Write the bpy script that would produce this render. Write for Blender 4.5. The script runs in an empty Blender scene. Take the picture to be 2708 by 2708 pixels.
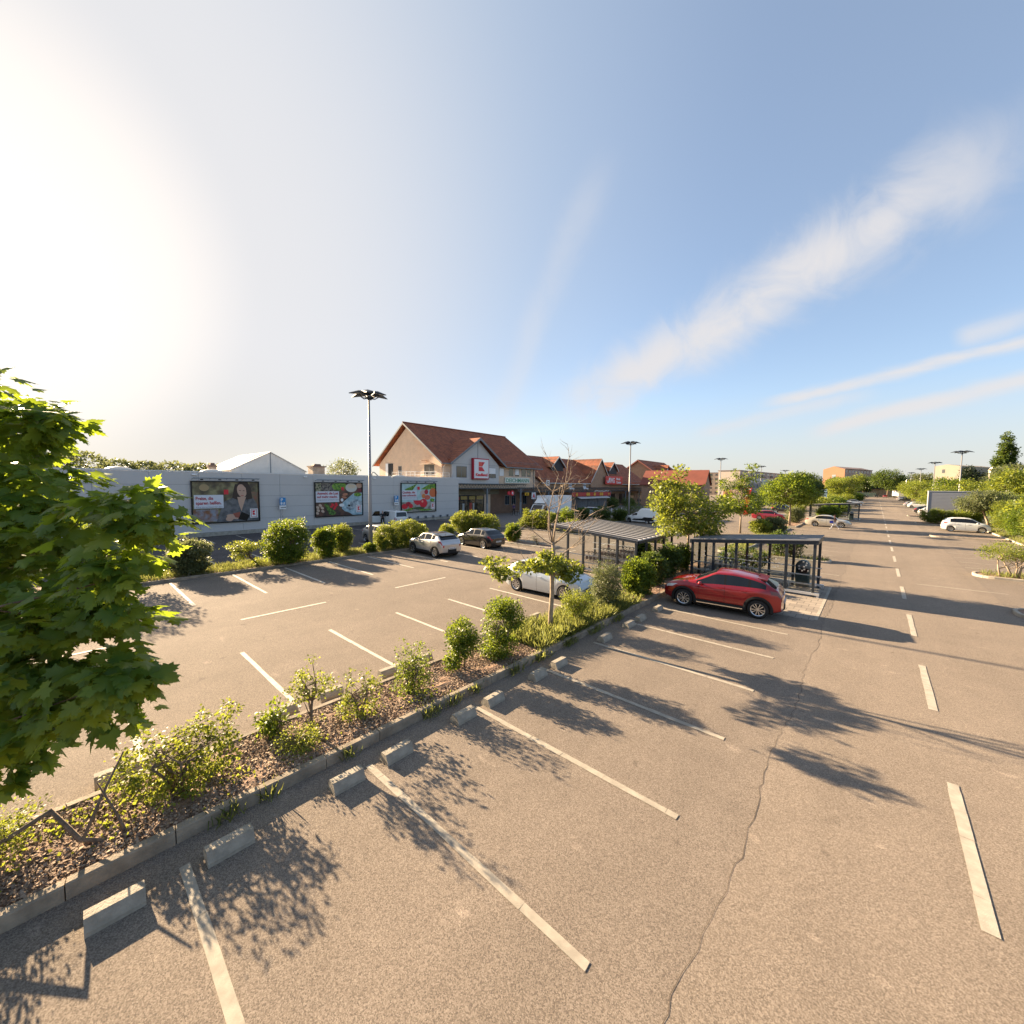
import bpy, bmesh, math, random
import numpy as np
from mathutils import Vector, Matrix
R_ = math.radians
C = bpy.context.scene.collection
SC = bpy.context.scene

# ---------------------------------------------------------------- camera
cam_data = bpy.data.cameras.new('camera')
cam = bpy.data.objects.new('camera', cam_data); C.objects.link(cam)
CY, CP, CR = -0.73175, 0.0668, 0.0089
_f = Vector((math.sin(CY), math.cos(CY), 0)); _r = Vector((math.cos(CY), -math.sin(CY), 0)); _u = Vector((0, 0, 1))
_f2 = _f * math.cos(CP) - _u * math.sin(CP); _u2 = _u * math.cos(CP) + _f * math.sin(CP)
_r3 = _r * math.cos(CR) + _u2 * math.sin(CR); _u3 = _u2 * math.cos(CR) - _r * math.sin(CR)
cam.matrix_world = Matrix(((_r3.x, _u3.x, -_f2.x, 0), (_r3.y, _u3.y, -_f2.y, 0), (_r3.z, _u3.z, -_f2.z, 4.8), (0, 0, 0, 1)))
cam_data.sensor_width = 36; cam_data.lens = 36 * 1069.4 / 2708
cam_data.clip_start = 0.1; cam_data.clip_end = 4000
SC.camera = cam

# ---------------------------------------------------------------- light and sky
SUN_EL = R_(19.3)
SUN_DIR = Vector((-0.9952 * math.cos(SUN_EL), -0.098 * math.cos(SUN_EL), math.sin(SUN_EL)))
sun_d = bpy.data.lights.new('sun', 'SUN'); sun_d.energy = 5.0; sun_d.angle = R_(0.55); sun_d.color = (1, 0.77, 0.50)
sun = bpy.data.objects.new('sun', sun_d); C.objects.link(sun)
sun.rotation_euler = (-SUN_DIR).to_track_quat('-Z', 'Y').to_euler()
W = bpy.data.worlds.new('World'); SC.world = W; W.use_nodes = True
SC.view_settings.view_transform = 'Standard'; SC.view_settings.look = 'None'; SC.view_settings.gamma = 1
SC.view_settings.exposure = 2.33
SC.cycles.use_denoising = True
SC.cycles.max_bounces = 6; SC.cycles.transparent_max_bounces = 8; SC.cycles.diffuse_bounces = 3
SC.cycles.glossy_bounces = 3; SC.cycles.transmission_bounces = 4


def build_world():
    nt = W.node_tree; N = nt.nodes; L = nt.links
    N.clear()
    out = N.new('ShaderNodeOutputWorld'); bg = N.new('ShaderNodeBackground'); bg.inputs[1].default_value = 0.053
    sky = N.new('ShaderNodeTexSky'); sky.sky_type = 'NISHITA'; sky.sun_disc = False
    sky.sun_elevation = SUN_EL; sky.sun_rotation = math.atan2(SUN_DIR.x, SUN_DIR.y)
    sky.altitude = 50; sky.air_density = 0.9; sky.dust_density = 0.8; sky.ozone_density = 1.8
    tc = N.new('ShaderNodeTexCoord')

    def math_(op, a, b=None, c=None, clamp=False):
        m = N.new('ShaderNodeMath'); m.operation = op; m.use_clamp = clamp
        for i, v in enumerate((a, b, c)):
            if v is None: continue
            if isinstance(v, (int, float)): m.inputs[i].default_value = v
            else: L.new(v, m.inputs[i])
        return m.outputs[0]

    def dot(vec):
        m = N.new('ShaderNodeVectorMath'); m.operation = 'DOT_PRODUCT'
        L.new(tc.outputs['Generated'], m.inputs[0]); m.inputs[1].default_value = vec
        return m.outputs['Value']

    def pix(x, y):
        return (_f2 + _r3 * ((x - 1354) / 1069.4) - _u3 * ((y - 1354) / 1069.4)).normalized()

    def smooth(v, a, b):
        mr = N.new('ShaderNodeMapRange'); mr.interpolation_type = 'SMOOTHSTEP'
        mr.inputs[1].default_value = a; mr.inputs[2].default_value = b
        L.new(v, mr.inputs[0]); return mr.outputs[0]

    def band(a, b, width, nscale, stretch, lo, hi, seed, wav=0.03, strength=1.0, t0=-0.1, t1=1.1):
        """a streak of cirrus lying along the great circle between two directions of the sky"""
        n = a.cross(b).normalized(); e1 = a; e2 = n.cross(a).normalized()
        ang = math.atan2(b.dot(e2), b.dot(e1))
        across = dot(tuple(n)); c1 = dot(tuple(e1)); c2 = dot(tuple(e2))
        along = math_('ARCTAN2', c2, c1)
        cmb = N.new('ShaderNodeCombineXYZ'); L.new(math_('MULTIPLY', along, stretch), cmb.inputs[0]); L.new(across, cmb.inputs[1]); cmb.inputs[2].default_value = seed
        nz = N.new('ShaderNodeTexNoise'); nz.inputs['Scale'].default_value = nscale; nz.inputs['Detail'].default_value = 8; nz.inputs['Roughness'].default_value = 0.58
        nz.inputs['Distortion'].default_value = 0.8
        L.new(cmb.outputs[0], nz.inputs['Vector'])
        nl = N.new('ShaderNodeTexNoise'); nl.inputs['Scale'].default_value = 3.5; nl.inputs['Detail'].default_value = 3
        cm2 = N.new('ShaderNodeCombineXYZ'); L.new(along, cm2.inputs[0]); cm2.inputs[2].default_value = seed + 7
        L.new(cm2.outputs[0], nl.inputs['Vector'])
        off = math_('MULTIPLY_ADD', nl.outputs[0], wav * 2, -wav)
        d = math_('DIVIDE', math_('ADD', across, off), width)
        g = math_('POWER', 2.718, math_('MULTIPLY', math_('MULTIPLY', d, d), -1.0))
        tt = math_('DIVIDE', along, ang)
        ends = math_('MULTIPLY', smooth(tt, t0 - 0.12, t0 + 0.15), math_('SUBTRACT', 1.0, smooth(tt, t1 - 0.2, t1 + 0.12)))
        front = math_('GREATER_THAN', c1, -0.2)
        v = math_('ADD', math_('MULTIPLY', g, 0.6), math_('MULTIPLY', nz.outputs[0], 0.9))
        v = smooth(v, lo, hi)
        v = math_('MULTIPLY', math_('MULTIPLY', math_('MULTIPLY', v, ends), front), g)
        return math_('MULTIPLY', v, strength, clamp=True)

    masks = [
        band(pix(1540, 1080), pix(2500, 470), 0.085, 8, 1.25, 0.60, 1.15, 2.0, 0.035, 1.0, -0.02, 1.1),
        band(pix(1560, 1060), pix(2450, 500), 0.09, 22, 1.5, 0.72, 1.3, 21.0, 0.03, 0.6, 0.0, 1.1),
        band(pix(1330, 1080), pix(1560, 520), 0.05, 9, 0.6, 0.6, 1.3, 24.0, 0.03, 0.35),
        band(pix(1880, 1140), pix(2250, 1050), 0.02, 14, 0.6, 0.5, 1.2, 27.0, 0.01, 0.6),
        band(pix(2090, 1055), pix(2760, 890), 0.018, 18, 0.35, 0.6, 1.1, 5.0, 0.012, 1.0),
        band(pix(2200, 1130), pix(2800, 975), 0.022, 17, 0.35, 0.62, 1.15, 9.0, 0.012, 0.95),
        band(pix(2560, 890), pix(2850, 800), 0.025, 13, 0.7, 0.5, 1.2, 12.0, 0.012, 0.7),
    ]
    acc = masks[0]
    for m in masks[1:]: acc = math_('MAXIMUM', acc, m)
    # thin veil of high haze, thicker toward the sun
    ns = N.new('ShaderNodeTexNoise'); ns.inputs['Scale'].default_value = 2.2; ns.inputs['Detail'].default_value = 7; ns.inputs['Distortion'].default_value = 0.6
    mp = N.new('ShaderNodeMapping'); mp.inputs['Scale'].default_value = (1, 2.6, 4); mp.inputs['Rotation'].default_value = (0.3, 0.2, 0.9)
    L.new(tc.outputs['Generated'], mp.inputs[0]); L.new(mp.outputs[0], ns.inputs['Vector'])
    sd = dot(tuple(SUN_DIR))
    veil = math_('MULTIPLY', smooth(ns.outputs[0], 0.35, 0.75), math_('MULTIPLY_ADD', smooth(sd, 0.1, 0.95), 0.45, 0.10))
    z = dot((0, 0, 1))
    low = math_('SUBTRACT', 1.0, smooth(z, -0.02, 0.34))
    veil = math_('MAXIMUM', veil, math_('MULTIPLY', low, 0.9))
    veil = math_('MAXIMUM', veil, math_('MULTIPLY_ADD', smooth(sd, 0.25, 0.96), 0.66, 0.32))
    glow = math_('POWER', math_('MAXIMUM', sd, 0.0), 5.0)
    # colours
    cloud = N.new('ShaderNodeRGB'); cloud.outputs[0].default_value = (*CLOUD, 1)
    veilc = N.new('ShaderNodeMixRGB'); veilc.inputs[1].default_value = (*VEIL_A, 1); veilc.inputs[2].default_value = (*VEIL_S, 1)
    L.new(smooth(sd, 0.93, 1.0), veilc.inputs[0])
    vb = N.new('ShaderNodeMixRGB'); vb.inputs[1].default_value = (*VEIL_B, 1); vb.inputs[2].default_value = (*VEIL_C, 1); L.new(smooth(sd, 0.55, 0.97), vb.inputs[0])
    vh = N.new('ShaderNodeMixRGB'); vh.inputs[2].default_value = (*VEIL_A, 1); L.new(vb.outputs[0], vh.inputs[1]); L.new(math_('SUBTRACT', 1.0, smooth(z, -0.02, 0.3)), vh.inputs[0]); L.new(vh.outputs[0], veilc.inputs[1])
    m1 = N.new('ShaderNodeMixRGB'); L.new(veil, m1.inputs[0]); L.new(sky.outputs[0], m1.inputs[1]); L.new(veilc.outputs[0], m1.inputs[2])
    m2 = N.new('ShaderNodeMixRGB'); L.new(math_('MULTIPLY', acc, 0.92), m2.inputs[0]); L.new(m1.outputs[0], m2.inputs[1]); L.new(cloud.outputs[0], m2.inputs[2])
    L.new(m2.outputs[0], bg.inputs[0]); L.new(bg.outputs[0], out.inputs[0])
    W['built'] = 1


CLOUD = (3.1, 3.0, 3.0)
VEIL_A = (2.8, 2.72, 2.6)
VEIL_B = (2.05, 2.38, 2.8)
VEIL_C = (3.1, 3.08, 3.12)
VEIL_S = (4.3, 3.95, 3.6)
build_world()

# ---------------------------------------------------------------- materials
MATS = {}


def mat(name, col, rough=0.6, metal=0.0, var=0.0, vscale=3.0, bump=0.0, bscale=40.0, coat=0.0, spec=0.5, trans=0.0, alpha=1.0, col2=None):
    if name in MATS: return MATS[name]
    m = bpy.data.materials.new(name); m.use_nodes = True; nt = m.node_tree; N = nt.nodes; L = nt.links
    b = N['Principled BSDF']
    b.inputs['Base Color'].default_value = (*col, 1); b.inputs['Roughness'].default_value = rough; b.inputs['Metallic'].default_value = metal
    b.inputs['Specular IOR Level'].default_value = spec; b.inputs['Coat Weight'].default_value = coat; b.inputs['Coat Roughness'].default_value = 0.05
    b.inputs['Transmission Weight'].default_value = trans; b.inputs['Alpha'].default_value = alpha
    if var or bump or col2:
        tc = N.new('ShaderNodeTexCoord')
        nz = N.new('ShaderNodeTexNoise'); nz.inputs['Scale'].default_value = vscale; nz.inputs['Detail'].default_value = 6; nz.inputs['Roughness'].default_value = 0.6
        L.new(tc.outputs['Object'], nz.inputs['Vector'])
        if var or col2:
            mx = N.new('ShaderNodeMixRGB')
            c2 = col2 if col2 else tuple(max(0, c * (1 - var)) for c in col)
            c1 = col if col2 else tuple(min(1, c * (1 + var)) for c in col)
            mx.inputs[1].default_value = (*c1, 1); mx.inputs[2].default_value = (*c2, 1)
            mr = N.new('ShaderNodeMapRange'); mr.inputs[1].default_value = 0.35; mr.inputs[2].default_value = 0.65
            L.new(nz.outputs[0], mr.inputs[0]); L.new(mr.outputs[0], mx.inputs[0]); L.new(mx.outputs[0], b.inputs['Base Color'])
        if bump:
            n2 = N.new('ShaderNodeTexNoise'); n2.inputs['Scale'].default_value = bscale; n2.inputs['Detail'].default_value = 4
            L.new(tc.outputs['Object'], n2.inputs['Vector'])
            bp = N.new('ShaderNodeBump'); bp.inputs['Strength'].default_value = bump; bp.inputs['Distance'].default_value = 0.02
            L.new(n2.outputs[0], bp.inputs['Height']); L.new(bp.outputs[0], b.inputs['Normal'])
    MATS[name] = m; return m


def brick_mat(name, c1, c2, mortar, scale, bw, bh, msize=0.012, rough=0.85, vec='yz', bump=0.4, var=0.25):
    m = bpy.data.materials.new(name); m.use_nodes = True; nt = m.node_tree; N = nt.nodes; L = nt.links
    b = N['Principled BSDF']; b.inputs['Roughness'].default_value = rough
    tc = N.new('ShaderNodeTexCoord'); sp = N.new('ShaderNodeSeparateXYZ'); L.new(tc.outputs['Object'], sp.inputs[0])
    cb = N.new('ShaderNodeCombineXYZ')
    ad = N.new('ShaderNodeMath'); ad.operation = 'ADD'; L.new(sp.outputs[0], ad.inputs[0]); L.new(sp.outputs[1], ad.inputs[1])
    if vec == 'roof':
        L.new(sp.outputs[1], cb.inputs[0])
        mu = N.new('ShaderNodeMath'); mu.operation = 'MULTIPLY'; mu.inputs[1].default_value = 1.75; L.new(sp.outputs[2], mu.inputs[0]); L.new(mu.outputs[0], cb.inputs[1])
    elif vec == 'floor':
        L.new(sp.outputs[0], cb.inputs[0]); L.new(sp.outputs[1], cb.inputs[1])
    else:
        L.new(ad.outputs[0], cb.inputs[0]); L.new(sp.outputs[2], cb.inputs[1])
    bt = N.new('ShaderNodeTexBrick'); bt.inputs['Scale'].default_value = scale
    bt.inputs['Color1'].default_value = (*c1, 1); bt.inputs['Color2'].default_value = (*c2, 1); bt.inputs['Mortar'].default_value = (*mortar, 1)
    bt.inputs['Mortar Size'].default_value = msize; bt.inputs['Brick Width'].default_value = bw; bt.inputs['Row Height'].default_value = bh
    L.new(cb.outputs[0], bt.inputs['Vector'])
    nz = N.new('ShaderNodeTexNoise'); nz.inputs['Scale'].default_value = 1.3; nz.inputs['Detail'].default_value = 7; L.new(tc.outputs['Object'], nz.inputs['Vector'])
    mr = N.new('ShaderNodeMapRange'); mr.inputs[1].default_value = 0.3; mr.inputs[2].default_value = 0.7; mr.inputs[3].default_value = 1 - var; mr.inputs[4].default_value = 1 + var
    L.new(nz.outputs[0], mr.inputs[0])
    mx = N.new('ShaderNodeVectorMath'); mx.operation = 'SCALE'; L.new(bt.outputs['Color'], mx.inputs[0]); L.new(mr.outputs[0], mx.inputs['Scale'])
    L.new(mx.outputs[0], b.inputs['Base Color'])
    bp = N.new('ShaderNodeBump'); bp.invert = True; bp.inputs['Strength'].default_value = bump; bp.inputs['Distance'].default_value = 0.02
    L.new(bt.outputs['Fac'], bp.inputs['Height']); L.new(bp.outputs[0], b.inputs['Normal'])
    MATS[name] = m; return m


def leaf_mat(name, c1, c2, tcol, trans=0.5, rough=0.45):
    m = bpy.data.materials.new(name); m.use_nodes = True; nt = m.node_tree; N = nt.nodes; L = nt.links
    N.clear(); out = N.new('ShaderNodeOutputMaterial')
    g = N.new('ShaderNodeNewGeometry')
    rp = N.new('ShaderNodeValToRGB'); rp.color_ramp.elements[0].color = (*c1, 1); rp.color_ramp.elements[1].color = (*c2, 1)
    tc = N.new('ShaderNodeTexCoord'); nz = N.new('ShaderNodeTexNoise'); nz.inputs['Scale'].default_value = 2.2; nz.inputs['Detail'].default_value = 2; L.new(tc.outputs['Object'], nz.inputs['Vector'])
    ma = N.new('ShaderNodeMath'); ma.operation = 'MULTIPLY_ADD'; ma.use_clamp = True; L.new(nz.outputs[0], ma.inputs[0]); ma.inputs[1].default_value = 1.6; ma.inputs[2].default_value = -0.8
    m2 = N.new('ShaderNodeMath'); m2.operation = 'MULTIPLY_ADD'; m2.use_clamp = True; L.new(g.outputs['Random Per Island'], m2.inputs[0]); m2.inputs[1].default_value = 0.75; L.new(ma.outputs[0], m2.inputs[2])
    L.new(m2.outputs[0], rp.inputs[0])
    pr = N.new('ShaderNodeBsdfPrincipled'); pr.inputs['Roughness'].default_value = rough; pr.inputs['Specular IOR Level'].default_value = 0.35
    L.new(rp.outputs[0], pr.inputs['Base Color'])
    tr = N.new('ShaderNodeBsdfTranslucent')
    mm = N.new('ShaderNodeMixRGB'); mm.blend_type = 'MULTIPLY'; mm.inputs[0].default_value = 0.5
    k = N.new('ShaderNodeValToRGB'); k.color_ramp.elements[0].color = (*[c * 0.6 for c in tcol], 1); k.color_ramp.elements[1].color = (*tcol, 1)
    L.new(g.outputs['Random Per Island'], k.inputs[0]); L.new(k.outputs[0], tr.inputs[0])
    mx = N.new('ShaderNodeMixShader'); mx.inputs[0].default_value = trans
    L.new(pr.outputs[0], mx.inputs[1]); L.new(tr.outputs[0], mx.inputs[2]); L.new(mx.outputs[0], out.inputs[0])
    MATS[name] = m; return m


def asphalt_mat(name, base, dark, light, patch=0.12):
    m = bpy.data.materials.new(name); m.use_nodes = True; nt = m.node_tree; N = nt.nodes; L = nt.links
    b = N['Principled BSDF']; b.inputs['Roughness'].default_value = 0.92; b.inputs['Specular IOR Level'].default_value = 0.12
    tc = N.new('ShaderNodeTexCoord')
    def nz(scale, det, rough=0.6, sc=None):
        n = N.new('ShaderNodeTexNoise'); n.inputs['Scale'].default_value = scale; n.inputs['Detail'].default_value = det; n.inputs['Roughness'].default_value = rough
        if sc:
            mp = N.new('ShaderNodeMapping'); mp.inputs['Scale'].default_value = sc; L.new(tc.outputs['Object'], mp.inputs[0]); L.new(mp.outputs[0], n.inputs['Vector'])
        else: L.new(tc.outputs['Object'], n.inputs['Vector'])
        return n.outputs[0]
    def ramp(v, a, b_, lo, hi):
        mr = N.new('ShaderNodeMapRange'); mr.inputs[1].default_value = a; mr.inputs[2].default_value = b_; mr.inputs[3].default_value = lo; mr.inputs[4].default_value = hi
        L.new(v, mr.inputs[0]); return mr.outputs[0]
    vo = N.new('ShaderNodeTexVoronoi'); vo.inputs['Scale'].default_value = 95; L.new(tc.outputs['Object'], vo.inputs['Vector'])
    rp = N.new('ShaderNodeValToRGB'); e = rp.color_ramp.elements; e[0].position = 0.0; e[0].color = (*dark, 1); e[1].position = 1.0; e[1].color = (*light, 1)
    x = rp.color_ramp.elements.new(0.45); x.color = (*base, 1)
    sx = N.new('ShaderNodeSeparateXYZ'); L.new(vo.outputs['Color'], sx.inputs[0])
    fine = nz(150, 3, 0.7)
    ad = N.new('ShaderNodeMath'); ad.operation = 'MULTIPLY_ADD'; L.new(fine, ad.inputs[0]); ad.inputs[1].default_value = 0.9; ad.inputs[2].default_value = -0.42
    a2 = N.new('ShaderNodeMath'); a2.operation = 'MULTIPLY_ADD'; L.new(sx.outputs[0], a2.inputs[0]); a2.inputs[1].default_value = 0.85; L.new(ad.outputs[0], a2.inputs[2])
    L.new(a2.outputs[0], rp.inputs[0])
    # broad wear, tyre-worn lanes along the aisles, pale stains and dark drips
    broad = ramp(nz(0.12, 5), 0.3, 0.7, 1 - patch, 1 + patch)
    mid = ramp(nz(1.1, 6, 0.65), 0.3, 0.7, 0.93, 1.07)
    lane = ramp(nz(0.8, 4, 0.6, (0.9, 0.06, 1)), 0.3, 0.7, 0.93, 1.07)
    stain = ramp(nz(1.9, 3, 0.5, (0.7, 1.6, 1)), 0.66, 0.76, 1.0, 1.4)
    drip = ramp(nz(2.7, 2, 0.5), 0.22, 0.3, 0.72, 1.0)
    cur = broad
    for v in (mid, lane, stain, drip):
        mu = N.new('ShaderNodeMath'); mu.operation = 'MULTIPLY'; L.new(cur, mu.inputs[0]); L.new(v, mu.inputs[1]); cur = mu.outputs[0]
    sc = N.new('ShaderNodeVectorMath'); sc.operation = 'SCALE'; L.new(rp.outputs[0], sc.inputs[0]); L.new(cur, sc.inputs['Scale']); L.new(sc.outputs[0], b.inputs['Base Color'])
    bp = N.new('ShaderNodeBump'); bp.inputs['Strength'].default_value = 0.65; bp.inputs['Distance'].default_value = 0.006
    L.new(a2.outputs[0], bp.inputs['Height']); L.new(bp.outputs[0], b.inputs['Normal'])
    MATS[name] = m; return m


# ---------------------------------------------------------------- mesh helpers
class MB:
    def __init__(s): s.v = []; s.f = []; s.m = []
    def add(s, vs, fs, mi=0, M=None):
        n = len(s.v)
        if M is not None: vs = [tuple(M @ Vector(v)) for v in vs]
        s.v += [tuple(v) for v in vs]; s.f += [tuple(i + n for i in f) for f in fs]; s.m += [mi] * len(fs); return s
    def box(s, x0, x1, y0, y1, z0, z1, mi=0, M=None):
        return s.add([(x0, y0, z0), (x1, y0, z0), (x1, y1, z0), (x0, y1, z0), (x0, y0, z1), (x1, y0, z1), (x1, y1, z1), (x0, y1, z1)],
                     [(0, 3, 2, 1), (4, 5, 6, 7), (0, 1, 5, 4), (1, 2, 6, 5), (2, 3, 7, 6), (3, 0, 4, 7)], mi, M)
    def bbox(s, x0, x1, y0, y1, z0, z1, c=0.02, mi=0, M=None):
        """box with chamfered vertical and top edges"""
        pts = []
        def ring(d, z): return [(x0 + d + c, y0 + d, z), (x1 - d - c, y0 + d, z), (x1 - d, y0 + d + c, z), (x1 - d, y1 - d - c, z), (x1 - d - c, y1 - d, z), (x0 + d + c, y1 - d, z), (x0 + d, y1 - d - c, z), (x0 + d, y0 + d + c, z)]
        vs = ring(0, z0) + ring(0, z1 - c) + ring(c, z1)
        fs = [tuple(range(7, -1, -1)), tuple(range(16, 24))]
        for k in (0, 8):
            for i in range(8): fs.append((k + i, k + (i + 1) % 8, k + 8 + (i + 1) % 8, k + 8 + i))
        return s.add(vs, fs, mi, M)
    def quad(s, a, b, c, d, mi=0): return s.add([a, b, c, d], [(0, 1, 2, 3)], mi)
    def poly(s, pts, mi=0): return s.add(pts, [tuple(range(len(pts)))], mi)
    def prism(s, pts, axis, a, b, mi=0, M=None):
        """pts 2d polygon, extruded along axis ('x','y','z') from a to b"""
        def P(p, t):
            return {'x': (t, p[0], p[1]), 'y': (p[0], t, p[1]), 'z': (p[0], p[1], t)}[axis]
        n = len(pts); vs = [P(p, a) for p in pts] + [P(p, b) for p in pts]
        fs = [tuple(range(n))[::-1], tuple(range(n, 2 * n))] + [(i, (i + 1) % n, n + (i + 1) % n, n + i) for i in range(n)]
        return s.add(vs, fs, mi, M)
    def cyl(s, p0, p1, r0, r1=None, n=10, mi=0, cap=True):
        r1 = r0 if r1 is None else r1
        p0 = Vector(p0); p1 = Vector(p1); d = (p1 - p0)
        if d.length < 1e-6: return s
        d.normalize()
        a = d.orthogonal().normalized(); b = d.cross(a)
        vs = []
        for p, r in ((p0, r0), (p1, r1)):
            for i in range(n):
                t = 2 * math.pi * i / n; vs.append(tuple(p + a * math.cos(t) * r + b * math.sin(t) * r))
        fs = [(i, (i + 1) % n, n + (i + 1) % n, n + i) for i in range(n)]
        if cap: fs += [tuple(range(n))[::-1], tuple(range(n, 2 * n))]
        return s.add(vs, fs, mi)
    def tube(s, pts, rs, n=6, mi=0, cap=True):
        if isinstance(rs, (int, float)): rs = [rs] * len(pts)
        pts = [Vector(p) for p in pts]; vs = []; a = None
        for i, p in enumerate(pts):
            d = (pts[min(i + 1, len(pts) - 1)] - pts[max(i - 1, 0)]).normalized()
            if a is None: a = d.orthogonal().normalized()
            a = (a - d * a.dot(d)); a = a.normalized() if a.length > 1e-5 else d.orthogonal().normalized()
            b = d.cross(a)
            for k in range(n):
                t = 2 * math.pi * k / n; vs.append(tuple(p + (a * math.cos(t) + b * math.sin(t)) * rs[i]))
        fs = []
        for i in range(len(pts) - 1):
            for k in range(n): fs.append((i * n + k, i * n + (k + 1) % n, (i + 1) * n + (k + 1) % n, (i + 1) * n + k))
        if cap: fs += [tuple(range(n))[::-1], tuple(range((len(pts) - 1) * n, len(pts) * n))]
        return s.add(vs, fs, mi)
    def lathe(s, prof, n=24, axis='z', mi=0, M=None):
        vs = []
        for r, h in prof:
            for k in range(n):
                t = 2 * math.pi * k / n; x, y = r * math.cos(t), r * math.sin(t)
                vs.append({'z': (x, y, h), 'y': (x, h, y), 'x': (h, x, y)}[axis])
        fs = []
        for i in range(len(prof) - 1):
            for k in range(n): fs.append((i * n + k, i * n + (k + 1) % n, (i + 1) * n + (k + 1) % n, (i + 1) * n + k))
        return s.add(vs, fs, mi, M)
    def ellipsoid(s, c, r, n=12, mi=0, M=None):
        vs = []; fs = []; m = n // 2
        for i in range(m + 1):
            p = math.pi * i / m
            for k in range(n):
                t = 2 * math.pi * k / n
                vs.append((c[0] + r[0] * math.sin(p) * math.cos(t), c[1] + r[1] * math.sin(p) * math.sin(t), c[2] + r[2] * math.cos(p)))
        for i in range(m):
            for k in range(n): fs.append((i * n + k, i * n + (k + 1) % n, (i + 1) * n + (k + 1) % n, (i + 1) * n + k))
        return s.add(vs, fs, mi, M)
    def mesh(s, name, mats, smooth=False):
        me = bpy.data.meshes.new(name); me.from_pydata(s.v, [], s.f)
        for m in (mats if isinstance(mats, (list, tuple)) else [mats]): me.materials.append(m)
        if len(me.polygons): me.polygons.foreach_set('material_index', s.m)
        if smooth: me.polygons.foreach_set('use_smooth', [True] * len(me.polygons))
        me.update(); return me
    def build(s, name, mats, parent=None, smooth=False, loc=None, rotz=None):
        o = bpy.data.objects.new(name, s.mesh(name, mats, smooth)); C.objects.link(o)
        if smooth == 'angle':
            for e in o.data.edges: pass
        if parent: o.parent = parent
        if loc: o.location = loc
        if rotz is not None: o.rotation_euler = (0, 0, rotz)
        return o


def fixn(o):
    bm = bmesh.new(); bm.from_mesh(o.data); bmesh.ops.recalc_face_normals(bm, faces=bm.faces); bm.to_mesh(o.data); bm.free(); return o


def thing(name, label, cat, loc=(0, 0, 0), rotz=0.0, group=None):
    o = bpy.data.objects.new(name, None); C.objects.link(o); o.empty_display_size = 0.3
    o.location = loc; o.rotation_euler = (0, 0, rotz); o['label'] = label; o['category'] = cat
    if group: o['group'] = group
    return o


def tag(o, label, cat, group=None):
    o['label'] = label; o['category'] = cat
    if group: o['group'] = group
    return o


def struct(o): o['kind'] = 'structure'; return o
def stuff(o): o['kind'] = 'stuff'; return o


def dup(root, loc, rotz=0.0, label=None, group=None, scale=None):
    def cp(o, par):
        c = o.copy(); C.objects.link(c); c.parent = par
        for ch in o.children: cp(ch, c)
        return c
    r = cp(root, None); r.location = loc; r.rotation_euler = (0, 0, rotz)
    if scale: r.scale = scale if isinstance(scale, (tuple, list)) else (scale,) * 3
    if label: r['label'] = label
    if group: r['group'] = group
    return r


def text(body, size, material, parent, name='lettering', M=None, extrude=0.01, bold=0.0, align='LEFT', width=None, sx=1.0):
    """lettering as a mesh; lies in the plane given by M (x right, y up, z out)"""
    cu = bpy.data.curves.new('t', 'FONT'); cu.body = body; cu.size = size; cu.extrude = extrude; cu.offset = bold; cu.align_x = align
    cu.resolution_u = 3
    to = bpy.data.objects.new('t', cu); C.objects.link(to); bpy.context.view_layer.update()
    me = bpy.data.meshes.new_from_object(to.evaluated_get(bpy.context.evaluated_depsgraph_get()))
    bpy.data.objects.remove(to)
    xs = [v.co.x for v in me.vertices]
    k = sx
    if width and xs: k = width / (max(xs) - min(xs))
    x0 = min(xs) if (width and align == 'LEFT') else 0
    for v in me.vertices: v.co.x = (v.co.x - x0) * k
    me.transform(M)
    me.materials.clear(); me.materials.append(material)
    me.name = name
    o = bpy.data.objects.new(name, me); C.objects.link(o); o.parent = parent
    return o


def front_M(y, z, x):  # plane facing local +X : text runs along +Y, up is +Z
    return Matrix(((0, 0, 1, x), (1, 0, 0, y), (0, 1, 0, z), (0, 0, 0, 1)))


rnd = random.Random(7)
ASPH = asphalt_mat('asphalt', (0.200, 0.163, 0.132), (0.115, 0.094, 0.077), (0.31, 0.26, 0.213))
ASPH2 = asphalt_mat('asphalt_lane', (0.220, 0.178, 0.142), (0.135, 0.11, 0.088), (0.33, 0.275, 0.222), 0.09)
ASPH3 = asphalt_mat('asphalt_far', (0.15, 0.122, 0.10), (0.08, 0.065, 0.054), (0.26, 0.215, 0.18), 0.15)
WHITE_LINE = mat('line_paint', (0.46, 0.415, 0.35), 0.8, var=0.12, vscale=5, bump=0.3, bscale=90)
OLD_LINE = mat('worn_line_paint', (0.33, 0.29, 0.235), 0.85, var=0.16, vscale=6, bump=0.3, bscale=90)
CONC = mat('concrete', (0.33, 0.30, 0.25), 0.85, var=0.22, vscale=4, bump=0.35, bscale=50)
CONC_L = mat('light_concrete', (0.34, 0.30, 0.245), 0.85, var=0.2, vscale=4, bump=0.3, bscale=60)
KERB = mat('kerb_concrete', (0.24, 0.195, 0.145), 0.9, var=0.3, vscale=3, bump=0.5, bscale=35)
SOIL = mat('bark_soil', (0.16, 0.095, 0.06), 0.95, bump=1.0, bscale=45, col2=(0.30, 0.19, 0.13), vscale=14)
PANEL = mat('wall_panel', (0.50, 0.485, 0.475), 0.45, var=0.02, vscale=0.7)
PANEL2 = mat('front_panel', (0.50, 0.49, 0.48), 0.5, var=0.03, vscale=0.7)
JOINT = mat('joint', (0.10, 0.11, 0.12), 0.7)
GREYTRIM = mat('grey_trim', (0.16, 0.18, 0.20), 0.5)
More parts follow.
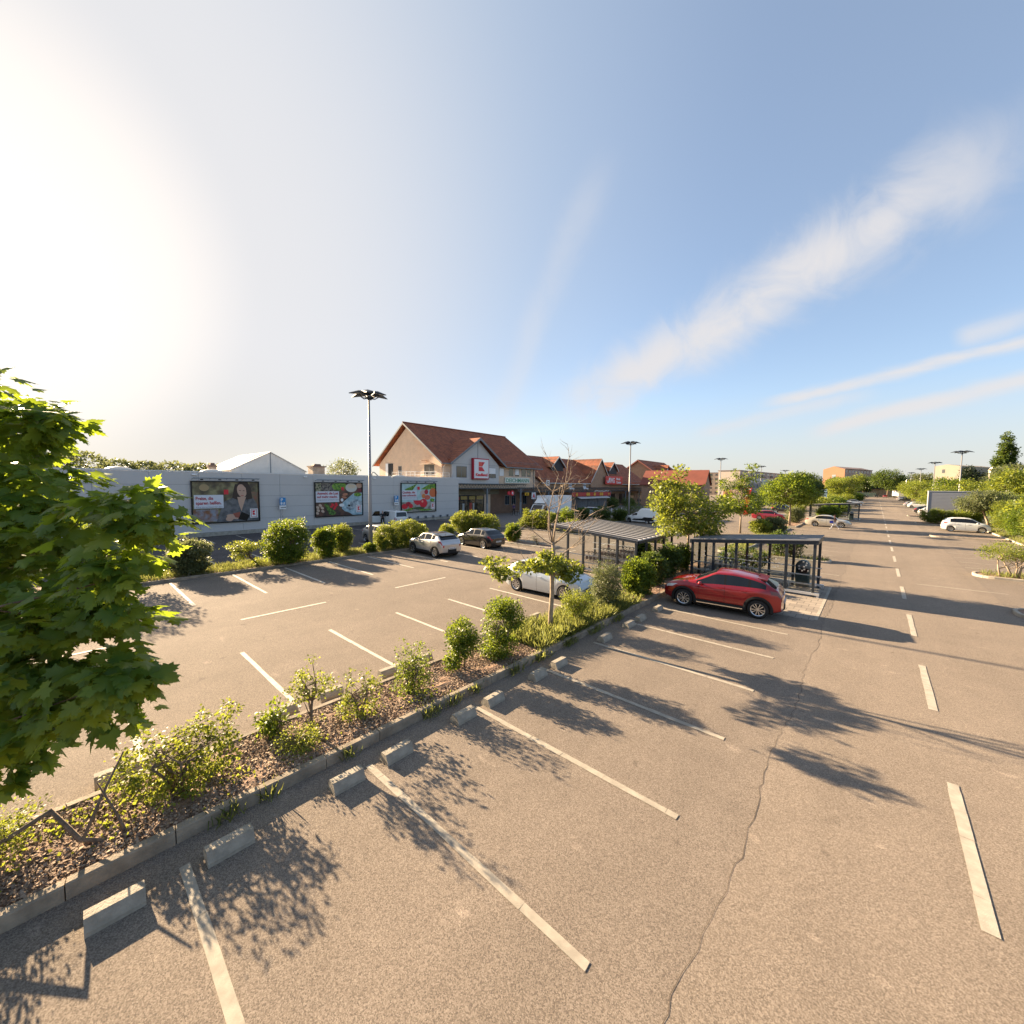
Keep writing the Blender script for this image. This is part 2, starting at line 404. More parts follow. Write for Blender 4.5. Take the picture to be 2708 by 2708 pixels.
LTRIM = mat('light_trim', (0.5, 0.5, 0.48), 0.5)
DARK = mat('dark_metal', (0.018, 0.023, 0.03), 0.4, metal=0.3)
BLACK = mat('black', (0.01, 0.01, 0.011), 0.3, spec=0.25)
STEEL = mat('galvanised', (0.45, 0.46, 0.47), 0.35, metal=0.85, var=0.08, vscale=8)
WHITEP = mat('white_paint', (0.78, 0.78, 0.78), 0.45)
BRICK = brick_mat('brick', (0.70, 0.49, 0.33), (0.62, 0.42, 0.28), (0.62, 0.52, 0.41), 1.0, 0.25, 0.083, 0.012, vec='yz', var=0.08)
BRICKD = brick_mat('brown_brick', (0.42, 0.24, 0.15), (0.35, 0.19, 0.115), (0.36, 0.27, 0.19), 1.0, 0.25, 0.083, 0.012, vec='yz', var=0.1)
TILE = brick_mat('roof_tile', (0.37, 0.105, 0.038), (0.28, 0.075, 0.03), (0.10, 0.03, 0.014), 1.0, 0.3, 0.36, 0.03, rough=0.8, vec='roof', bump=0.9, var=0.3)
GLASS = mat('dark_glass', (0.02, 0.025, 0.028), 0.06, spec=0.9)
PLATE = brick_mat('paving_slab', (0.30, 0.25, 0.2), (0.24, 0.2, 0.165), (0.12, 0.1, 0.08), 1.0, 0.4, 0.4, 0.012, vec='floor', bump=0.3, var=0.15)
SLATE = mat('slate', (0.035, 0.035, 0.04), 0.7, var=0.2, vscale=6)
RED = mat('sign_red', (0.62, 0.012, 0.03), 0.4)
REDD = mat('sign_dark_red', (0.40, 0.008, 0.03), 0.4)
RED2 = mat('sign_light_red', (0.70, 0.07, 0.05), 0.4)
SIGNW = mat('sign_white', (0.72, 0.73, 0.74), 0.35)
# ================================================================ SETTING
# ground: one asphalt sheet to the horizon, with sheets laid on it
def sheet(name, x0, x1, y0, y1, z, m):
    return struct(MB().quad((x0, y0, z), (x1, y0, z), (x1, y1, z), (x0, y1, z)).build(name, m))


struct(MB().quad((-900, -300, 0), (900, -300, 0), (900, 1500, 0), (-900, 1500, 0)).build('asphalt_ground', ASPH))
# main lane, its rough left seam
def seam_line():
    pts = []; y = -6.0; r = random.Random(3); x = -1.05
    while y < 60:
        pts.append((-1.12 + 0.05 * math.sin(y * 1.3) + r.uniform(-0.035, 0.035), y)); y += r.uniform(0.12, 0.3)
    return pts
SEAM = seam_line()
mb = MB()
for (xa, ya), (xb, yb) in zip(SEAM, SEAM[1:]): mb.quad((xa, ya, 0.004), (4.2, ya, 0.004), (4.2, yb, 0.004), (xb, yb, 0.004))
mb.quad((-1.85, 60, 0.004), (4.2, 60, 0.004), (4.2, 285, 0.004), (-1.85, 285, 0.004))
struct(mb.build('lane', ASPH2))
mb = MB()
for (xa, ya), (xb, yb) in zip(SEAM, SEAM[1:]):
    w_ = 0.001 + 0.006 * abs(math.sin(ya * 3.1)) * abs(math.sin(ya * 0.7))
    mb.quad((xa - w_, ya, 0.008), (xa + 0.004, ya, 0.008), (xb + 0.004, yb, 0.008), (xb - w_, yb, 0.008))
struct(mb.build('asphalt_crack', mat('crack', (0.09, 0.07, 0.055), 0.95)))
# the third lot by the hall has a darker asphalt sheet
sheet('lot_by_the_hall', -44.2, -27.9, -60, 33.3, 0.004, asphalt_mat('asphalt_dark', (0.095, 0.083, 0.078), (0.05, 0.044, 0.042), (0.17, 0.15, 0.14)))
sheet('paving', -3.75, -1.44, 17.9, 24.6, 0.008, PLATE)
sheet('drain_channel', -1.44, -1.34, 18.1, 24.6, 0.009, CONC_L)
sheet('forecourt_paving', -44.4, -35.2, 34.5, 110, 0.008, brick_mat('forecourt', (0.2, 0.17, 0.15), (0.16, 0.135, 0.12), (0.09, 0.08, 0.07), 1.0, 0.4, 0.2, 0.012, vec='floor', bump=0.2, var=0.12))


def lines(name, segs, w, m, z=0.008, cracks=True, seed=1):
    r = random.Random(seed); mb = MB()
    for (xa, ya, xb, yb) in segs:
        d = Vector((xb - xa, yb - ya)); L_ = d.length; d.normalize(); n = Vector((-d.y, d.x)) * w / 2
        t = 0
        while t < L_ - 0.01:
            s = min(L_, t + r.uniform(0.25, 0.9)); g = 0.006 if cracks and r.random() < .5 else 0
            j1 = [r.uniform(-0.006, 0.006) for _ in range(2)]
            a = Vector((xa, ya)) + d * t; b = Vector((xa, ya)) + d * (s - g)
            mb.quad((a.x + n.x + j1[0], a.y + n.y + j1[0], z), (a.x - n.x + j1[1], a.y - n.y + j1[1], z), (b.x - n.x + j1[1], b.y - n.y + j1[1], z), (b.x + n.x + j1[0], b.y + n.y + j1[0], z))
            t = s
    return struct(mb.build(name, m))


lines('bay_marking', [(-6.2, 3.3 + 2.47 * i + .0, -1.9, 3.3 + 2.47 * i) for i in range(-1, 6)] + [(-6.0, 28.25, -1.25, 28.25)] + [(-6.9, 36.2 + 2.5 * i, -1.86, 36.2 + 2.5 * i) for i in range(10)], 0.11, OLD_LINE, seed=2)
lines('bay_marking', [(-13.1, 0.73 + 2.475 * i, -8.95, 0.73 + 2.475 * i) for i in range(-1, 7)], 0.105, WHITE_LINE, cracks=False, seed=3)
lines('bay_marking', [(-24.7, 0.75 + 2.51 * i, -19.5, 0.75 + 2.51 * i) for i in range(-2, 10)], 0.11, WHITE_LINE, cracks=False, seed=4)
lines('bay_marking', [(-43.0, 0.3 + 2.53 * i, -38.45, 0.3 + 2.53 * i) for i in range(-2, 10)] + [(-31.0, 0.8 + 2.52 * i, -27.5, 0.8 + 2.52 * i) for i in range(-2, 9)], 0.1, WHITE_LINE, cracks=False, seed=5)
lines('bay_marking', [(4.3, 36.8 + 2.53 * i, 9.3, 36.8 + 2.53 * i) for i in range(8)] + [(4.3, 61.5 + 2.5 * i, 9.3, 61.5 + 2.5 * i) for i in range(6)] + [(1.76, 28.55, 4.75, 28.75)] + [(4.3, 5 + 2.5 * i, 9.3, 5 + 2.5 * i) for i in range(-1, 8)], 0.1, OLD_LINE, seed=6)
lines('bay_marking', [(-24.7, 26.5 + 2.5 * i, -20, 26.5 + 2.5 * i) for i in range(3)] + [(-20, 36 + 2.5 * i, -15, 36 + 2.5 * i) for i in range(10)], 0.1, WHITE_LINE, cracks=False, seed=8)
lines('centre_dashes', [(1.17, 0.55 + 5.94 * i, 1.17, 3.55 + 5.94 * i) for i in range(-1, 46)], 0.14, mat('dash_paint', (0.37, 0.325, 0.265), 0.85, var=0.14, vscale=6, bump=0.3, bscale=90), z=0.012, seed=7)
lines('centre_dashes', [(-16.3, -2.1 + 6.1 * i, -16.3, 0.85 + 6.1 * i) for i in range(-1, 10)], 0.12, WHITE_LINE, cracks=False, seed=9)
# plots across the far side and grass beyond the lot
GRASSY = mat('verge', (0.07, 0.085, 0.025), 0.95, bump=0.8, bscale=20, col2=(0.14, 0.12, 0.05), vscale=3)
sheet('verge', 9.6, 120, 22, 285, 0.02, GRASSY)
sheet('verge', -900, 900, 296, 1490, 0.02, GRASSY)
sheet('verge', -900, -75, -290, 290, 0.02, GRASSY)
sheet('verge', 125, 900, -290, 290, 0.02, GRASSY)


# planted islands: kerb ring plus raised bed
def rounded(x0, x1, y0, y1, r=0.0, n=5, ends='lr'):
    if r <= 0: return [(x0, y0), (x1, y0), (x1, y1), (x0, y1)]
    P = []
    for (cx, cy, a0) in ((x1 - r, y0 + r, -90), (x1 - r, y1 - r, 0), (x0 + r, y1 - r, 90), (x0 + r, y0 + r, 180)):
        for k in range(n + 1):
            a = R_(a0 + 90 * k / n); P.append((cx + r * math.cos(a), cy + r * math.sin(a)))
    return P


def island(x0, x1, y0, y1, h=0.13, kw=0.12, r=0.0, m=None):
    """kerb stones with joints around a raised soil bed"""
    m = m or KERB
    O = rounded(x0, x1, y0, y1, r); I = rounded(x0 + kw, x1 - kw, y0 + kw, y1 - kw, max(0, r - kw))
    mb = MB(); n = len(O); rr = random.Random(int(x0 * 10 + y0 * 7))
    for i in range(n):
        a, b = Vector(O[i]), Vector(O[(i + 1) % n]); c, d = Vector(I[i]), Vector(I[(i + 1) % n])
        L_ = (b - a).length; k = max(1, int(round(L_ / 1.0)))
        for j in range(k):
            t0 = j / k; t1 = (j + 1) / k - (0.012 / L_ if k > 1 else 0)
            dz = rr.uniform(-0.008, 0.008); q = rr.uniform(-0.006, 0.006)
            A = a.lerp(b, t0); B = a.lerp(b, t1); D = c.lerp(d, t0); E_ = c.lerp(d, t1)
            nn = (A - D).normalized() * q if (A - D).length > 0 else Vector((0, 0))
            z = h + dz; e = 0.018
            Ai = A.lerp(D, 0.15); Bi = B.lerp(E_, 0.15)
            vs = [(A.x + nn.x, A.y + nn.y, -0.02), (B.x + nn.x, B.y + nn.y, -0.02), (B.x + nn.x, B.y + nn.y, z - e), (A.x + nn.x, A.y + nn.y, z - e), (Ai.x, Ai.y, z), (Bi.x, Bi.y, z), (E_.x, E_.y, z), (D.x, D.y, z), (D.x, D.y, -0.02), (E_.x, E_.y, -0.02)]
            mb.add(vs, [(0, 1, 2, 3), (3, 2, 5, 4), (4, 5, 6, 7), (7, 6, 9, 8), (0, 3, 4, 7, 8), (1, 9, 6, 5, 2)])
    struct(mb.build('kerb', m))
    # bed with a gently uneven surface
    bx0, bx1, by0, by1 = x0 + kw * 0.9, x1 - kw * 0.9, y0 + kw * 0.9, y1 - kw * 0.9
    if r > 0.2:
        q = rounded(bx0, bx1, by0, by1, r - kw * 0.9); mb = MB().poly([(p[0], p[1], h - 0.03) for p in q])
    else:
        nx = max(2, int((bx1 - bx0) / 0.22)); ny = max(2, min(160, int((by1 - by0) / 0.22)))
        mb = MB(); vs = []
        for j in range(ny + 1):
            for i in range(nx + 1):
                ed = min(i, nx - i, j, ny - j) > 0
                z = h - 0.035 + (0.03 * math.sin(i * 1.7 + j * 0.6) * math.sin(j * 0.9) + rr.uniform(-0.012, 0.03) if ed else 0)
                vs.append((bx0 + (bx1 - bx0) * i / nx, by0 + (by1 - by0) * j / ny, z))
        mb.add(vs, [(j * (nx + 1) + i, j * (nx + 1) + i + 1, (j + 1) * (nx + 1) + i + 1, (j + 1) * (nx + 1) + i) for j in range(ny) for i in range(nx)])
    struct(mb.build('planting_bed', SOIL))


island(-8.42, -6.66, -14, 18.6, h=0.19)                 # strip between the two front lots
island(-8.3, -7.15, 18.7, 26.6)
island(-27.75, -25.05, -30, 24.2)               # strip in front of the hall lot
island(-27.75, -17.9, 24.3, 25.5, m=CONC)
island(-29.0, -14.5, 33.5, 34.8, m=CONC)
island(-27.75, -25.05, 34.9, 120, m=CONC)
island(-8.6, -1.9, 32.2, 33.6, r=0.5, m=CONC_L)
island(-8.7, -7.1, 33.7, 56.5, m=CONC)
island(-8.9, -6.9, 58.6, 75, m=CONC)
island(4.25, 12, 33.1, 34.8, r=0.7, m=CONC_L)
island(4.2, 12, 23.6, 25.2, r=0.6, m=CONC_L)
island(4.25, 9.5, 57.8, 59.3, r=0.6, m=CONC_L)
island(4.25, 9.5, 76.6, 80.5, r=0.6, m=CONC_L)
island(4.25, 9.5, 98, 100, r=0.6, m=CONC_L)
island(9.5, 10.4, 35, 100, m=CONC_L)

# ================================================================ SHOPPING BUILDINGS
P0 = (-43.81, 7.89, 0.0); BRZ = R_(1.53)     # hall front: local +x faces the lot, +y runs along the wall


def WL(x, y, z=0):
    c, s = math.cos(BRZ), math.sin(BRZ); return (P0[0] + x * c - y * s, P0[1] + x * s + y * c, z)


hall = thing('supermarket_hall', 'long flat roofed market hall clad in grey metal panels', 'building', P0, BRZ)
mb = MB(); zs = [0.0, 0.35, 1.4, 2.47, 3.54, 4.6, 5.66]; us = [-45.25 + 3.24 * i for i in range(1, 23)] + [30.25]
gap = 0.018
mb.box(-40, -0.03, -42.01, 30.22, 0.0, 5.6, 1)
for i in range(len(us) - 1):
    for k in range(1, 6): mb.box(-0.03, 0.03, us[i] + gap / 2, us[i + 1] - gap / 2, zs[k] + (gap / 2 if k > 1 else 0.01), zs[k + 1] - gap / 2, 0)
for k in range(1, 6): mb.box(-6, -0.06, 30.22, 30.25, zs[k] + gap / 2, zs[k + 1] - gap / 2, 0)
mb.build('wall', [PANEL, JOINT], hall)
MB().box(-0.03, 0.10, -42, 30.0, 0, 0.345).build('plinth', CONC, hall)
MB().box(-0.16, 0.05, -42.05, 30.3, 5.665, 5.76).box(-6, -0.16, 30.18, 30.3, 5.665, 5.76).build('coping', mat('coping', (0.62, 0.62, 0.62), 0.4), hall)
MB().box(-39.9, -0.17, -41.9, 30.1, 5.6, 5.66).build('roof', mat('roof_felt', (0.4, 0.38, 0.35), 0.8, var=0.15), hall)
for y, dx in ((-16, 0), (-4.5, 0), (2.0, 0), (23, 0)):     # roof domes
    MB().ellipsoid((-4, y, 5.66), (1.0, 1.0, 0.42), 14).build('rooflight', mat('dome', (0.6, 0.55, 0.48), 0.3), hall, smooth=True)
for y in (-0.2, 9.0, 16.9, 25.1):
    MB().bbox(0.03, 0.22, y - 0.17, y + 0.17, 5.40, 5.50, 0.02).build('wall_lamp', WHITEP, hall)
for i in range(6): MB().box(0.1, 0.75, 21.8 + i * 1.25, 21.86 + i * 1.25, 0.0, 0.05).box(0.1, 0.14, 21.7 + i * 1.25, 21.96 + i * 1.25, 0.30, 0.62).box(0.1, 0.35, 21.8 + i * 1.25, 21.86 + i * 1.25, 0.3, 0.62).build('bicycle_holder', GREYTRIM, hall)

# the low gabled white shed standing on the hall roof, chimneys
shed = thing('roof_shed', 'pale gabled sheet metal plant room on top of the hall roof', 'building', WL(-14.0, 10.6, 5.66), BRZ)
def gable_xy(mb, w0, w1, x0, x1, ze, zr, mi=0): mb.prism([(w0, 0), (w1, 0), (w1, ze), ((w0 + w1) / 2, zr), (w0, ze)], 'x', x0, x1, mi)
SHEDM = brick_mat('shed_cladding', (0.72, 0.69, 0.64), (0.70, 0.67, 0.62), (0.52, 0.5, 0.46), 1.0, 40, 0.16, 0.01, vec='yz', bump=0.2, var=0.06)
b = MB(); gable_xy(b, -4.3, 4.3, -12, 0, 0.75, 3.0); b.build('wall', SHEDM, shed)
b = MB()
for s in (-1, 1): b.add([(0.15, 0, 3.12), (0.15, s * 4.5, 0.70), (-12.15, s * 4.5, 0.70), (-12.15, 0, 3.12), (0.15, 0, 3.04), (0.15, s * 4.5, 0.62), (-12.15, s * 4.5, 0.62), (-12.15, 0, 3.04)], [(0, 1, 2, 3), (4, 7, 6, 5), (0, 4, 5, 1), (1, 5, 6, 2), (2, 6, 7, 3)])
b.build('roof', mat('white_roof', (0.62, 0.6, 0.56), 0.5), shed)
b = MB()
for k in range(4): b.box(0.01 - 2.4 * k - 1.6, 0.01 - 2.4 * k - 0.4, -3.9, -0.6, 0, 0.05, 0, Matrix.Translation((0, 0, 3.13)) @ Matrix.Rotation(-math.atan2(2.42, 4.5) * -1, 4, 'X'))
b.build('skylight', mat('skylight', (0.12, 0.13, 0.14), 0.3), shed)
MB().box(0.001, 0.03, -0.05, 0.05, 0.0, 3.0).build('seam', GREYTRIM, shed)
def chimney(lab, x, y, w, h, colr):
    t = thing('roof_chimney', lab, 'chimney', WL(x, y, 5.66), BRZ)
    MB().box(-w / 2, w / 2, -w / 2, w / 2, 0, h).build('stack', colr, t)
    MB().box(-w / 2 - .12, w / 2 + .12, -w / 2 - .12, w / 2 + .12, h, h + 0.18).prism([(-w / 3, h + .18), (w / 3, h + .18), (w / 4, h + .45), (-w / 4, h + .45)], 'x', -w / 4, w / 4).build('cap', mat('chim_cap', (0.2, 0.13, 0.1), 0.8), t)
    return t
CH = brick_mat('chimney_brick', (0.5, 0.4, 0.3), (0.45, 0.33, 0.24), (0.4, 0.33, 0.27), 1.0, 0.25, 0.083, 0.012)
chimney('small capped brick chimney left of the pale roof shed', -14.0, 4.4, 0.75, 0.95, CH)
chimney('wide pale brick stack right of the pale roof shed', -14.0, 16.4, 1.6, 1.35, CH)
chimney('tall thin brick chimney rising out of the distant trees on the left', -60, -14, 0.9, 6.2, CH)
t = thing('vent_pipe', 'curved dark vent pipe on the hall roof beside the lamp post', 'pipe', WL(-3.0, 18.4, 5.66), BRZ)
MB().tube([(0, 0, 0), (0, 0, 0.45), (0, 0.12, 0.6), (0, 0.35, 0.55), (0, 0.9, 0.1)], 0.06, 8).build('pipe', GREYTRIM, t, True)


# ------------------------------------------------ main brick building with steep tile roof (front at local x=-2)
FX = -2.0
def gable_roof(par, y0, y1, xe_f, xe_b, ze, xr, zr, m=TILE, t=0.16, cut=None):
    """ridge along y; front eave at xe_f, back eave at xe_b"""
    b = MB()
    segs = [(y0, y1, xe_f)] if not cut else [(y0, cut[0], xe_f), (cut[0], cut[1], cut[2]), (cut[1], y1, xe_f)]
    for ya, yb, xe in segs:
        zz = zr + (ze - zr) * (xe - xr) / (xe_f - xr)
        b.add([(xr, ya, zr), (xe, ya, zz), (xe, yb, zz), (xr, yb, zr), (xr, ya, zr - t), (xe, ya, zz - t), (xe, yb, zz - t), (xr, yb, zr - t)], [(0, 1, 2, 3), (4, 7, 6, 5), (1, 5, 6, 2), (0, 4, 5, 1), (3, 2, 6, 7)])
    b.add([(xr, y0, zr), (xe_b, y0, ze), (xe_b, y1, ze), (xr, y1, zr), (xr, y0, zr - t), (xe_b, y0, ze - t), (xe_b, y1, ze - t), (xr, y1, zr - t)], [(3, 2, 1, 0), (5, 6, 7, 4), (2, 6, 5, 1), (1, 5, 4, 0), (7, 6, 2, 3)])
    o = b.build('roof', m, par); fixn(o)
    return o
def barge(par, y, pts, m, w=0.28, t=0.08):
    """board under a verge, pts in (x,z)"""
    b = MB()
    for (xa, za), (xb, zb) in zip(pts, pts[1:]): b.add([(xa, y, za), (xb, y, zb), (xb, y, zb - w), (xa, y, za - w), (xa, y + t, za), (xb, y + t, zb), (xb, y + t, zb - w), (xa, y + t, za - w)], [(0, 1, 2, 3), (7, 6, 5, 4), (0, 4, 5, 1), (3, 2, 6, 7), (0, 3, 7, 4), (1, 5, 6, 2)])
    return fixn(b.build('barge_board', m, par))


main = thing('brick_store', 'tall brick store building with steep red tile roof and grey front gable', 'building', P0, BRZ)
y0, y1 = 28.8, 51.0
b = MB(); b.prism([(FX, 0), (-18.2, 0), (-18.2, 8.05), (-10.5, 13.55), (FX, 7.75)], 'y', y0, y1); b.build('wall', BRICK, main); 
gable_roof(main, 28.2, 52.2, FX + 0.75, -19.2, 7.95, -10.5, 14.35, cut=(29.9, 41.7, FX - 0.1))
barge(main, 28.12, [(FX + 0.8, 7.93), (-10.5, 14.33), (-19.3, 7.93)], GREYTRIM)
barge(main, 52.2, [(FX + 0.8, 7.93), (-10.5, 14.33), (-19.3, 7.93)], GREYTRIM)
MB().tube([(-10.5, 28.15, 14.38), (-10.5, 52.2, 14.38)], 0.12, 6).build('ridge', mat('ridge_tile', (0.2, 0.05, 0.03), 0.8), main)
MB().box(FX + 0.66, FX + 0.86, 42.0, 52.3, 7.66, 7.84).build('gutter', GREYTRIM, main); MB().box(FX + 0.66, FX + 0.86, 28.3, 30.2, 7.72, 7.88).build('gutter', GREYTRIM, main)
MB().tube([(FX + 0.3, 29.3, 7.75), (FX + 0.12, 29.0, 7.2), (FX + 0.1, 29.0, 5.8)], 0.05, 8).build('downpipe', mat('downpipe', (0.75, 0.7, 0.62), 0.4), main)
b = MB()
for y in np.arange(42.4, 52.2, 0.9): b.box(FX + 0.1, FX + 0.13, y, y + 0.03, 8.3, 8.75)
for z in (8.45, 8.72): b.box(FX + 0.1, FX + 0.13, 42.2, 52.0, z, z + 0.03)
b.build('snow_guard', GREYTRIM, main)


def window(par, x, y0, y1, z0, z1, div=1, frame=None, glass=None, rec=0.12, name='window', shutter=0.0):
    """window in a wall facing +x"""
    frame = frame or GREYTRIM; glass = glass or GLASS
    b = MB(); w = 0.06
    b.box(x - rec, x + 0.02, y0, y0 + w, z0, z1).box(x - rec, x + 0.02, y1 - w, y1, z0, z1).box(x - rec, x + 0.02, y0 + w, y1 - w, z0, z0 + w).box(x - rec, x + 0.02, y0 + w, y1 - w, z1 - w, z1)
    for i in range(1, div):
        yy = y0 + (y1 - y0) * i / div; b.box(x - rec, x + 0.01, yy - w / 2, yy + w / 2, z0 + w, z1 - w)
    f = b.build(name, frame, par)
    MB().box(x - rec, x + 0.004, y0 + w, y1 - w, z0 + w, z1 - w).build('pane', glass, f)
    if shutter: MB().box(x + 0.005, x + 0.03, y0 + w, y1 - w, z1 - w - (z1 - z0) * shutter, z1 - w).build('roller_blind', WHITEP, f)
    return f
def window_y(par, y, x0, x1, z0, z1, div=1, rec=0.12, name='window', frame=None, glass=None):
    """window in a wall facing -y"""
    frame = frame or GREYTRIM; b = MB(); w = 0.07
    b.box(x0, x0 + w, y - 0.02, y + rec, z0, z1).box(x1 - w, x1, y - 0.02, y + rec, z0, z1).box(x0 + w, x1 - w, y - 0.02, y + rec, z0, z0 + w).box(x0 + w, x1 - w, y - 0.02, y + rec, z1 - w, z1)
    for i in range(1, div):
        xx = x0 + (x1 - x0) * i / div; b.box(xx - w / 2, xx + w / 2, y - 0.01, y + rec, z0 + w, z1 - w)
    f = b.build(name, frame, par)
    MB().box(x0 + w, x1 - w, y - 0.004, y + rec, z0 + w, z1 - w).build('pane', glass or mat('pane_grey', (0.07, 0.065, 0.06), 0.25, spec=0.3), f)
    return f


# gable end (faces -y): door, windows, terrace rail
f = MB().box(-15.45, -14.2, 28.72, 28.82, 5.7, 8.1).build('door', mat('door_dark', (0.03, 0.033, 0.038), 0.7, spec=0.2), main)
MB().box(-14.35, -14.28, 28.68, 28.72, 6.8, 6.95).build('handle', STEEL, f)
MB().box(-16.2, -15.5, 28.7, 28.82, 5.7, 8.15).build('door_leaf', WHITEP, main)
window_y(main, 28.8, -12.7, -11.75, 5.95, 7.65, 1)
window_y(main, 28.8, -6.0, -3.6, 6.1, 7.7, 2)
MB().box(-6.1, -3.5, 28.0, 28.79, 7.72, 7.80).box(-5.4, -5.2, 27.6, 28.78, 8.2, 8.32).build('canopy', mat('beige_trim', (0.55, 0.42, 0.3), 0.6), main)
rail = thing('terrace_railing', 'thin white steel railing on the hall roof below the brick gable', 'railing', P0, BRZ)
b = MB()
for y in list(np.arange(20.9, 29.4, 1.2)):
    b.cyl((-0.9, y, 5.66), (-0.9, y, 6.45), 0.022, n=6)
for x in np.arange(-12, -1.5, 1.2): b.cyl((x, 27.2, 5.66), (x, 27.2, 6.6), 0.022, n=6)
for z in (6.1, 6.45): b.cyl((-0.9, 20.7, z), (-0.9, 29.3, z), 0.02, n=6)
for z in (6.15, 6.6): b.cyl((-12, 27.2, z), (-1.2, 27.2, z), 0.02, n=6)
b.build('rails', WHITEP, rail)

# grey front with its own gable roof
fr = main
b = MB(); b.prism([(30.43, 4.9), (40.65, 4.9), (40.65, 7.9), (35.75, 11.75), (30.43, 7.9)], 'x', -6, FX + 0.35); fixn(b.build('front_gable', PANEL2, fr))
b = MB()
for s, ye in ((-1, 29.75), (1, 41.8)):
    b.add([(FX + 0.95, 35.75, 12.05), (FX + 0.95, ye, 7.95), (-7 + 5.0, ye, 7.95), (-10.3, 35.75, 12.05), (FX + 0.95, 35.75, 11.9), (FX + 0.95, ye, 7.8), (-7 + 5.0, ye, 7.8), (-10.3, 35.75, 11.9)], [(0, 1, 2, 3), (7, 6, 5, 4), (0, 4, 5, 1), (1, 5, 6, 2)])
fixn(b.build('roof', TILE, fr))
b = MB()
for ye in (29.7, 41.85): b.add([(FX + 0.96, 35.75, 12.02), (FX + 0.96, ye, 7.93), (FX + 0.96, ye, 7.62), (FX + 0.96, 35.75, 11.66), (FX + 1.04, 35.75, 12.02), (FX + 1.04, ye, 7.93), (FX + 1.04, ye, 7.62), (FX + 1.04, 35.75, 11.66)], [(0, 1, 2, 3), (7, 6, 5, 4), (0, 4, 5, 1), (2, 6, 7, 3), (1, 5, 6, 2)])
fixn(b.build('barge_board', GREYTRIM, fr))
MB().box(FX + 0.35, FX + 0.37, 35.70, 35.80, 8.9, 11.6).box(FX + 0.35, FX + 0.365, 30.45, 40.6, 7.86, 7.9).build('seam', GREYTRIM, fr)
window(fr, FX + 0.35, 31.3, 33.4, 5.83, 7.55, 2, glass=mat('pane_warm', (0.11, 0.09, 0.07), 0.1, spec=0.8))
window(fr, FX + 0.35, 37.75, 39.9, 5.87, 7.55, 2, shutter=0.55)
for (a, c, sh) in ((41.1, 42.3, 0.95), (43.6, 44.75, 0), (45.2, 46.35, 0.75), (47.0, 48.2, 0), (48.6, 49.65, 0)):
    window(main, FX, a, c, 6.3, 7.62, 1, shutter=sh, glass=None if sh else mat('pane_green', (0.07, 0.075, 0.05), 0.08, spec=0.9))
MB().tube([(FX + 0.08, 50.5, 7.6), (FX + 0.08, 50.5, 0.1)], 0.06, 8).build('downpipe', GREYTRIM, main)
# shop front under the arcade
MB().box(FX, FX + 0.025, 39.0, 50.9, 0, 4.1).build('ground_floor_shade_panel', brick_mat('canopy_shade_brick', (0.20, 0.105, 0.06), (0.16, 0.08, 0.045), (0.19, 0.13, 0.09), 1.0, 0.25, 0.083, 0.012, var=0.1), main)  # same brick as above; the canopy's shade is painted in as a darker overlay
b = MB(); b.box(FX - 2.2, FX - 2.1, 30.3, 39.0, 0, 4.9); b.build('inner_wall', mat('shop_inside', (0.10, 0.075, 0.05), 0.7, var=0.5, vscale=1.2, col2=(0.28, 0.19, 0.09)), main)
b = MB()
for y in (30.4, 32.2, 33.9, 35.6, 37.4): b.box(FX + 0.0, FX + 0.1, y, y + 0.1, 0, 3.1)
b.box(FX, FX + 0.1, 30.4, 37.5, 3.1, 3.22).box(FX, FX + 0.1, 30.4, 37.5, 2.35, 2.42)
b.build('shop_front_frame', DARK, main)
MB().box(FX + 0.02, FX + 0.05, 30.5, 37.4, 0.05, 3.1).build('shop_glass', mat('shop_glass', (0.09, 0.065, 0.035), 0.05, spec=0.9, var=0.9, vscale=1.5), main)
MB().box(FX + 0.0, FX + 0.12, 30.3, 41, 3.25, 4.3).build('fascia', mat('olive_fascia', (0.16, 0.14, 0.09), 0.7, var=0.2), main)
for (y, w_, z, h_, mi) in ((30.9, 0.6, 2.5, 0.5, 0), (31.7, 0.5, 2.45, 0.5, 1), (32.5, 1.2, 2.5, 0.5, 0), (34.2, 1.2, 2.5, 0.5, 0), (35.9, 1.3, 2.5, 0.5, 0), (30.8, .5, 1.5, .5, 1), (34.3, .5, .4, 1.6, 1), (35.0, .3, .6, 1.3, 2), (32.8, .4, .3, 1.6, 2)): MB().box(FX + 0.055, FX + 0.07, y, y + w_, z, z + h_).build('window_sticker', [mat('ochre', (0.35, 0.25, 0.07), 0.6), mat('dull_red', (0.35, 0.05, 0.03), 0.6), mat('pale', (0.4, 0.4, 0.38), 0.6)][mi], main)
for y in (42.6, 44.3, 47.4): window(main, FX + 0.03, y, y + 1.1, 1.4, 3.0, 2)
MB().box(FX + 0.03, FX + 0.08, 46.3, 47.0, 0.0, 2.4).build('door', mat('ochre_door', (0.35, 0.2, 0.08), 0.6), main)


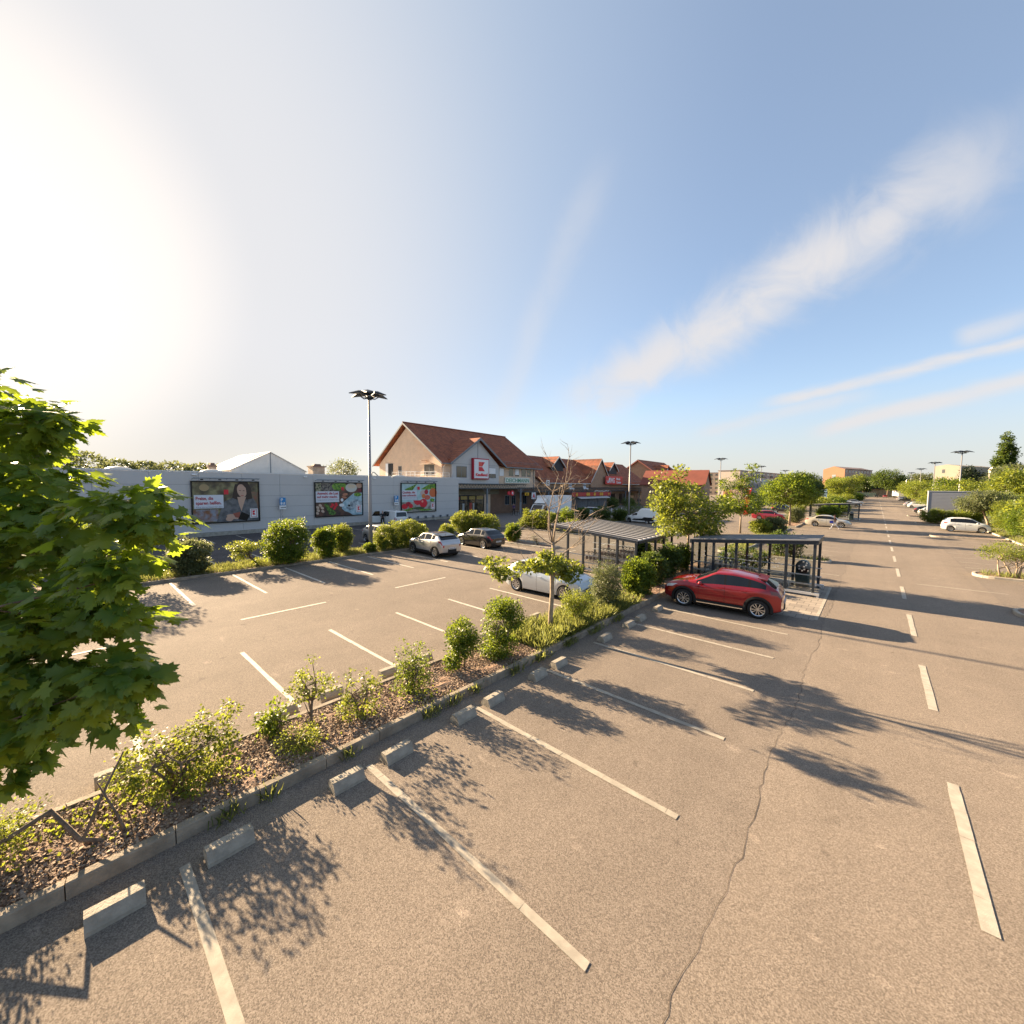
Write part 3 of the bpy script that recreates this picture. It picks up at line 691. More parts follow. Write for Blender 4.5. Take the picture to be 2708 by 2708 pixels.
# ------------------------------------------------ signs on the store
t = thing('store_sign', 'large upright red framed white sign box with a red angular emblem on the grey gable', 'sign', P0, BRZ)
MB().bbox(FX + 0.4, FX + 0.85, 34.33, 37.79, 5.63, 8.87, 0.02).build('box', REDD, t)
MB().box(FX + 0.86, FX + 0.89, 34.5, 37.62, 5.8, 8.70).build('face', SIGNW, t)
b = MB(); X = FX + 0.9
def py(pts, mi): b.prism(pts, 'x', X, X + 0.02, mi)
py([(35.42, 7.62), (36.1, 7.62), (36.1, 8.32), (35.42, 8.32)], 1)
py([(36.1, 7.62), (36.16, 7.62), (36.78, 8.32), (36.1, 8.32)], 0)
py([(35.42, 6.9), (36.78, 6.9), (36.16, 7.54), (35.42, 7.54)], 0)
b.build('emblem', [RED, RED2], t)
text('Kaufland', 0.62, RED, t, 'lettering', front_M(34.78, 6.14, FX + 0.9), 0.012, 0.028, width=2.6)
t = thing('shop_sign', 'long white shop sign with green DEICHMANN letters on the brick front', 'sign', P0, BRZ)
MB().bbox(FX + 0.02, FX + 0.25, 42.4, 49.1, 5.1, 6.08, 0.02).build('box', mat('sign_cream', (0.70, 0.70, 0.62), 0.4), t)
text('DEICHMANN', 0.92, mat('sign_green', (0.0, 0.22, 0.13), 0.4), t, 'lettering', front_M(42.62, 5.27, FX + 0.26), 0.01, 0.008, width=6.25)
t = thing('pharmacy_sign', 'small white sign with a red gothic A hanging under the arcade', 'sign', P0, BRZ)
MB().bbox(0.0, 0.12, 47.4, 48.5, 2.35, 3.5, 0.01).build('box', SIGNW, t)
text('A', 1.15, RED, t, 'lettering', front_M(47.55, 2.52, 0.13), 0.01, 0.035, width=0.8)
t = thing('post_sign', 'small yellow sign under the arcade beside the pharmacy sign', 'sign', P0, BRZ)
MB().bbox(0.0, 0.1, 45.5, 46.6, 3.0, 3.5, 0.01).build('box', mat('sign_yellow', (0.7, 0.38, 0.01), 0.4), t)
MB().ellipsoid((0.11, 45.85, 3.25), (0.02, 0.16, 0.14), 10).ellipsoid((0.11, 46.2, 3.25), (0.02, 0.12, 0.1), 10).build('emblem', BLACK, t)
t = thing('round_sign', 'red round lit sign and its twin hanging under the arcade', 'sign', P0, BRZ)
MB().cyl((0.0, 42.1, 3.45), (0.12, 42.1, 3.45), 0.42, n=20).cyl((0.0, 41.25, 3.45), (0.12, 41.25, 3.45), 0.32, n=20).build('disc', RED, t)
text('R', 0.6, SIGNW, t, 'lettering', front_M(41.95, 3.25, 0.13), 0.01, 0.02)

# ------------------------------------------------ arcade (pergola truss) along the store front
arc = thing('arcade_canopy', 'long dark steel trellis canopy along the store fronts on slim posts', 'canopy', P0, BRZ)
b = MB()
for (ya, yb, z) in ((30.3, 45.9, 4.9), (45.9, 104.5, 4.3)):
    for x in (0.05, -1.9):
        b.box(x - 0.05, x + 0.05, ya, yb, z - 0.1, z).box(x - 0.04, x + 0.04, ya, yb, z - 0.72, z - 0.62)
    y = ya
    while y < yb - 0.4:
        b.cyl((0.05, y, z - 0.65), (0.05, y + 0.3, z - 0.08), 0.025, n=4, cap=False).cyl((0.05, y + 0.3, z - 0.08), (0.05, y + 0.6, z - 0.65), 0.025, n=4, cap=False)
        b.box(-1.9, 0.05, y, y + 0.07, z - 0.02, z + 0.06); y += 0.6
b.build('truss', mat('truss_dark', (0.06, 0.068, 0.07), 0.5), arc)
b = MB(); b.box(-1.95, 0.0, 30.3, 45.9, 4.12, 4.16).box(-1.95, 0.0, 45.95, 104.5, 3.5, 3.54); b.build('soffit', mat('soffit', (0.10, 0.09, 0.07), 0.7), arc)
for y in (36.1, 44.3, 52.5, 60.7, 69, 77.2, 85.4, 93.6, 101.8):
    z = 4.2 if y < 45.9 else 3.6
    q = MB().box(-0.06, 0.16, y - 0.11, y + 0.11, 1.9, z).box(-0.08, 0.18, y - 0.13, y + 0.13, 0, 1.9, 1)
    for s in (-1, 1): q.cyl((0.05, y, z - 0.9), (0.05, y + s * 0.8, z), 0.03, n=5)
    q.build('post', [GREYTRIM, mat('post_grey', (0.3, 0.31, 0.32), 0.5)], arc)

# ------------------------------------------------ low wing with dormers
wing = thing('brick_wing', 'low brick shop wing with long red tile roof and small dormers', 'building', P0, BRZ)
b = MB(); b.prism([(FX, 0), (-16, 0), (-16, 5.4), (-9, 10.75), (FX, 5.4)], 'y', 51.05, 101.5); b.build('wall', BRICKD, wing)
gable_roof(wing, 52.25, 102.3, FX + 0.7, -16.7, 5.45, -9.0, 11.0, cut=(70.8, 79.8, FX - 0.1))
MB().box(FX + 0.55, FX + 0.78, 52.3, 70.3, 5.12, 5.3).build('gutter', LTRIM, wing); MB().box(FX + 0.55, FX + 0.78, 80.5, 102.3, 5.12, 5.3).build('gutter', LTRIM, wing)
for ya, yb in ((52.5, 70), (81, 102)):
    b = MB()
    for z in (5.85, 6.1): b.box(FX + 0.05, FX + 0.08, ya, yb, z, z + 0.03)
    for y in np.arange(ya, yb, 1.0): b.box(FX + 0.05, FX + 0.08, y, y + 0.03, 5.7, 6.12)
    b.build('snow_guard', GREYTRIM, wing)
def dormer(yc, hw, xf, z0, ze, zr, wall):
    d = MB(); d.prism([(yc - hw, z0), (yc + hw, z0), (yc + hw, ze), (yc, zr), (yc - hw, ze)], 'x', -9.0, xf); fixn(d.build('dormer_wall', wall, wing))
    d = MB(); o = 0.35; sl = (zr - ze) / hw; ye = hw + 0.45; zl = zr - sl * ye + 0.15; xr_ = -9.0 if zr > 10.9 else -9.0 + (10.95 - zr) * 1.3
    for s in (-1, 1):
        xb = -9.0 + (11.0 - zl) * 1.26 - 0.3
        d.add([(xf + o, yc, zr + .15), (xf + o, yc + s * ye, zl), (min(xb, xf), yc + s * ye, zl), (xr_ - .5, yc, zr + .15), (xf + o, yc, zr), (xf + o, yc + s * ye, zl - .15), (min(xb, xf), yc + s * ye, zl - .15), (xr_ - .5, yc, zr)], [(0, 1, 2, 3), (7, 6, 5, 4), (0, 4, 5, 1), (1, 5, 6, 2)])
    fixn(d.build('dormer_roof', TILE, wing))
    d = MB()
    for s in (-1, 1): d.add([(xf + o + .01, yc, zr + .14), (xf + o + .01, yc + s * ye, zl), (xf + o + .01, yc + s * ye, zl - .26), (xf + o + .01, yc, zr - .14), (xf + o + .07, yc, zr + .14), (xf + o + .07, yc + s * ye, zl), (xf + o + .07, yc + s * ye, zl - .26), (xf + o + .07, yc, zr - .14)], [(0, 1, 2, 3), (7, 6, 5, 4), (0, 4, 5, 1), (2, 6, 7, 3)])
    fixn(d.build('barge_board', LTRIM, wing))
dormer(62.3, 2.2, -4.6, 7.6, 8.9, 10.75, SLATE)
dormer(75.3, 4.3, FX + 0.4, 4.4, 6.0, 10.85, BRICKD)
dormer(87.6, 2.2, -4.6, 7.6, 8.9, 10.75, SLATE)
for y in np.arange(53, 101, 4.2):
    if not 70 < y < 81: MB().box(FX, FX + 0.03, y, y + 3.0, 4.45, 5.05).build('brick_panel', mat('pale_brick', (0.42, 0.26, 0.16), 0.8, var=0.15), wing)
for y in np.arange(53, 101, 5.5): window(wing, FX, y, y + 3.4, 0.3, 2.9, 3, frame=mat('brown_frame', (0.16, 0.08, 0.05), 0.6))
t = thing('shop_sign', 'red AWG sign board mounted on the canopy before the brick gable', 'sign', P0, BRZ)
MB().bbox(FX + 1.0, FX + 1.2, 76.6, 85.3, 5.15, 7.08, 0.02).build('box', mat('sign_coral', (0.62, 0.06, 0.05), 0.4), t)
text('AWG', 1.7, SIGNW, t, 'lettering', front_M(77.7, 5.5, FX + 1.21), 0.01, 0.05, width=3.3)
text('Mode\nCenter', 0.8, SIGNW, t, 'lettering', front_M(81.9, 6.2, FX + 1.21), 0.01, 0.03, width=2.6)
MB().tube([(FX + 1.22, 77.0, 6.0), (FX + 1.22, 77.3, 5.55), (FX + 1.22, 77.8, 5.6), (FX + 1.22, 78.6, 6.7)], 0.12, 6).build('swash', SIGNW, t)
t = thing('shop_sign', 'small white sign panel with a black ring emblem on a short pole above the canopy', 'sign', WL(0.3, 51.9, 0), BRZ)
MB().box(-0.04, 0.04, -0.5, 0.5, 4.75, 5.75).build('panel', SIGNW, t)
MB().lathe([(0.18, 0.05), (0.3, 0.05), (0.3, 0.07), (0.18, 0.07)], 16, 'x', 0, Matrix.Translation((0, 0, 5.28))).build('emblem', BLACK, t)
MB().cyl((0, 0, 4.3), (0, 0, 4.75), 0.03).build('pole', LTRIM, t)

# ------------------------------------------------ third brick house
h3 = thing('brick_house', 'brick gabled house with red tile roof at the far end of the shop row', 'building', P0, BRZ)
b = MB(); b.prism([(FX, 0), (-15.5, 0), (-15.5, 7.9), (-8.7, 12.6), (FX, 7.7)], 'y', 113, 134); b.build('wall', BRICKD, h3)
gable_roof(h3, 112.4, 135, FX + 0.8, -16.3, 7.75, -8.7, 13.05, cut=(114.4, 121.6, FX - 0.1))
barge(h3, 112.3, [(FX + 0.85, 7.72), (-8.7, 13.0), (-16.4, 7.72)], mat('red_barge', (0.35, 0.12, 0.09), 0.7), 0.4)
b = MB(); b.prism([(114.5, 0), (121.5, 0), (121.5, 7.7), (118, 11), (114.5, 7.7)], 'x', -6, FX + 0.5); fixn(b.build('front_gable', mat('front_white', (0.5, 0.5, 0.52), 0.6), h3))
b = MB()
for s in (-1, 1): b.add([(FX + 1.0, 118, 11.35), (FX + 1.0, 118 + s * 4.3, 7.7), (-2, 118 + s * 4.3, 7.7), (-9, 118, 11.35), (FX + 1, 118, 11.2), (FX + 1.0, 118 + s * 4.3, 7.55), (-2, 118 + s * 4.3, 7.55), (-9, 118, 11.2)], [(0, 1, 2, 3), (7, 6, 5, 4), (0, 4, 5, 1), (1, 5, 6, 2)])
fixn(b.build('roof', TILE, h3))
window(h3, FX + 0.5, 115.4, 117.2, 5.6, 7.5, 1); window(h3, FX + 0.5, 118.3, 120.4, 5.6, 7.5, 1)
h4 = thing('red_roof_house', 'long low house with plain red roof seen over the young trees', 'building', (-30.4, 106.5, 0), R_(-82))
b = MB(); b.prism([(0, 0), (9, 0), (9, 5.3), (4.5, 8.4), (0, 5.3)], 'y', 0, -14); fixn(b.build('wall', BRICKD, h4))
b = MB()
REDROOF = mat('plain_red_roof', (0.21, 0.055, 0.033), 0.8, var=0.12, vscale=0.5)
for xe in (-0.5, 9.5): b.add([(4.5, .4, 8.75), (xe, .4, 5.2), (xe, -14.4, 5.2), (4.5, -14.4, 8.75), (4.5, .4, 8.6), (xe, .4, 5.05), (xe, -14.4, 5.05), (4.5, -14.4, 8.6)], [(0, 1, 2, 3), (7, 6, 5, 4), (0, 4, 5, 1), (1, 5, 6, 2), (2, 6, 7, 3)])
fixn(b.build('roof', REDROOF, h4))


# ------------------------------------------------ posters on the hall
def poster(label, y0, y1, z0, z1):
    t = thing('wall_poster', label, 'poster', P0, BRZ)
    b = MB(); X = 0.05
    b.box(X, X + 0.16, y0, y0 + 0.09, z0, z1).box(X, X + 0.16, y1 - 0.09, y1, z0, z1).box(X, X + 0.16, y0 + 0.09, y1 - 0.09, z0, z0 + 0.09).box(X, X + 0.16, y0 + 0.09, y1 - 0.09, z1 - 0.09, z1)
    b.build('frame', BLACK, t)
    l = MB(); L_ = y1 - y0
    l.cyl((0.55, y0 + 0.1, z1 + 0.24), (0.55, y1 - 0.05, z1 + 0.24), 0.035, n=8)
    for i in range(5):
        yy = y0 + 0.12 + (L_ - 0.2) * i / 4; l.cyl((0.05, yy, z1 + 0.15), (0.55, yy, z1 + 0.24), 0.02, n=5)
    l.build('lamp_rail', GREYTRIM, t)
    for i in range(4):
        yy = y0 + (L_) * (i + 0.55) / 4; MB().bbox(0.42, 0.58, yy - 0.1, yy + 0.1, z1 + 0.06, z1 + 0.16, 0.02).build('spotlight', BLACK, t)
    return t


def picmat(name, c1, c2, sc, c3=None, det=3):
    m = bpy.data.materials.new(name); m.use_nodes = True; N = m.node_tree.nodes; L = m.node_tree.links; b = N['Principled BSDF']; b.inputs['Roughness'].default_value = 0.35
    tc = N.new('ShaderNodeTexCoord'); nz = N.new('ShaderNodeTexNoise'); nz.inputs['Scale'].default_value = sc; nz.inputs['Detail'].default_value = det; L.new(tc.outputs['Object'], nz.inputs['Vector'])
    r = N.new('ShaderNodeValToRGB'); e = r.color_ramp.elements; e[0].position = 0.36; e[0].color = (*c1, 1); e[1].position = 0.64; e[1].color = (*c2, 1)
    if c3: x = e.new(0.5); x.color = (*c3, 1)
    L.new(nz.outputs[0], r.inputs[0]); L.new(r.outputs[0], b.inputs['Base Color']); MATS[name] = m; return m


class Pic:
    """flat printed picture built of thin layers; coordinates 0..1 across, 0..1 up"""
    def __init__(s, t, y0, y1, z0, z1, bg):
        s.y0, s.y1, s.z0, s.z1 = y0 + 0.09, y1 - 0.09, z0 + 0.09, z1 - 0.09; s.k = 0; s.mb = MB(); s.mats = []; s.t = t
        s.poly([(0, 0), (1, 0), (1, 1), (0, 1)], bg)
    def mi(s, m):
        if m not in s.mats: s.mats.append(m)
        return s.mats.index(m)
    def poly(s, pts, m):
        s.k += 1; x = 0.10 + 0.0016 * s.k
        s.mb.poly([(x, s.y0 + (s.y1 - s.y0) * a, s.z0 + (s.z1 - s.z0) * c) for a, c in pts], s.mi(m))
    def ell(s, cx, cy, rx, ry, m, rot=0, n=18):
        s.poly([(cx + rx * math.cos(2 * math.pi * i / n) * math.cos(rot) - ry * math.sin(2 * math.pi * i / n) * math.sin(rot), cy + rx * math.cos(2 * math.pi * i / n) * math.sin(rot) + ry * math.sin(2 * math.pi * i / n) * math.cos(rot)) for i in range(n)], m)
    def rect(s, a, b_, c, d, m): s.poly([(a, c), (b_, c), (b_, d), (a, d)], m)
    def done(s): s.mb.build('picture', s.mats, s.t)
    def P(s, a, c): return (s.y0 + (s.y1 - s.y0) * a, s.z0 + (s.z1 - s.z0) * c)
    def badge(s, t):
        s.rect(0.855, 0.985, 0.07, 0.31, SIGNW); s.rect(0.872, 0.968, 0.09, 0.29, REDD); s.rect(0.88, 0.96, 0.10, 0.28, SIGNW)
        s.poly([(0.895, 0.205), (0.925, 0.205), (0.945, 0.26), (0.895, 0.26)], RED); s.poly([(0.895, 0.145), (0.945, 0.145), (0.925, 0.198), (0.895, 0.198)], RED)
    def caption(s, t, l1, l2, a, c, size, w1, w2, sub=None):
        x = 0.10 + 0.0016 * (s.k + 3)
        y, z = s.P(a, c); text(l1, size, REDD, t, 'lettering', front_M(y, z, x), 0.004, 0.008, width=w1)
        text(l2, size, REDD, t, 'lettering', front_M(y, z - size * 1.02, x), 0.004, 0.008, width=w2)
        g = mat('caption_grey', (0.36, 0.36, 0.4), 0.6)
        for i, sl in enumerate(sub or []):
            text(sl, size * 0.52, g, t, 'lettering', front_M(y, z - size * 1.75 - i * size * 0.62, x), 0.003, 0.0, width=None)


PAPER = mat('caption_panel', (0.62, 0.64, 0.70), 0.4)
# 1: woman with phone
t = poster('wide poster of a dark haired woman looking at her phone on the grey hall wall', -0.5, 4.72, 1.15, 4.92)
p = Pic(t, -0.5, 4.72, 1.15, 4.92, picmat('p_bg', (0.06, 0.045, 0.03), (0.26, 0.24, 0.12), 1.3, (0.13, 0.11, 0.055)))
p.rect(0, 0.36, 0.02, 0.32, picmat('p_blur', (0.25, 0.27, 0.33), (0.22, 0.09, 0.04), 2.2)); p.ell(0.17, 0.86, 0.07, 0.085, mat('p_disc', (0.36, 0.26, 0.13), 0.5)); p.rect(0.82, 1, 0.3, 0.75, picmat('p_red', (0.25, 0.09, 0.06), (0.14, 0.12, 0.07), 3))
hair = mat('p_hair', (0.035, 0.018, 0.012), 0.5); skin = mat('p_skin', (0.52, 0.33, 0.24), 0.5); jack = picmat('p_jacket', (0.07, 0.075, 0.085), (0.15, 0.155, 0.17), 3)
p.poly([(0.62, 0.3), (0.58, 0.6), (0.62, 0.9), (0.7, 1.0), (0.83, 1.0), (0.88, 0.85), (0.9, 0.6), (0.88, 0.3)], hair)
p.poly([(0.33, 0.0), (0.38, 0.2), (0.45, 0.5), (0.58, 0.6), (0.66, 0.55), (0.8, 0.55), (0.92, 0.58), (0.98, 0.4), (1.0, 0.15), (1.0, 0.0)], jack)
p.poly([(0.66, 0.62), (0.8, 0.62), (0.76, 0.45), (0.72, 0.25), (0.68, 0.45)], skin); p.ell(0.735, 0.78, 0.075, 0.17, skin, 0.1)
p.poly([(0.66, 0.95), (0.74, 1.0), (0.83, 0.95), (0.85, 0.7), (0.82, 0.5), (0.80, 0.85), (0.74, 0.95)], hair)
p.poly([(0.655, 0.95), (0.645, 0.7), (0.62, 0.55), (0.60, 0.75), (0.63, 0.95)], hair)
p.ell(0.705, 0.785, 0.018, 0.008, hair); p.ell(0.765, 0.78, 0.018, 0.008, hair); p.ell(0.74, 0.655, 0.024, 0.012, mat('p_lip', (0.45, 0.12, 0.1), 0.5))
p.ell(0.6, 0.12, 0.12, 0.06, skin, -0.3); p.ell(0.53, 0.07, 0.06, 0.06, skin); p.poly([(0.58, 0.2), (0.7, 0.24), (0.68, 0.08), (0.62, 0.1)], mat('p_box', (0.3, 0.08, 0.05), 0.4)); p.poly([(0.66, 0.05), (0.72, 0.24), (0.85, 0.14), (0.8, 0.0)], BLACK)
p.rect(0.02, 0.445, 0.35, 0.68, PAPER); p.rect(0.455, 0.525, 0.69, 0.81, RED); p.badge(t); p.done()
p.caption(t, 'Preise, die', 'sparen helfen.', 0.045, 0.56, 0.40, 1.25, 1.85, ['Klug gerechnet für den', 'günstigsten Einkauf.'])
# 2: fish and vegetables
t = poster('poster of fish, mushrooms and herbs on a dark table beside the lamp post', 9.9, 15.35, 1.17, 4.92)
p = Pic(t, 9.9, 15.35, 1.17, 4.92, picmat('p2_bg', (0.03, 0.02, 0.02), (0.14, 0.06, 0.04), 1.5))
p.rect(0, 0.4, 0.72, 1, picmat('p2_dark', (0.025, 0.02, 0.03), (0.25, 0.22, 0.18), 6)); p.rect(0.0, 0.12, 0.75, 1, picmat('p2_g', (0.02, 0.05, 0.01), (0.4, 0.36, 0.25), 6))
p.ell(0.5, 0.9, 0.16, 0.13, picmat('p2_green', (0.02, 0.10, 0.01), (0.22, 0.42, 0.04), 6)); p.ell(0.76, 0.86, 0.13, 0.14, mat('p2_dish', (0.55, 0.53, 0.47), 0.5)); p.ell(0.77, 0.9, 0.09, 0.06, mat('p2_cheese', (0.62, 0.5, 0.36), 0.5))
p.ell(0.94, 0.93, 0.07, 0.08, mat('p2_egg', (0.5, 0.3, 0.2), 0.5)); p.ell(0.95, 0.78, 0.05, 0.06, mat('p2_onion', (0.16, 0.02, 0.03), 0.5))
p.ell(0.62, 0.65, 0.06, 0.04, mat('p2_shallot', (0.45, 0.18, 0.1), 0.5), 0.3); p.ell(0.6, 0.56, 0.06, 0.03, MATS['p2_shallot'], -0.4); p.ell(0.55, 0.48, 0.03, 0.05, SIGNW)
for q in ((0.32, 0.28), (0.36, 0.33), (0.4, 0.27), (0.43, 0.32), (0.38, 0.22), (0.34, 0.35), (0.42, 0.37)): p.ell(*q, 0.028, 0.035, RED)
for q in ((0.04, 0.27), (0.05, 0.18), (0.13, 0.25), (0.14, 0.15), (0.03, 0.1), (0.09, 0.33)): p.ell(*q, 0.03, 0.045, mat('p2_mush', (0.55, 0.4, 0.3), 0.5), 0.4)
p.poly([(0.17, 0.36), (0.22, 0.38), (0.42, 0.08), (0.36, 0.02), (0.28, 0.04)], picmat('p2_chive', (0.02, 0.07, 0.01), (0.12, 0.25, 0.04), 5))
p.poly([(0.56, 0.4), (0.8, 0.68), (1, 0.7), (1, 0), (0.78, 0), (0.7, 0.08), (0.6, 0.13), (0.54, 0.22)], picmat('p2_ice', (0.22, 0.36, 0.42), (0.42, 0.56, 0.62), 2.5))
p.poly([(0.63, 0.22), (0.7, 0.4), (0.85, 0.5), (1, 0.42), (1, 0.32), (0.85, 0.22), (0.72, 0.15)], picmat('p2_fish', (0.12, 0.16, 0.2), (0.5, 0.58, 0.62), 3)); p.ell(0.7, 0.3, 0.03, 0.03, BLACK); p.ell(0.54, 0.32, 0.055, 0.05, SIGNW)
p.ell(0.9, 0.64, 0.09, 0.06, MATS['p2_green']); p.rect(0.005, 0.485, 0.42, 0.75, PAPER); p.rect(0.535, 0.595, 0.78, 0.88, RED); p.badge(t); p.done()
p.caption(t, 'Auswahl, die Lust', 'auf mehr macht.', 0.03, 0.655, 0.36, 2.3, 2.2, ['Ausgezeichnet günstig für jeden'])
# 3: tomatoes
t = poster('poster of red tomatoes and vegetables nearest the store entrance', 20.5, 26.05, 1.15, 4.95)
p = Pic(t, 20.5, 26.05, 1.15, 4.95, picmat('p3_bg', (0.32, 0.5, 0.52), (0.48, 0.62, 0.62), 1.5))
p.rect(0, 1, 0, 0.35, picmat('p3_wood', (0.2, 0.18, 0.14), (0.42, 0.4, 0.36), 2)); p.poly([(0.1, 0.8), (0.45, 1.0), (0.3, 0.74), (0.12, 0.75)], MATS['p2_green']); p.poly([(0.55, 0.8), (0.8, 0.98), (1, 1), (1, 0.82), (0.75, 0.78)], MATS['p2_green'])
p.ell(0.93, 0.67, 0.12, 0.17, mat('p3_or', (0.6, 0.14, 0.04), 0.5)); p.ell(0.63, 0.66, 0.09, 0.11, mat('p3_w', (0.55, 0.4, 0.35), 0.5)); p.ell(0.72, 0.7, 0.06, 0.09, REDD); p.ell(0.64, 0.55, 0.06, 0.08, mat('p3_o2', (0.65, 0.2, 0.04), 0.5)); p.ell(0.75, 0.5, 0.09, 0.09, mat('p3_t2', (0.6, 0.12, 0.07), 0.5))
p.poly([(0.33, 0.4), (0.55, 0.4), (0.55, 0.28), (0.46, 0.22), (0.38, 0.28)], RED); p.ell(0.63, 0.29, 0.115, 0.165, RED); p.ell(0.6, 0.36, 0.03, 0.04, mat('p3_hl', (0.75, 0.3, 0.25), 0.4)); p.ell(0.09, 0.2, 0.09, 0.09, RED); p.ell(0.19, 0.28, 0.07, 0.08, REDD); p.ell(0.26, 0.21, 0.06, 0.08, RED)
p.ell(0.9, 0.4, 0.07, 0.06, MATS['p2_green']); p.ell(0.2, 0.08, 0.16, 0.04, MATS['p2_green'], 0.3); p.ell(0.5, 0.12, 0.16, 0.05, mat('p3_cu', (0.05, 0.09, 0.03), 0.5)); p.ell(0.7, 0.05, 0.2, 0.03, MATS['p2_green'])
p.rect(0.005, 0.44, 0.43, 0.76, PAPER); p.rect(0.45, 0.52, 0.78, 0.89, RED); p.badge(t); p.done()
p.caption(t, 'Qualität, die', 'man schmeckt.', 0.025, 0.655, 0.36, 1.9, 2.15, ['Ausgesuchte Frische jeden Tag'])


def psign(lab, y, arrow):
    t = thing('parking_sign', lab, 'sign', WL(0.35, y, 0), BRZ)
    MB().cyl((0, 0, 0), (0, 0, 3.55), 0.035).build('pole', STEEL, t)
    MB().bbox(0.03, 0.09, -0.27, 0.27, 2.6, 3.35, 0.01).build('panel', mat('sign_blue', (0.02, 0.22, 0.52), 0.4), t)
    text('P', 0.42, SIGNW, t, 'lettering', front_M(-0.2, 2.98, 0.095), 0.004, 0.012)
    MB().box(0.092, 0.1, -0.2, -0.08, 2.66, 2.9).box(0.092, 0.1, -0.02, 0.06, 2.66, 2.86).box(0.092, 0.1, 0.1, 0.2, 2.66, 2.9).build('symbol', SIGNW, t)
    MB().bbox(0.03, 0.09, -0.31, 0.31, 2.2, 2.57, 0.01).build('arrow_panel', SIGNW, t)
    s = arrow; MB().box(0.092, 0.1, -0.2, 0.2, 2.36, 2.41).prism([(s * 0.2, 2.30), (s * 0.27, 2.385), (s * 0.2, 2.47)], 'x', 0.092, 0.1).build('arrow', BLACK, t)
psign('blue family parking sign with right arrow by the poster of the woman', 6.67, 1)
psign('blue wheelchair parking sign with left arrow left of the tomato poster', 19.68, -1)
# ================================================================ CARS
TYRE = mat('tyre', (0.012, 0.012, 0.013), 0.85)
ALLOY = mat('alloy', (0.55, 0.56, 0.58), 0.25, metal=0.9)
DARKRIM = mat('rim_dark', (0.02, 0.02, 0.022), 0.4)
CLAD = mat('cladding', (0.016, 0.016, 0.017), 0.6, spec=0.2)
LAMPG = mat('lamp_glass', (0.55, 0.56, 0.58), 0.08, spec=0.8)
TAIL = mat('tail_lamp', (0.34, 0.008, 0.008), 0.12, spec=0.8)
TAILD = mat('tail_lamp_dark', (0.10, 0.006, 0.006), 0.12, spec=0.8)
CHROME = mat('chrome', (0.7, 0.7, 0.7), 0.15, metal=1.0)
CARGLASS = mat('car_glass', (0.008, 0.010, 0.013), 0.06, spec=0.45)
NPLATE = mat('number_plate', (0.6, 0.6, 0.58), 0.4)


def paint(name, col, metal=0.35, rough=0.32): return mat('paint_' + name, col, rough, metal=metal, coat=1.0)


def interp(pts, x):
    if x <= pts[0][0]: return pts[0][1]
    for (a, b), (c, d) in zip(pts, pts[1:]):
        if x <= c:
            return b + (d - b) * (x - a) / (c - a)
    return pts[-1][1]


def smoothed(pts, x, k=0.05):
    return sum(interp(pts, x + d * k) for d in (-2, -1, 0, 1, 2)) / 5


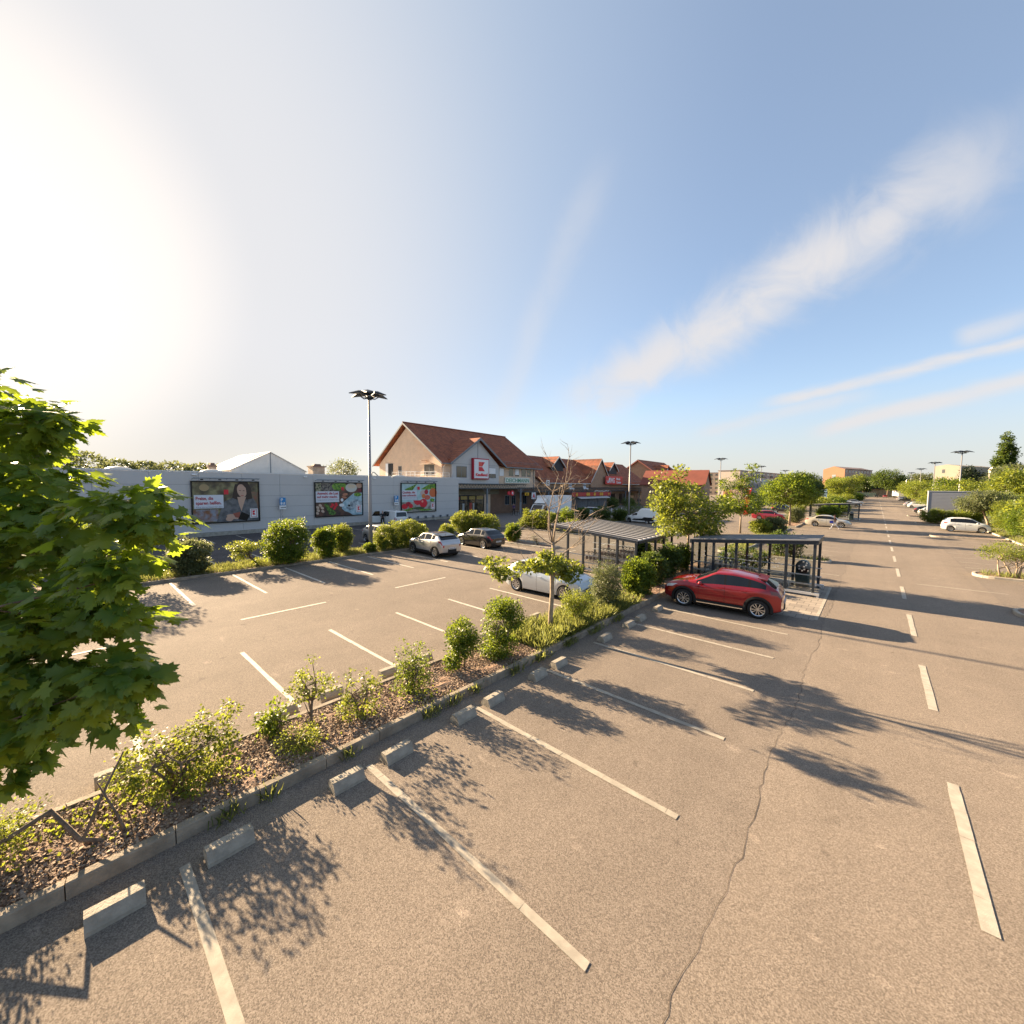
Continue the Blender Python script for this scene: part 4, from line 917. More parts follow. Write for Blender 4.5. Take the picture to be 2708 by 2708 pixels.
SHAPES = {
    # L, W, H, wheelbase, front axle x, wheel radius, sill, silhouette, belt, cowl, roof front, roof rear, rear glass base, pillars (x, lean), glass range
    'crossover': dict(L=4.05, W=1.76, fa=1.245, ra=-1.325, r=0.345, sill=0.27, top=[(-2.025, 0.85), (-1.98, 1.03), (-1.88, 1.12), (-1.45, 1.39), (-1.15, 1.46), (-0.45, 1.54), (0.1, 1.52), (0.88, 1.12), (1.45, 1.03), (1.88, 0.89), (2.025, 0.68)],
                      belt=[(-2.02, 1.05), (-1.4, 1.09), (0, 1.01), (0.9, 0.97), (2.0, 0.81)], cowl=0.90, rf=0.12, rr=-1.36, rg=-1.84, pil=[-0.22, -1.02], g0=-1.55, g1=0.80),
    'compact_suv': dict(L=4.12, W=1.78, fa=1.27, ra=-1.33, r=0.335, sill=0.30, top=[(-2.06, 0.82), (-2.0, 1.10), (-1.88, 1.16), (-1.5, 1.45), (-1.15, 1.53), (-0.35, 1.57), (0.3, 1.53), (1.02, 1.13), (1.55, 1.04), (1.92, 0.88), (2.06, 0.62)],
                      belt=[(-2.06, 1.12), (-1.2, 1.13), (0, 1.03), (1.0, 0.98), (2.0, 0.82)], cowl=1.02, rf=0.32, rr=-1.45, rg=-1.86, pil=[-0.1, -0.9], g0=-1.3, g1=0.95),
    'hatch': dict(L=4.05, W=1.72, fa=1.27, ra=-1.27, r=0.315, sill=0.2, top=[(-2.02, 0.78), (-1.98, 0.98), (-1.84, 1.06), (-1.36, 1.36), (-1.05, 1.43), (-0.3, 1.47), (0.3, 1.43), (1.02, 1.03), (1.5, 0.95), (1.88, 0.80), (2.02, 0.58)],
                  belt=[(-2.02, 0.98), (-1.2, 1.01), (0, 0.95), (1.0, 0.90), (2.0, 0.74)], cowl=1.02, rf=0.32, rr=-1.32, rg=-1.82, pil=[-0.12, -0.93], g0=-1.33, g1=0.95),
    'mini_hatch': dict(L=3.6, W=1.6, fa=1.15, ra=-1.2, r=0.29, sill=0.2, top=[(-1.8, 0.75), (-1.78, 1.0), (-1.72, 1.1), (-1.45, 1.38), (-1.0, 1.48), (-0.1, 1.5), (0.35, 1.43), (1.05, 1.03), (1.45, 0.93), (1.7, 0.78), (1.8, 0.6)],
                  belt=[(-1.8, 0.98), (-1.2, 0.95), (0, 0.92), (1.0, 0.88), (1.8, 0.74)], cowl=1.05, rf=0.37, rr=-1.42, rg=-1.7, pil=[-0.1, -0.95], g0=-1.25, g1=0.95),
    'sedan': dict(L=4.38, W=1.74, fa=1.35, ra=-1.17, r=0.31, sill=0.2, top=[(-2.19, 0.72), (-2.15, 0.98), (-1.95, 1.05), (-1.55, 1.08), (-0.95, 1.38), (-0.5, 1.44), (0.1, 1.43), (0.35, 1.38), (1.05, 1.0), (1.7, 0.90), (2.05, 0.76), (2.19, 0.58)],
                  belt=[(-2.19, 0.96), (-1.2, 0.96), (0, 0.92), (1.0, 0.89), (2.1, 0.72)], cowl=1.05, rf=0.38, rr=-0.9, rg=-1.52, pil=[-0.08, -0.85], g0=-1.15, g1=0.95),
    'estate': dict(L=4.5, W=1.76, fa=1.35, ra=-1.27, r=0.32, sill=0.2, top=[(-2.25, 0.75), (-2.2, 1.0), (-2.13, 1.05), (-1.9, 1.42), (-1.4, 1.48), (-0.3, 1.5), (0.25, 1.45), (1.02, 1.04), (1.6, 0.94), (2.1, 0.8), (2.25, 0.6)],
                  belt=[(-2.25, 0.98), (-1.2, 0.97), (0, 0.93), (1.0, 0.9), (2.2, 0.75)], cowl=1.02, rf=0.3, rr=-1.85, rg=-2.12, pil=[-0.12, -0.95], g0=-1.9, g1=0.95),
    'van': dict(L=4.4, W=1.8, fa=1.45, ra=-1.25, r=0.32, sill=0.24, top=[(-2.2, 0.9), (-2.19, 1.1), (-2.17, 1.3), (-2.1, 1.76), (-1.7, 1.81), (0.3, 1.81), (0.65, 1.74), (1.3, 1.18), (1.75, 1.02), (2.05, 0.88), (2.2, 0.62)],
                  belt=[(-2.2, 1.1), (0, 1.07), (1.2, 1.04), (2.1, 0.85)], cowl=1.3, rf=0.66, rr=-2.09, rg=-2.185, pil=[0.25], g0=-0.75, g1=1.15),
    'panel_van': dict(L=4.3, W=1.7, fa=1.45, ra=-1.25, r=0.3, sill=0.2, top=[(-2.15, 0.9), (-2.14, 1.1), (-2.12, 1.3), (-2.05, 1.84), (-1.7, 1.9), (-0.15, 1.9), (0.12, 1.62), (0.2, 1.46), (0.55, 1.42), (1.25, 0.98), (1.75, 0.88), (2.02, 0.76), (2.15, 0.6)],
                  belt=[(-2.15, 1.0), (0, 0.94), (1.2, 0.9), (2.1, 0.74)], cowl=1.25, rf=0.55, rr=-2.09, rg=-2.1, pil=[], g0=0.25, g1=1.12),
}


def make_car(name, label, cat, shape, col, roof=None, clad=False, rim='five', dark_tail=False, loc=(0, 0, 0), rz=0.0, group=None, simple=False, plate=True, trimbar=None, spoiler=False, rack=False, lower=None):
    S = SHAPES[shape]; L_, W_ = S['L'], S['W']; r = S['r']; ra_ = r + 0.045
    t = thing(name, label, cat, loc, rz, group)
    h = L_ / 2
    step = 0.16 if simple else 0.055
    xs = set(np.round(np.arange(-h + 0.012, h - 0.01, step), 3))
    for c in (S['fa'], S['ra']):
        for a in np.linspace(0, math.pi, 5 if simple else 17): xs.add(round(c + ra_ * math.cos(a), 3))
    for v in [S['cowl'], S['rf'], S['rr'], S['rg'], S['g0'], S['g1']]: xs.add(v)
    for p in S['pil']: xs.add(p - 0.035); xs.add(p + 0.035)
    xs = sorted(xs); q = [xs[0]]
    for x in xs[1:]:
        if x - q[-1] > 0.012: q.append(x)
    xs = [-h] + [x for x in q if -h < x < h] + [h]
    def hw(x):
        u = abs(x) / h; k = 0.80 if x > 0 else 0.84
        return W_ / 2 * (1 - (1 - k) * max(0, (u - 0.62) / 0.38) ** 2.3)
    nr = 11; rows = []
    for x in xs:
        zt = smoothed(S['top'], x, 0.03); bl = min(smoothed(S['belt'], x, 0.06), zt - 0.035)
        zb = S['sill'] + (0.10 * max(0, (abs(x) - h + 0.35) / 0.35))
        for c in (S['fa'], S['ra']):
            d = abs(x - c)
            if d < ra_: zb = max(zb, r + math.sqrt(ra_ * ra_ - d * d))
        zb = min(zb, bl - 0.12)
        w = hw(x); gh = zt - bl; g = max(0, min(1, (gh - 0.05) / 0.4))
        tuck = 0.0
        yr = w * (0.93 - (0.20 if shape not in ('van', 'panel_van') else 0.10) * g); ze = bl + gh * (0.55 + 0.36 * g)
        z = lambda k: zb + (bl - zb) * k
        P = [(w * 0.955, z(0)), (w * 0.99, z(0.22)), (w, z(0.5)), (w * 0.992, z(0.78)), (w * 0.955, bl),
             (w * 0.955 + (yr - w * 0.955) * 0.12, bl + (ze - bl) * 0.12), (w * 0.955 + (yr - w * 0.955) * 0.88, bl + (ze - bl) * 0.90), (yr, ze),
             (yr * 0.90, ze + (zt - ze) * 0.55), (yr * 0.5, ze + (zt - ze) * 0.92), (0, zt)]
        rows.append([(x, y, zz) for y, zz in P])
    n = len(xs)
    def glassmat(i, j):
        xm = (xs[i] + xs[i + 1]) / 2
        gh = smoothed(S['top'], xm, 0.03) - smoothed(S['belt'], xm, 0.06)
        if j == 5 and S['g0'] < xm < S['g1'] and gh > 0.10:
            for p in S['pil']:
                if abs(xm - p) < 0.036: return 'pillar'
            return 'side'
        if j in (8, 9) and S['rf'] < xm < S['cowl'] and shape != 'x': return 'front'
        if j in (8, 9) and S['rg'] < xm < S['rr']: return 'rear'
        if j >= 7 and S['rr'] <= xm <= S['rf']: return 'roof'
        if j in (4, 5, 6) and S['g0'] - .03 < xm < S['g1'] + .05 and gh > 0.08: return 'frame'
        return 'body'
    mats = [col, roof or col, BLACK]
    body = MB(); panes = {'windscreen': MB(), 'rear_window': MB()}; sides = {}
    for s in (1, -1):
        for i in range(n - 1):
            for j in range(nr - 1):
                a, b, c, d = rows[i][j], rows[i + 1][j], rows[i + 1][j + 1], rows[i][j + 1]
                pts = [(p[0], p[1] * s, p[2]) for p in (a, b, c, d)]
                if s == 1: pts = pts[::-1]
                if c[1] == 0: pass
                k = glassmat(i, j)
                if k == 'side': sides.setdefault((s, sum((xs[i] + xs[i + 1]) / 2 > p for p in S['pil'])), MB()).poly(pts)
                elif k == 'front': panes['windscreen'].poly(pts)
                elif k == 'rear': panes['rear_window'].poly(pts)
                else: body.poly(pts, 1 if k == 'roof' else (2 if k == 'pillar' or (roof and k == 'frame' and j >= 6) else 0))
    # end caps bulging out
    for e, sx in ((0, -1), (n - 1, 1)):
        K = 7
        for j in range(nr - 2):
            for k in range(K):
                pts = []
                for (jj, kk) in ((j, k), (j, k + 1), (j + 1, k + 1), (j + 1, k)):
                    x, y, z = rows[e][jj]; u = 1 - 2 * kk / K
                    bulge = 0.07 * (1 - u * u) * (1 if jj < 6 else 0.3)
                    pts.append((x + sx * bulge, y * u, z + 0.0))
                if sx > 0: pts = pts[::-1]
                body.poly(pts, 0)
    def finish(mb, name, ms, par, merge=True):
        o = mb.build(name, ms, par, True)
        bm = bmesh.new(); bm.from_mesh(o.data); bmesh.ops.remove_doubles(bm, verts=bm.verts, dist=0.0008); bmesh.ops.recalc_face_normals(bm, faces=bm.faces); bm.to_mesh(o.data); bm.free()
        return o
    bo = finish(body, 'body', mats, t)
    bo.data.set_sharp_from_angle(angle=R_(38)) if hasattr(bo.data, 'set_sharp_from_angle') else None
    finish(panes['windscreen'], 'windscreen', CARGLASS, t)
    if panes['rear_window'].f: finish(panes['rear_window'], 'rear_window', CARGLASS, t)
    for q_ in sides.values(): finish(q_, 'side_window', CARGLASS, t)
    # underbody
    MB().box(-h + 0.25, h - 0.25, -W_ / 2 + 0.27, W_ / 2 - 0.27, 0.17, 0.62).box(S['ra'] + ra_, S['fa'] - ra_, -W_ / 2 + 0.07, W_ / 2 - 0.07, 0.18, 0.5).build('underbody', BLACK, t)
    # wheels
    for cx in (S['fa'], S['ra']):
        for s in (1, -1):
            cy = s * (hw(cx) - 0.115); M = Matrix.Translation((cx, cy, r))
            if s < 0: M = M @ Matrix.Rotation(math.pi, 4, 'Z')
            w2 = 0.105
            ty = MB().lathe([(r * 0.62, -w2), (r * 0.93, -w2), (r, -w2 * 0.7), (r, w2 * 0.7), (r * 0.94, w2), (r * 0.70, w2 * 1.0), (r * 0.66, w2 * 0.7), (0.0, w2 * 0.3)], 14 if simple else 28, 'y', 0, M).build('wheel', TYRE, t, True)
            rm = MB(); rr = r * 0.68
            rm.lathe([(0, w2 * 0.35), (rr * 0.98, w2 * 0.45), (rr * 0.98, w2 * 0.9), (rr * 1.03, w2 * 0.98), (rr * 1.0, w2 * 1.04), (rr * 0.93, w2 * 0.9)], 14 if simple else 28, 'y', 1, M)
            rm.lathe([(rr * 0.90, w2 * 0.85), (rr * 1.01, w2 * 0.99), (rr * 1.0, w2 * 1.05), (rr * 0.90, w2 * 0.95)], 14 if simple else 28, 'y', 0, M)
            rm.lathe([(0, w2 * 0.9), (rr * 0.2, w2 * 0.88), (rr * 0.2, w2 * 0.5)], 10, 'y', 0, M)
            ns = {'five': 5, 'ten': 10, 'cover': 9, 'seven': 7}[rim]
            for k in range(ns):
                a = 2 * math.pi * k / ns; ww = {'five': 0.30, 'ten': 0.115, 'cover': 0.22, 'seven': 0.2}[rim]
                ca, sa = math.cos(a), math.sin(a)
                if rim == 'ten': a2 = (0.05 if k % 2 else -0.05)
                else: a2 = 0
                c2, s2 = math.cos(a + a2), math.sin(a + a2)
                def pt(rad, off, y, c=ca, s_=sa): return (rad * c - off * s_, y, rad * s_ + off * c)
                o = [pt(rr * 0.15, -rr * ww * 0.35, w2 * 0.92), pt(rr * 0.95, -rr * ww * 0.75, w2 * 0.96, c2, s2), pt(rr * 0.95, rr * ww * 0.75, w2 * 0.96, c2, s2), pt(rr * 0.15, rr * ww * 0.35, w2 * 0.92)]
                i_ = [(p[0], p[1] - 0.03, p[2]) for p in o]
                rm.add(o + i_, [(0, 3, 2, 1), (0, 1, 5, 4), (1, 2, 6, 5), (2, 3, 7, 6)], 0, M)
            rm.build('rim', [ALLOY, DARKRIM], ty)
    # cladding: arches, sill, bumpers
    if clad:
        c = MB()
        for cx in (S['fa'], S['ra']):
            for s in (1, -1):
                K = 18; vs = []
                for k in range(K + 1):
                    a = math.pi * k / K; a = -0.18 + (math.pi + 0.36) * k / K
                    for rad, oy in ((ra_ - 0.012, 0.012), (ra_ + 0.03, 0.028), (ra_ + 0.085, 0.02), (ra_ + 0.09, -0.02)):
                        x = cx + rad * math.cos(a); vs.append((x, s * (hw(x) * 0.985 + oy), r + rad * math.sin(a)))
                fs = [(k * 4 + m, k * 4 + m + 1, (k + 1) * 4 + m + 1, (k + 1) * 4 + m) for k in range(K) for m in range(3)]
                c.add(vs, fs)
        for s in (1, -1):
            c.add([(S['ra'] + ra_, s * (W_ / 2 * 0.97), 0.22), (S['fa'] - ra_, s * (W_ / 2 * 0.97), 0.22), (S['fa'] - ra_, s * (W_ / 2 + 0.012), 0.30), (S['ra'] + ra_, s * (W_ / 2 + 0.012), 0.30), (S['ra'] + ra_, s * (W_ / 2 + 0.006), 0.40), (S['fa'] - ra_, s * (W_ / 2 + 0.006), 0.40)], [(0, 1, 2, 3), (3, 2, 5, 4)])
        for sx in (1, -1):
            K = 14; vs = []
            for k in range(K + 1):
                u = 1 - 2 * k / K; x0 = h - 0.30 * abs(u) ** 3 + 0.075 * (1 - u * u)
                y = u * hw(h - 0.2) * 1.0
                for z, o in ((0.26, -0.06), (0.34, 0.02), (0.52 if sx > 0 else 0.60, 0.016), (0.53 if sx > 0 else 0.62, -0.03)): vs.append((sx * (x0 + o), y, z))
            c.add(vs, [(k * 4 + m, k * 4 + m + 1, (k + 1) * 4 + m + 1, (k + 1) * 4 + m) for k in range(K) for m in range(3)])
        fixn(c.build('cladding', CLAD, t))
        if trimbar:
            b = MB()
            for s in (1, -1): b.box(S['ra'] + ra_ + 0.1, S['fa'] - ra_ - 0.1, s * (W_ / 2 + 0.014) - 0.012, s * (W_ / 2 + 0.014) + 0.012, 0.275, 0.305)
            b.build('sill_trim', CHROME, t)
    if lower:
        b = MB()
        for s in (1, -1): b.prism([(S['ra'] - 0.9, 0.35), (S['fa'] - 0.5, 0.35), (S['fa'] - 0.75, 0.55), (S['ra'] + 0.75, 0.62), (S['ra'] + 0.45, 0.8), (S['ra'] - 0.85, 0.8)], 'y', s * (W_ / 2 + 0.012), s * (W_ / 2 - 0.02))
        fixn(b.build('lower_panel', lower, t))
    # lights and details that hug the shell
    def surf(x, v):   # point of the shell at station x, row parameter v (0..10)
        i = max(0, min(n - 2, next((k for k in range(n - 1) if xs[k + 1] >= x), n - 2))); f = (x - xs[i]) / (xs[i + 1] - xs[i]); f = max(0, min(1, f))
        j = min(nr - 2, int(v)); g = v - j
        p = [rows[i][j][m] * (1 - f) * (1 - g) + rows[i + 1][j][m] * f * (1 - g) + rows[i][j + 1][m] * (1 - f) * g + rows[i + 1][j + 1][m] * f * g for m in range(3)]
        return p
    def patch(name, quad, mt, off=0.008, nu=5, nv=3, both=True):
        """quad of four (x, v) corners: bottom-front, top-front, top-back, bottom-back"""
        for s in (1, -1):
            m = MB(); vs = []
            for a in range(nu + 1):
                for b_ in range(nv + 1):
                    u, w_ = a / nu, b_ / nv
                    x = (quad[0][0] * (1 - u) + quad[3][0] * u) * (1 - w_) + (quad[1][0] * (1 - u) + quad[2][0] * u) * w_
                    v = (quad[0][1] * (1 - u) + quad[3][1] * u) * (1 - w_) + (quad[1][1] * (1 - u) + quad[2][1] * u) * w_
                    p = surf(x, v); vs.append((p[0] * (1 + off * 0.5 / h), s * (p[1] + off), p[2] + off * 0.3))
            m.add(vs, [(a * (nv + 1) + b_, a * (nv + 1) + b_ + 1, (a + 1) * (nv + 1) + b_ + 1, (a + 1) * (nv + 1) + b_) for a in range(nu) for b_ in range(nv)])
            fixn(m.build(name, mt, t, True))
    patch('headlight', [(h - 0.10, 2.9), (h - 0.08, 4.0), (h - 0.55, 4.0), (h - 0.42, 3.3)], LAMPG)
    tm = TAILD if dark_tail else TAIL
    if shape in ('van', 'panel_van'): patch('taillight', [(-h + 0.02, 2.2), (-h + 0.02, 4.3), (-h + 0.14, 4.3), (-h + 0.14, 2.2)], tm)
    else: patch('taillight', [(-h + 0.01, 3.1), (-h + 0.01, 4.2), (-h + 0.38, 4.05), (-h + 0.30, 3.3)], tm)
    # lamp faces on the ends
    yb = hw(h)
    zt_ = rows[0][3][2]
    b = MB()
    for s in (1, -1): b.bbox(-h - 0.022, -h + 0.04, min(s * yb * 0.98, s * yb * 0.62), max(s * yb * 0.98, s * yb * 0.62), zt_ - 0.06, zt_ + 0.10, 0.01)
    b.build('taillight', tm, t)
    b = MB()
    for s in (1, -1): b.bbox(h - 0.04, h + 0.018, min(s * yb * 0.97, s * yb * 0.6), max(s * yb * 0.97, s * yb * 0.6), rows[-1][3][2] - 0.07, rows[-1][3][2] + 0.03, 0.01)
    b.build('headlight', LAMPG, t)
    MB().bbox(h + 0.0, h + 0.078, -0.42, 0.42, 0.42, 0.58, 0.02).build('grille', BLACK, t)
    if plate:
        MB().bbox(-h - 0.10, -h - 0.06, -0.26, 0.26, 0.58 if clad else 0.52, 0.69 if clad else 0.63, 0.005).bbox(h + 0.06, h + 0.095, -0.26, 0.26, 0.34, 0.44, 0.005).build('number_plate', NPLATE, t)
        if not simple:
            q = 0.6 if clad else 0.54
            text('ZE KA 318', 0.09, BLACK, t, 'plate_number', Matrix(((0, 0, -1, -h - 0.101), (-1, 0, 0, 0.23), (0, 1, 0, q), (0, 0, 0, 1))), 0.001, 0.001, width=0.44)
    # mirrors
    for s in (1, -1):
        xm = S['g1'] - 0.18; z = smoothed(S['belt'], xm) + 0.07
        m = MB().ellipsoid((xm, s * (W_ / 2 + 0.10), z), (0.085, 0.11, 0.075), 12, 0); m.box(xm - 0.03, xm + 0.02, min(s * (W_ / 2 - 0.06), s * (W_ / 2 + 0.05)), max(s * (W_ / 2 - 0.06), s * (W_ / 2 + 0.05)), z - 0.06, z - 0.02, 1)
        m.build('mirror', [col, BLACK], t, True)
    if not simple:
        # door seams and handles
        for s in (1, -1):
            b = MB()
            for x0 in [S['g1'] - 0.10] + S['pil']:
                if x0 < S['ra'] + ra_ * 0.8: continue
                for k in range(8):
                    v0, v1 = 0.1 + k * 0.49, 0.1 + (k + 1) * 0.49
                    a, c = surf(x0, v0), surf(x0, v1)
                    b.poly([(a[0] - .005, s * (a[1] + .002), a[2]), (a[0] + .005, s * (a[1] + .002), a[2]), (c[0] + .005, s * (c[1] + .002), c[2]), (c[0] - .005, s * (c[1] + .002), c[2])])
            b.build('door_seam', BLACK, t)
            b = MB()
            for p in (S['pil'][:2] if S['pil'] else [S['g0'] + 0.1]):
                xh = p + 0.18; a = surf(xh, 3.35); b.bbox(xh - 0.09, xh + 0.09, min(s * a[1], s * (a[1] + 0.035)), max(s * a[1], s * (a[1] + 0.035)), a[2] - 0.013, a[2] + 0.013, 0.006)
            b.build('door_handle', col, t)
        # wiper and aerial
        MB().tube([(S['rr'] + 0.14, 0, smoothed(S['top'], S['rr'] + .14) - 0.01), (S['rr'] + 0.05, 0, smoothed(S['top'], S['rr'] + .05) + 0.06)], 0.012, 5).build('aerial', BLACK, t)
    if spoiler:
        z = smoothed(S['top'], S['rr'], 0.03)
        b = MB(); ze_ = smoothed(S['top'], S['rr'] - 0.15, 0.03) + 0.045; b.prism([(S['rr'] + 0.12, smoothed(S['top'], S['rr'] + 0.12, 0.03) + 0.006), (S['rr'] - 0.2, ze_), (S['rr'] - 0.19, ze_ - 0.035), (S['rr'] + 0.02, z - 0.04)], 'y', -0.5, 0.5); fixn(b.build('spoiler', roof or col, t))
    if rack:
        b = MB()
        for s in (1, -1): b.tube([(-1.6, s * 0.55, 1.46), (-1.5, s * 0.55, 1.53), (0.1, s * 0.55, 1.54), (0.2, s * 0.55, 1.47)], 0.018, 6)
        b.build('roof_rail', BLACK, t)
    return t


RCAR = paint('red', (0.27, 0.003, 0.008), 0.4, 0.3)
SILV = paint('silver', (0.50, 0.49, 0.48), 0.6, 0.3)
BLK = paint('black', (0.008, 0.008, 0.010), 0.0, 0.25)
WHT = paint('white', (0.72, 0.72, 0.70), 0.0, 0.3)
SBLU = paint('ice', (0.52, 0.56, 0.60), 0.4, 0.3)
BEIG = paint('champagne', (0.42, 0.39, 0.34), 0.6, 0.32)
LBEI = paint('beige', (0.55, 0.50, 0.42), 0.35, 0.32)
DGRY = paint('darkgrey', (0.035, 0.037, 0.042), 0.4, 0.3)
DRED = paint('darkred', (0.28, 0.012, 0.03), 0.3, 0.3)

make_car('parked_suv', 'glossy red crossover with black wheel arch cladding parked beside the trolley shelter', 'car', 'crossover', RCAR, clad=True, rim='ten', dark_tail=True, loc=(-4.38, 17.50, 0), rz=math.pi + R_(5.0), trimbar=True, spoiler=True)
make_car('parked_suv', 'silver small SUV with black roof parked against the long hedge', 'car', 'compact_suv', SILV, roof=BLK, clad=True, rim='seven', loc=(-22.55, 17.05, 0), rz=math.pi - R_(3), spoiler=True)
make_car('parked_car', 'black hatchback parked by the big hedge', 'car', 'hatch', BLK, rim='five', loc=(-22.85, 21.75, 0), rz=math.pi - R_(2.5))
make_car('parked_car', 'pale silver blue hatchback behind the young maple, nose to the planted strip', 'car', 'hatch', SBLU, rim='cover', loc=(-10.72, 14.5, 0), rz=R_(3))
make_car('parked_car', 'champagne coloured compact car half hidden behind the lamp post and hedge', 'car', 'hatch', BEIG, rim='seven', loc=(-29.95, 17.5, 0), rz=R_(2))
van = make_car('small_van', 'white small van with its driver door open, parked before the hall wall', 'van', 'van', WHT, rim='cover', loc=(-41.2, 25.35, 0), rz=math.pi - R_(6))
fd = MB(); fd.box(0, 1.0, -0.03, 0.03, 0.35, 1.1).prism([(0.03, 1.1), (0.97, 1.1), (0.62, 1.62), (0.1, 1.66)], 'y', -0.02, 0.02, 1)
o = fd.build('open_door', [WHT, CARGLASS], van, loc=(1.2, 0.93, 0.0)); o.rotation_euler = (0, 0, R_(62) + math.pi * 0)
make_car('parked_estate', 'silver estate car with roof rails behind the dark bushes before the snack stall', 'car', 'estate', SILV, loc=(-32.2, 55.5, 0), rz=R_(10), simple=True, rack=True)
make_car('pickup_van', 'white delivery van with dark lower flank beside the young maple crown', 'van', 'panel_van', WHT, loc=(-22.7, 50.9, 0), rz=math.pi - R_(8), simple=True, lower=CLAD)
make_car('parked_car', 'silver car glimpsed behind the white delivery van', 'car', 'hatch', SILV, loc=(-24.4, 58.0, 0), rz=math.pi, simple=True)
make_car('parked_estate', 'dark windowed white estate car farthest back behind the white delivery van', 'car', 'estate', WHT, loc=(-27.0, 66.5, 0), rz=math.pi, simple=True)
make_car('parked_car', 'white hatchback between the silver car and the white estate by the lamp post', 'car', 'hatch', WHT, loc=(-25.4, 62.0, 0), rz=math.pi, simple=True)
make_car('parked_car', 'dark red car partly hidden behind the young roadside trees', 'car', 'sedan', DRED, loc=(-11.4, 69.3, 0), rz=0, simple=True)
make_car('parked_sedan', 'beige saloon car behind the walking woman', 'car', 'sedan', LBEI, rim='five', loc=(-4.25, 63.2, 0), rz=R_(0))
make_car('parked_car', 'white hatchback parked nose to the green bank on the right', 'car', 'mini_hatch', WHT, rim='cover', loc=(7.62, 67.4, 0), rz=R_(2)).scale = (1, 1, 1.08)
CARS = [('white', WHT, 'compact_suv', (8.0, 139), 0, 'white SUV with dark windows in the right row beyond the panel screen'), ('silver', SILV, 'hatch', (7.6, 148), 0, 'small silver hatchback just beyond the white SUV in the right row'),
        ('dark', DGRY, 'crossover', (7.6, 109), math.pi * 0, 'dark SUV with red tail lamps parked right before the panel screen'), ('white', WHT, 'hatch', (7.9, 103.6), 0, 'white hatchback cut off by the panel screen edge'),
        ('dark', DGRY, 'estate', (8.6, 213), math.pi, 'dark estate car far along the right row between clipped hedges'), ('silver', SILV, 'hatch', (8.4, 226), 0, 'pale green grey car beyond the dark estate on the right'),
        ('silver', SILV, 'hatch', (-4.4, 152), 0, 'silver blue car sticking out past the distant trolley shelter'), ('white', WHT, 'estate', (-4.8, 136), 0, 'white estate car seen through the distant trolley shelter'), ('silver', BEIG, 'hatch', (-4.7, 131), 0, 'pale hatchback seen at the end of the distant trolley shelter'),
        ('dark', DGRY, 'hatch', (-4.5, 278), 0.3, 'dark hatchback at the far left end of the lane'), ('dark', BLK, 'crossover', (0.2, 283), -math.pi / 2, 'black SUV facing the camera at the far end of the lane'), ('red', DRED, 'hatch', (3.6, 287), -math.pi / 2, 'dark red car at the far end of the lane under the big tree')]
for k, c, sh, (x, y), rz, lab in CARS: make_car('parked_car', lab, 'car', sh, c, loc=(x, y, 0), rz=rz, simple=True)
for i, (x, y, c, lab) in enumerate([(-12.8, 92, BLK, 'black car glimpsed under the roadside tree crowns'), (-17.5, 84, SILV, 'silver car behind the red advertising pylon')]):
    make_car('parked_car', lab, 'car', 'hatch', c, loc=(x, y, 0), rz=0, simple=True)

# box truck facing the camera
tr = thing('box_truck', 'white box truck parked in front of the brick stores', 'truck', (-34.1, 46.9, 0), -math.pi / 2)
MB().bbox(-2.9, 2.6, -1.08, 1.08, 0.95, 3.35, 0.03).build('cargo_box', WHITEP, tr)
b = MB(); b.box(1.9, 2.62, -1.085, -1.05, 1.0, 3.3, 0).build('box_edge', STEEL, tr)
b = MB(); b.prism([(2.62, 0.55), (4.55, 0.55), (4.62, 1.15), (4.1, 1.35), (3.55, 2.15), (2.7, 2.3), (2.62, 2.3)], 'y', -0.98, 0.98); o = b.build('cab', WHT, tr); fixn(o)
b = MB(); b.add([(4.13, -0.86, 1.38), (4.13, 0.86, 1.38), (3.60, 0.78, 2.12), (3.60, -0.78, 2.12)], [(0, 1, 2, 3)]); b.build('windscreen', CARGLASS, tr)
b = MB()
for s in (1, -1): b.prism([(2.85, 1.35), (3.9, 1.35), (3.45, 2.05), (2.85, 2.1)], 'y', s * 0.985, s * 0.995)
fixn(b.build('side_window', CARGLASS, tr))
b = MB()
b.prism([(1.6, 2.3), (2.6, 2.3), (3.4, 2.35), (2.62, 3.05)], 'y', -0.85, 0.85); fixn(b.build('wind_deflector', WHT, tr))
for cx in (3.85, -1.6):
    for s in (1, -1): MB().lathe([(0, 0.1), (0.2, 0.1), (0.24, 0.12), (0.36, 0.12), (0.37, -0.1), (0, -0.1)], 18, 'y', 0, Matrix.Translation((cx, s * 0.86, 0.37)) @ Matrix.Rotation(0 if s > 0 else math.pi, 4, 'Z')).build('wheel', TYRE, tr)
MB().box(-2.8, 3.2, -0.6, 0.6, 0.45, 0.95).box(4.5, 4.68, -0.95, 0.95, 0.4, 0.75).build('chassis', BLACK, tr)
for s in (1, -1): MB().bbox(4.52, 4.66, s * 0.8 - 0.15, s * 0.8 + 0.15, 0.85, 1.1).build('headlight', LAMPG, tr)
for s in (1, -1): MB().bbox(3.6, 3.75, s * 1.2 - 0.1, s * 1.2 + 0.1, 1.5, 1.95).cyl((3.65, s * 0.98, 1.6), (3.65, s * 1.15, 1.65), 0.02).build('mirror', BLACK, tr)

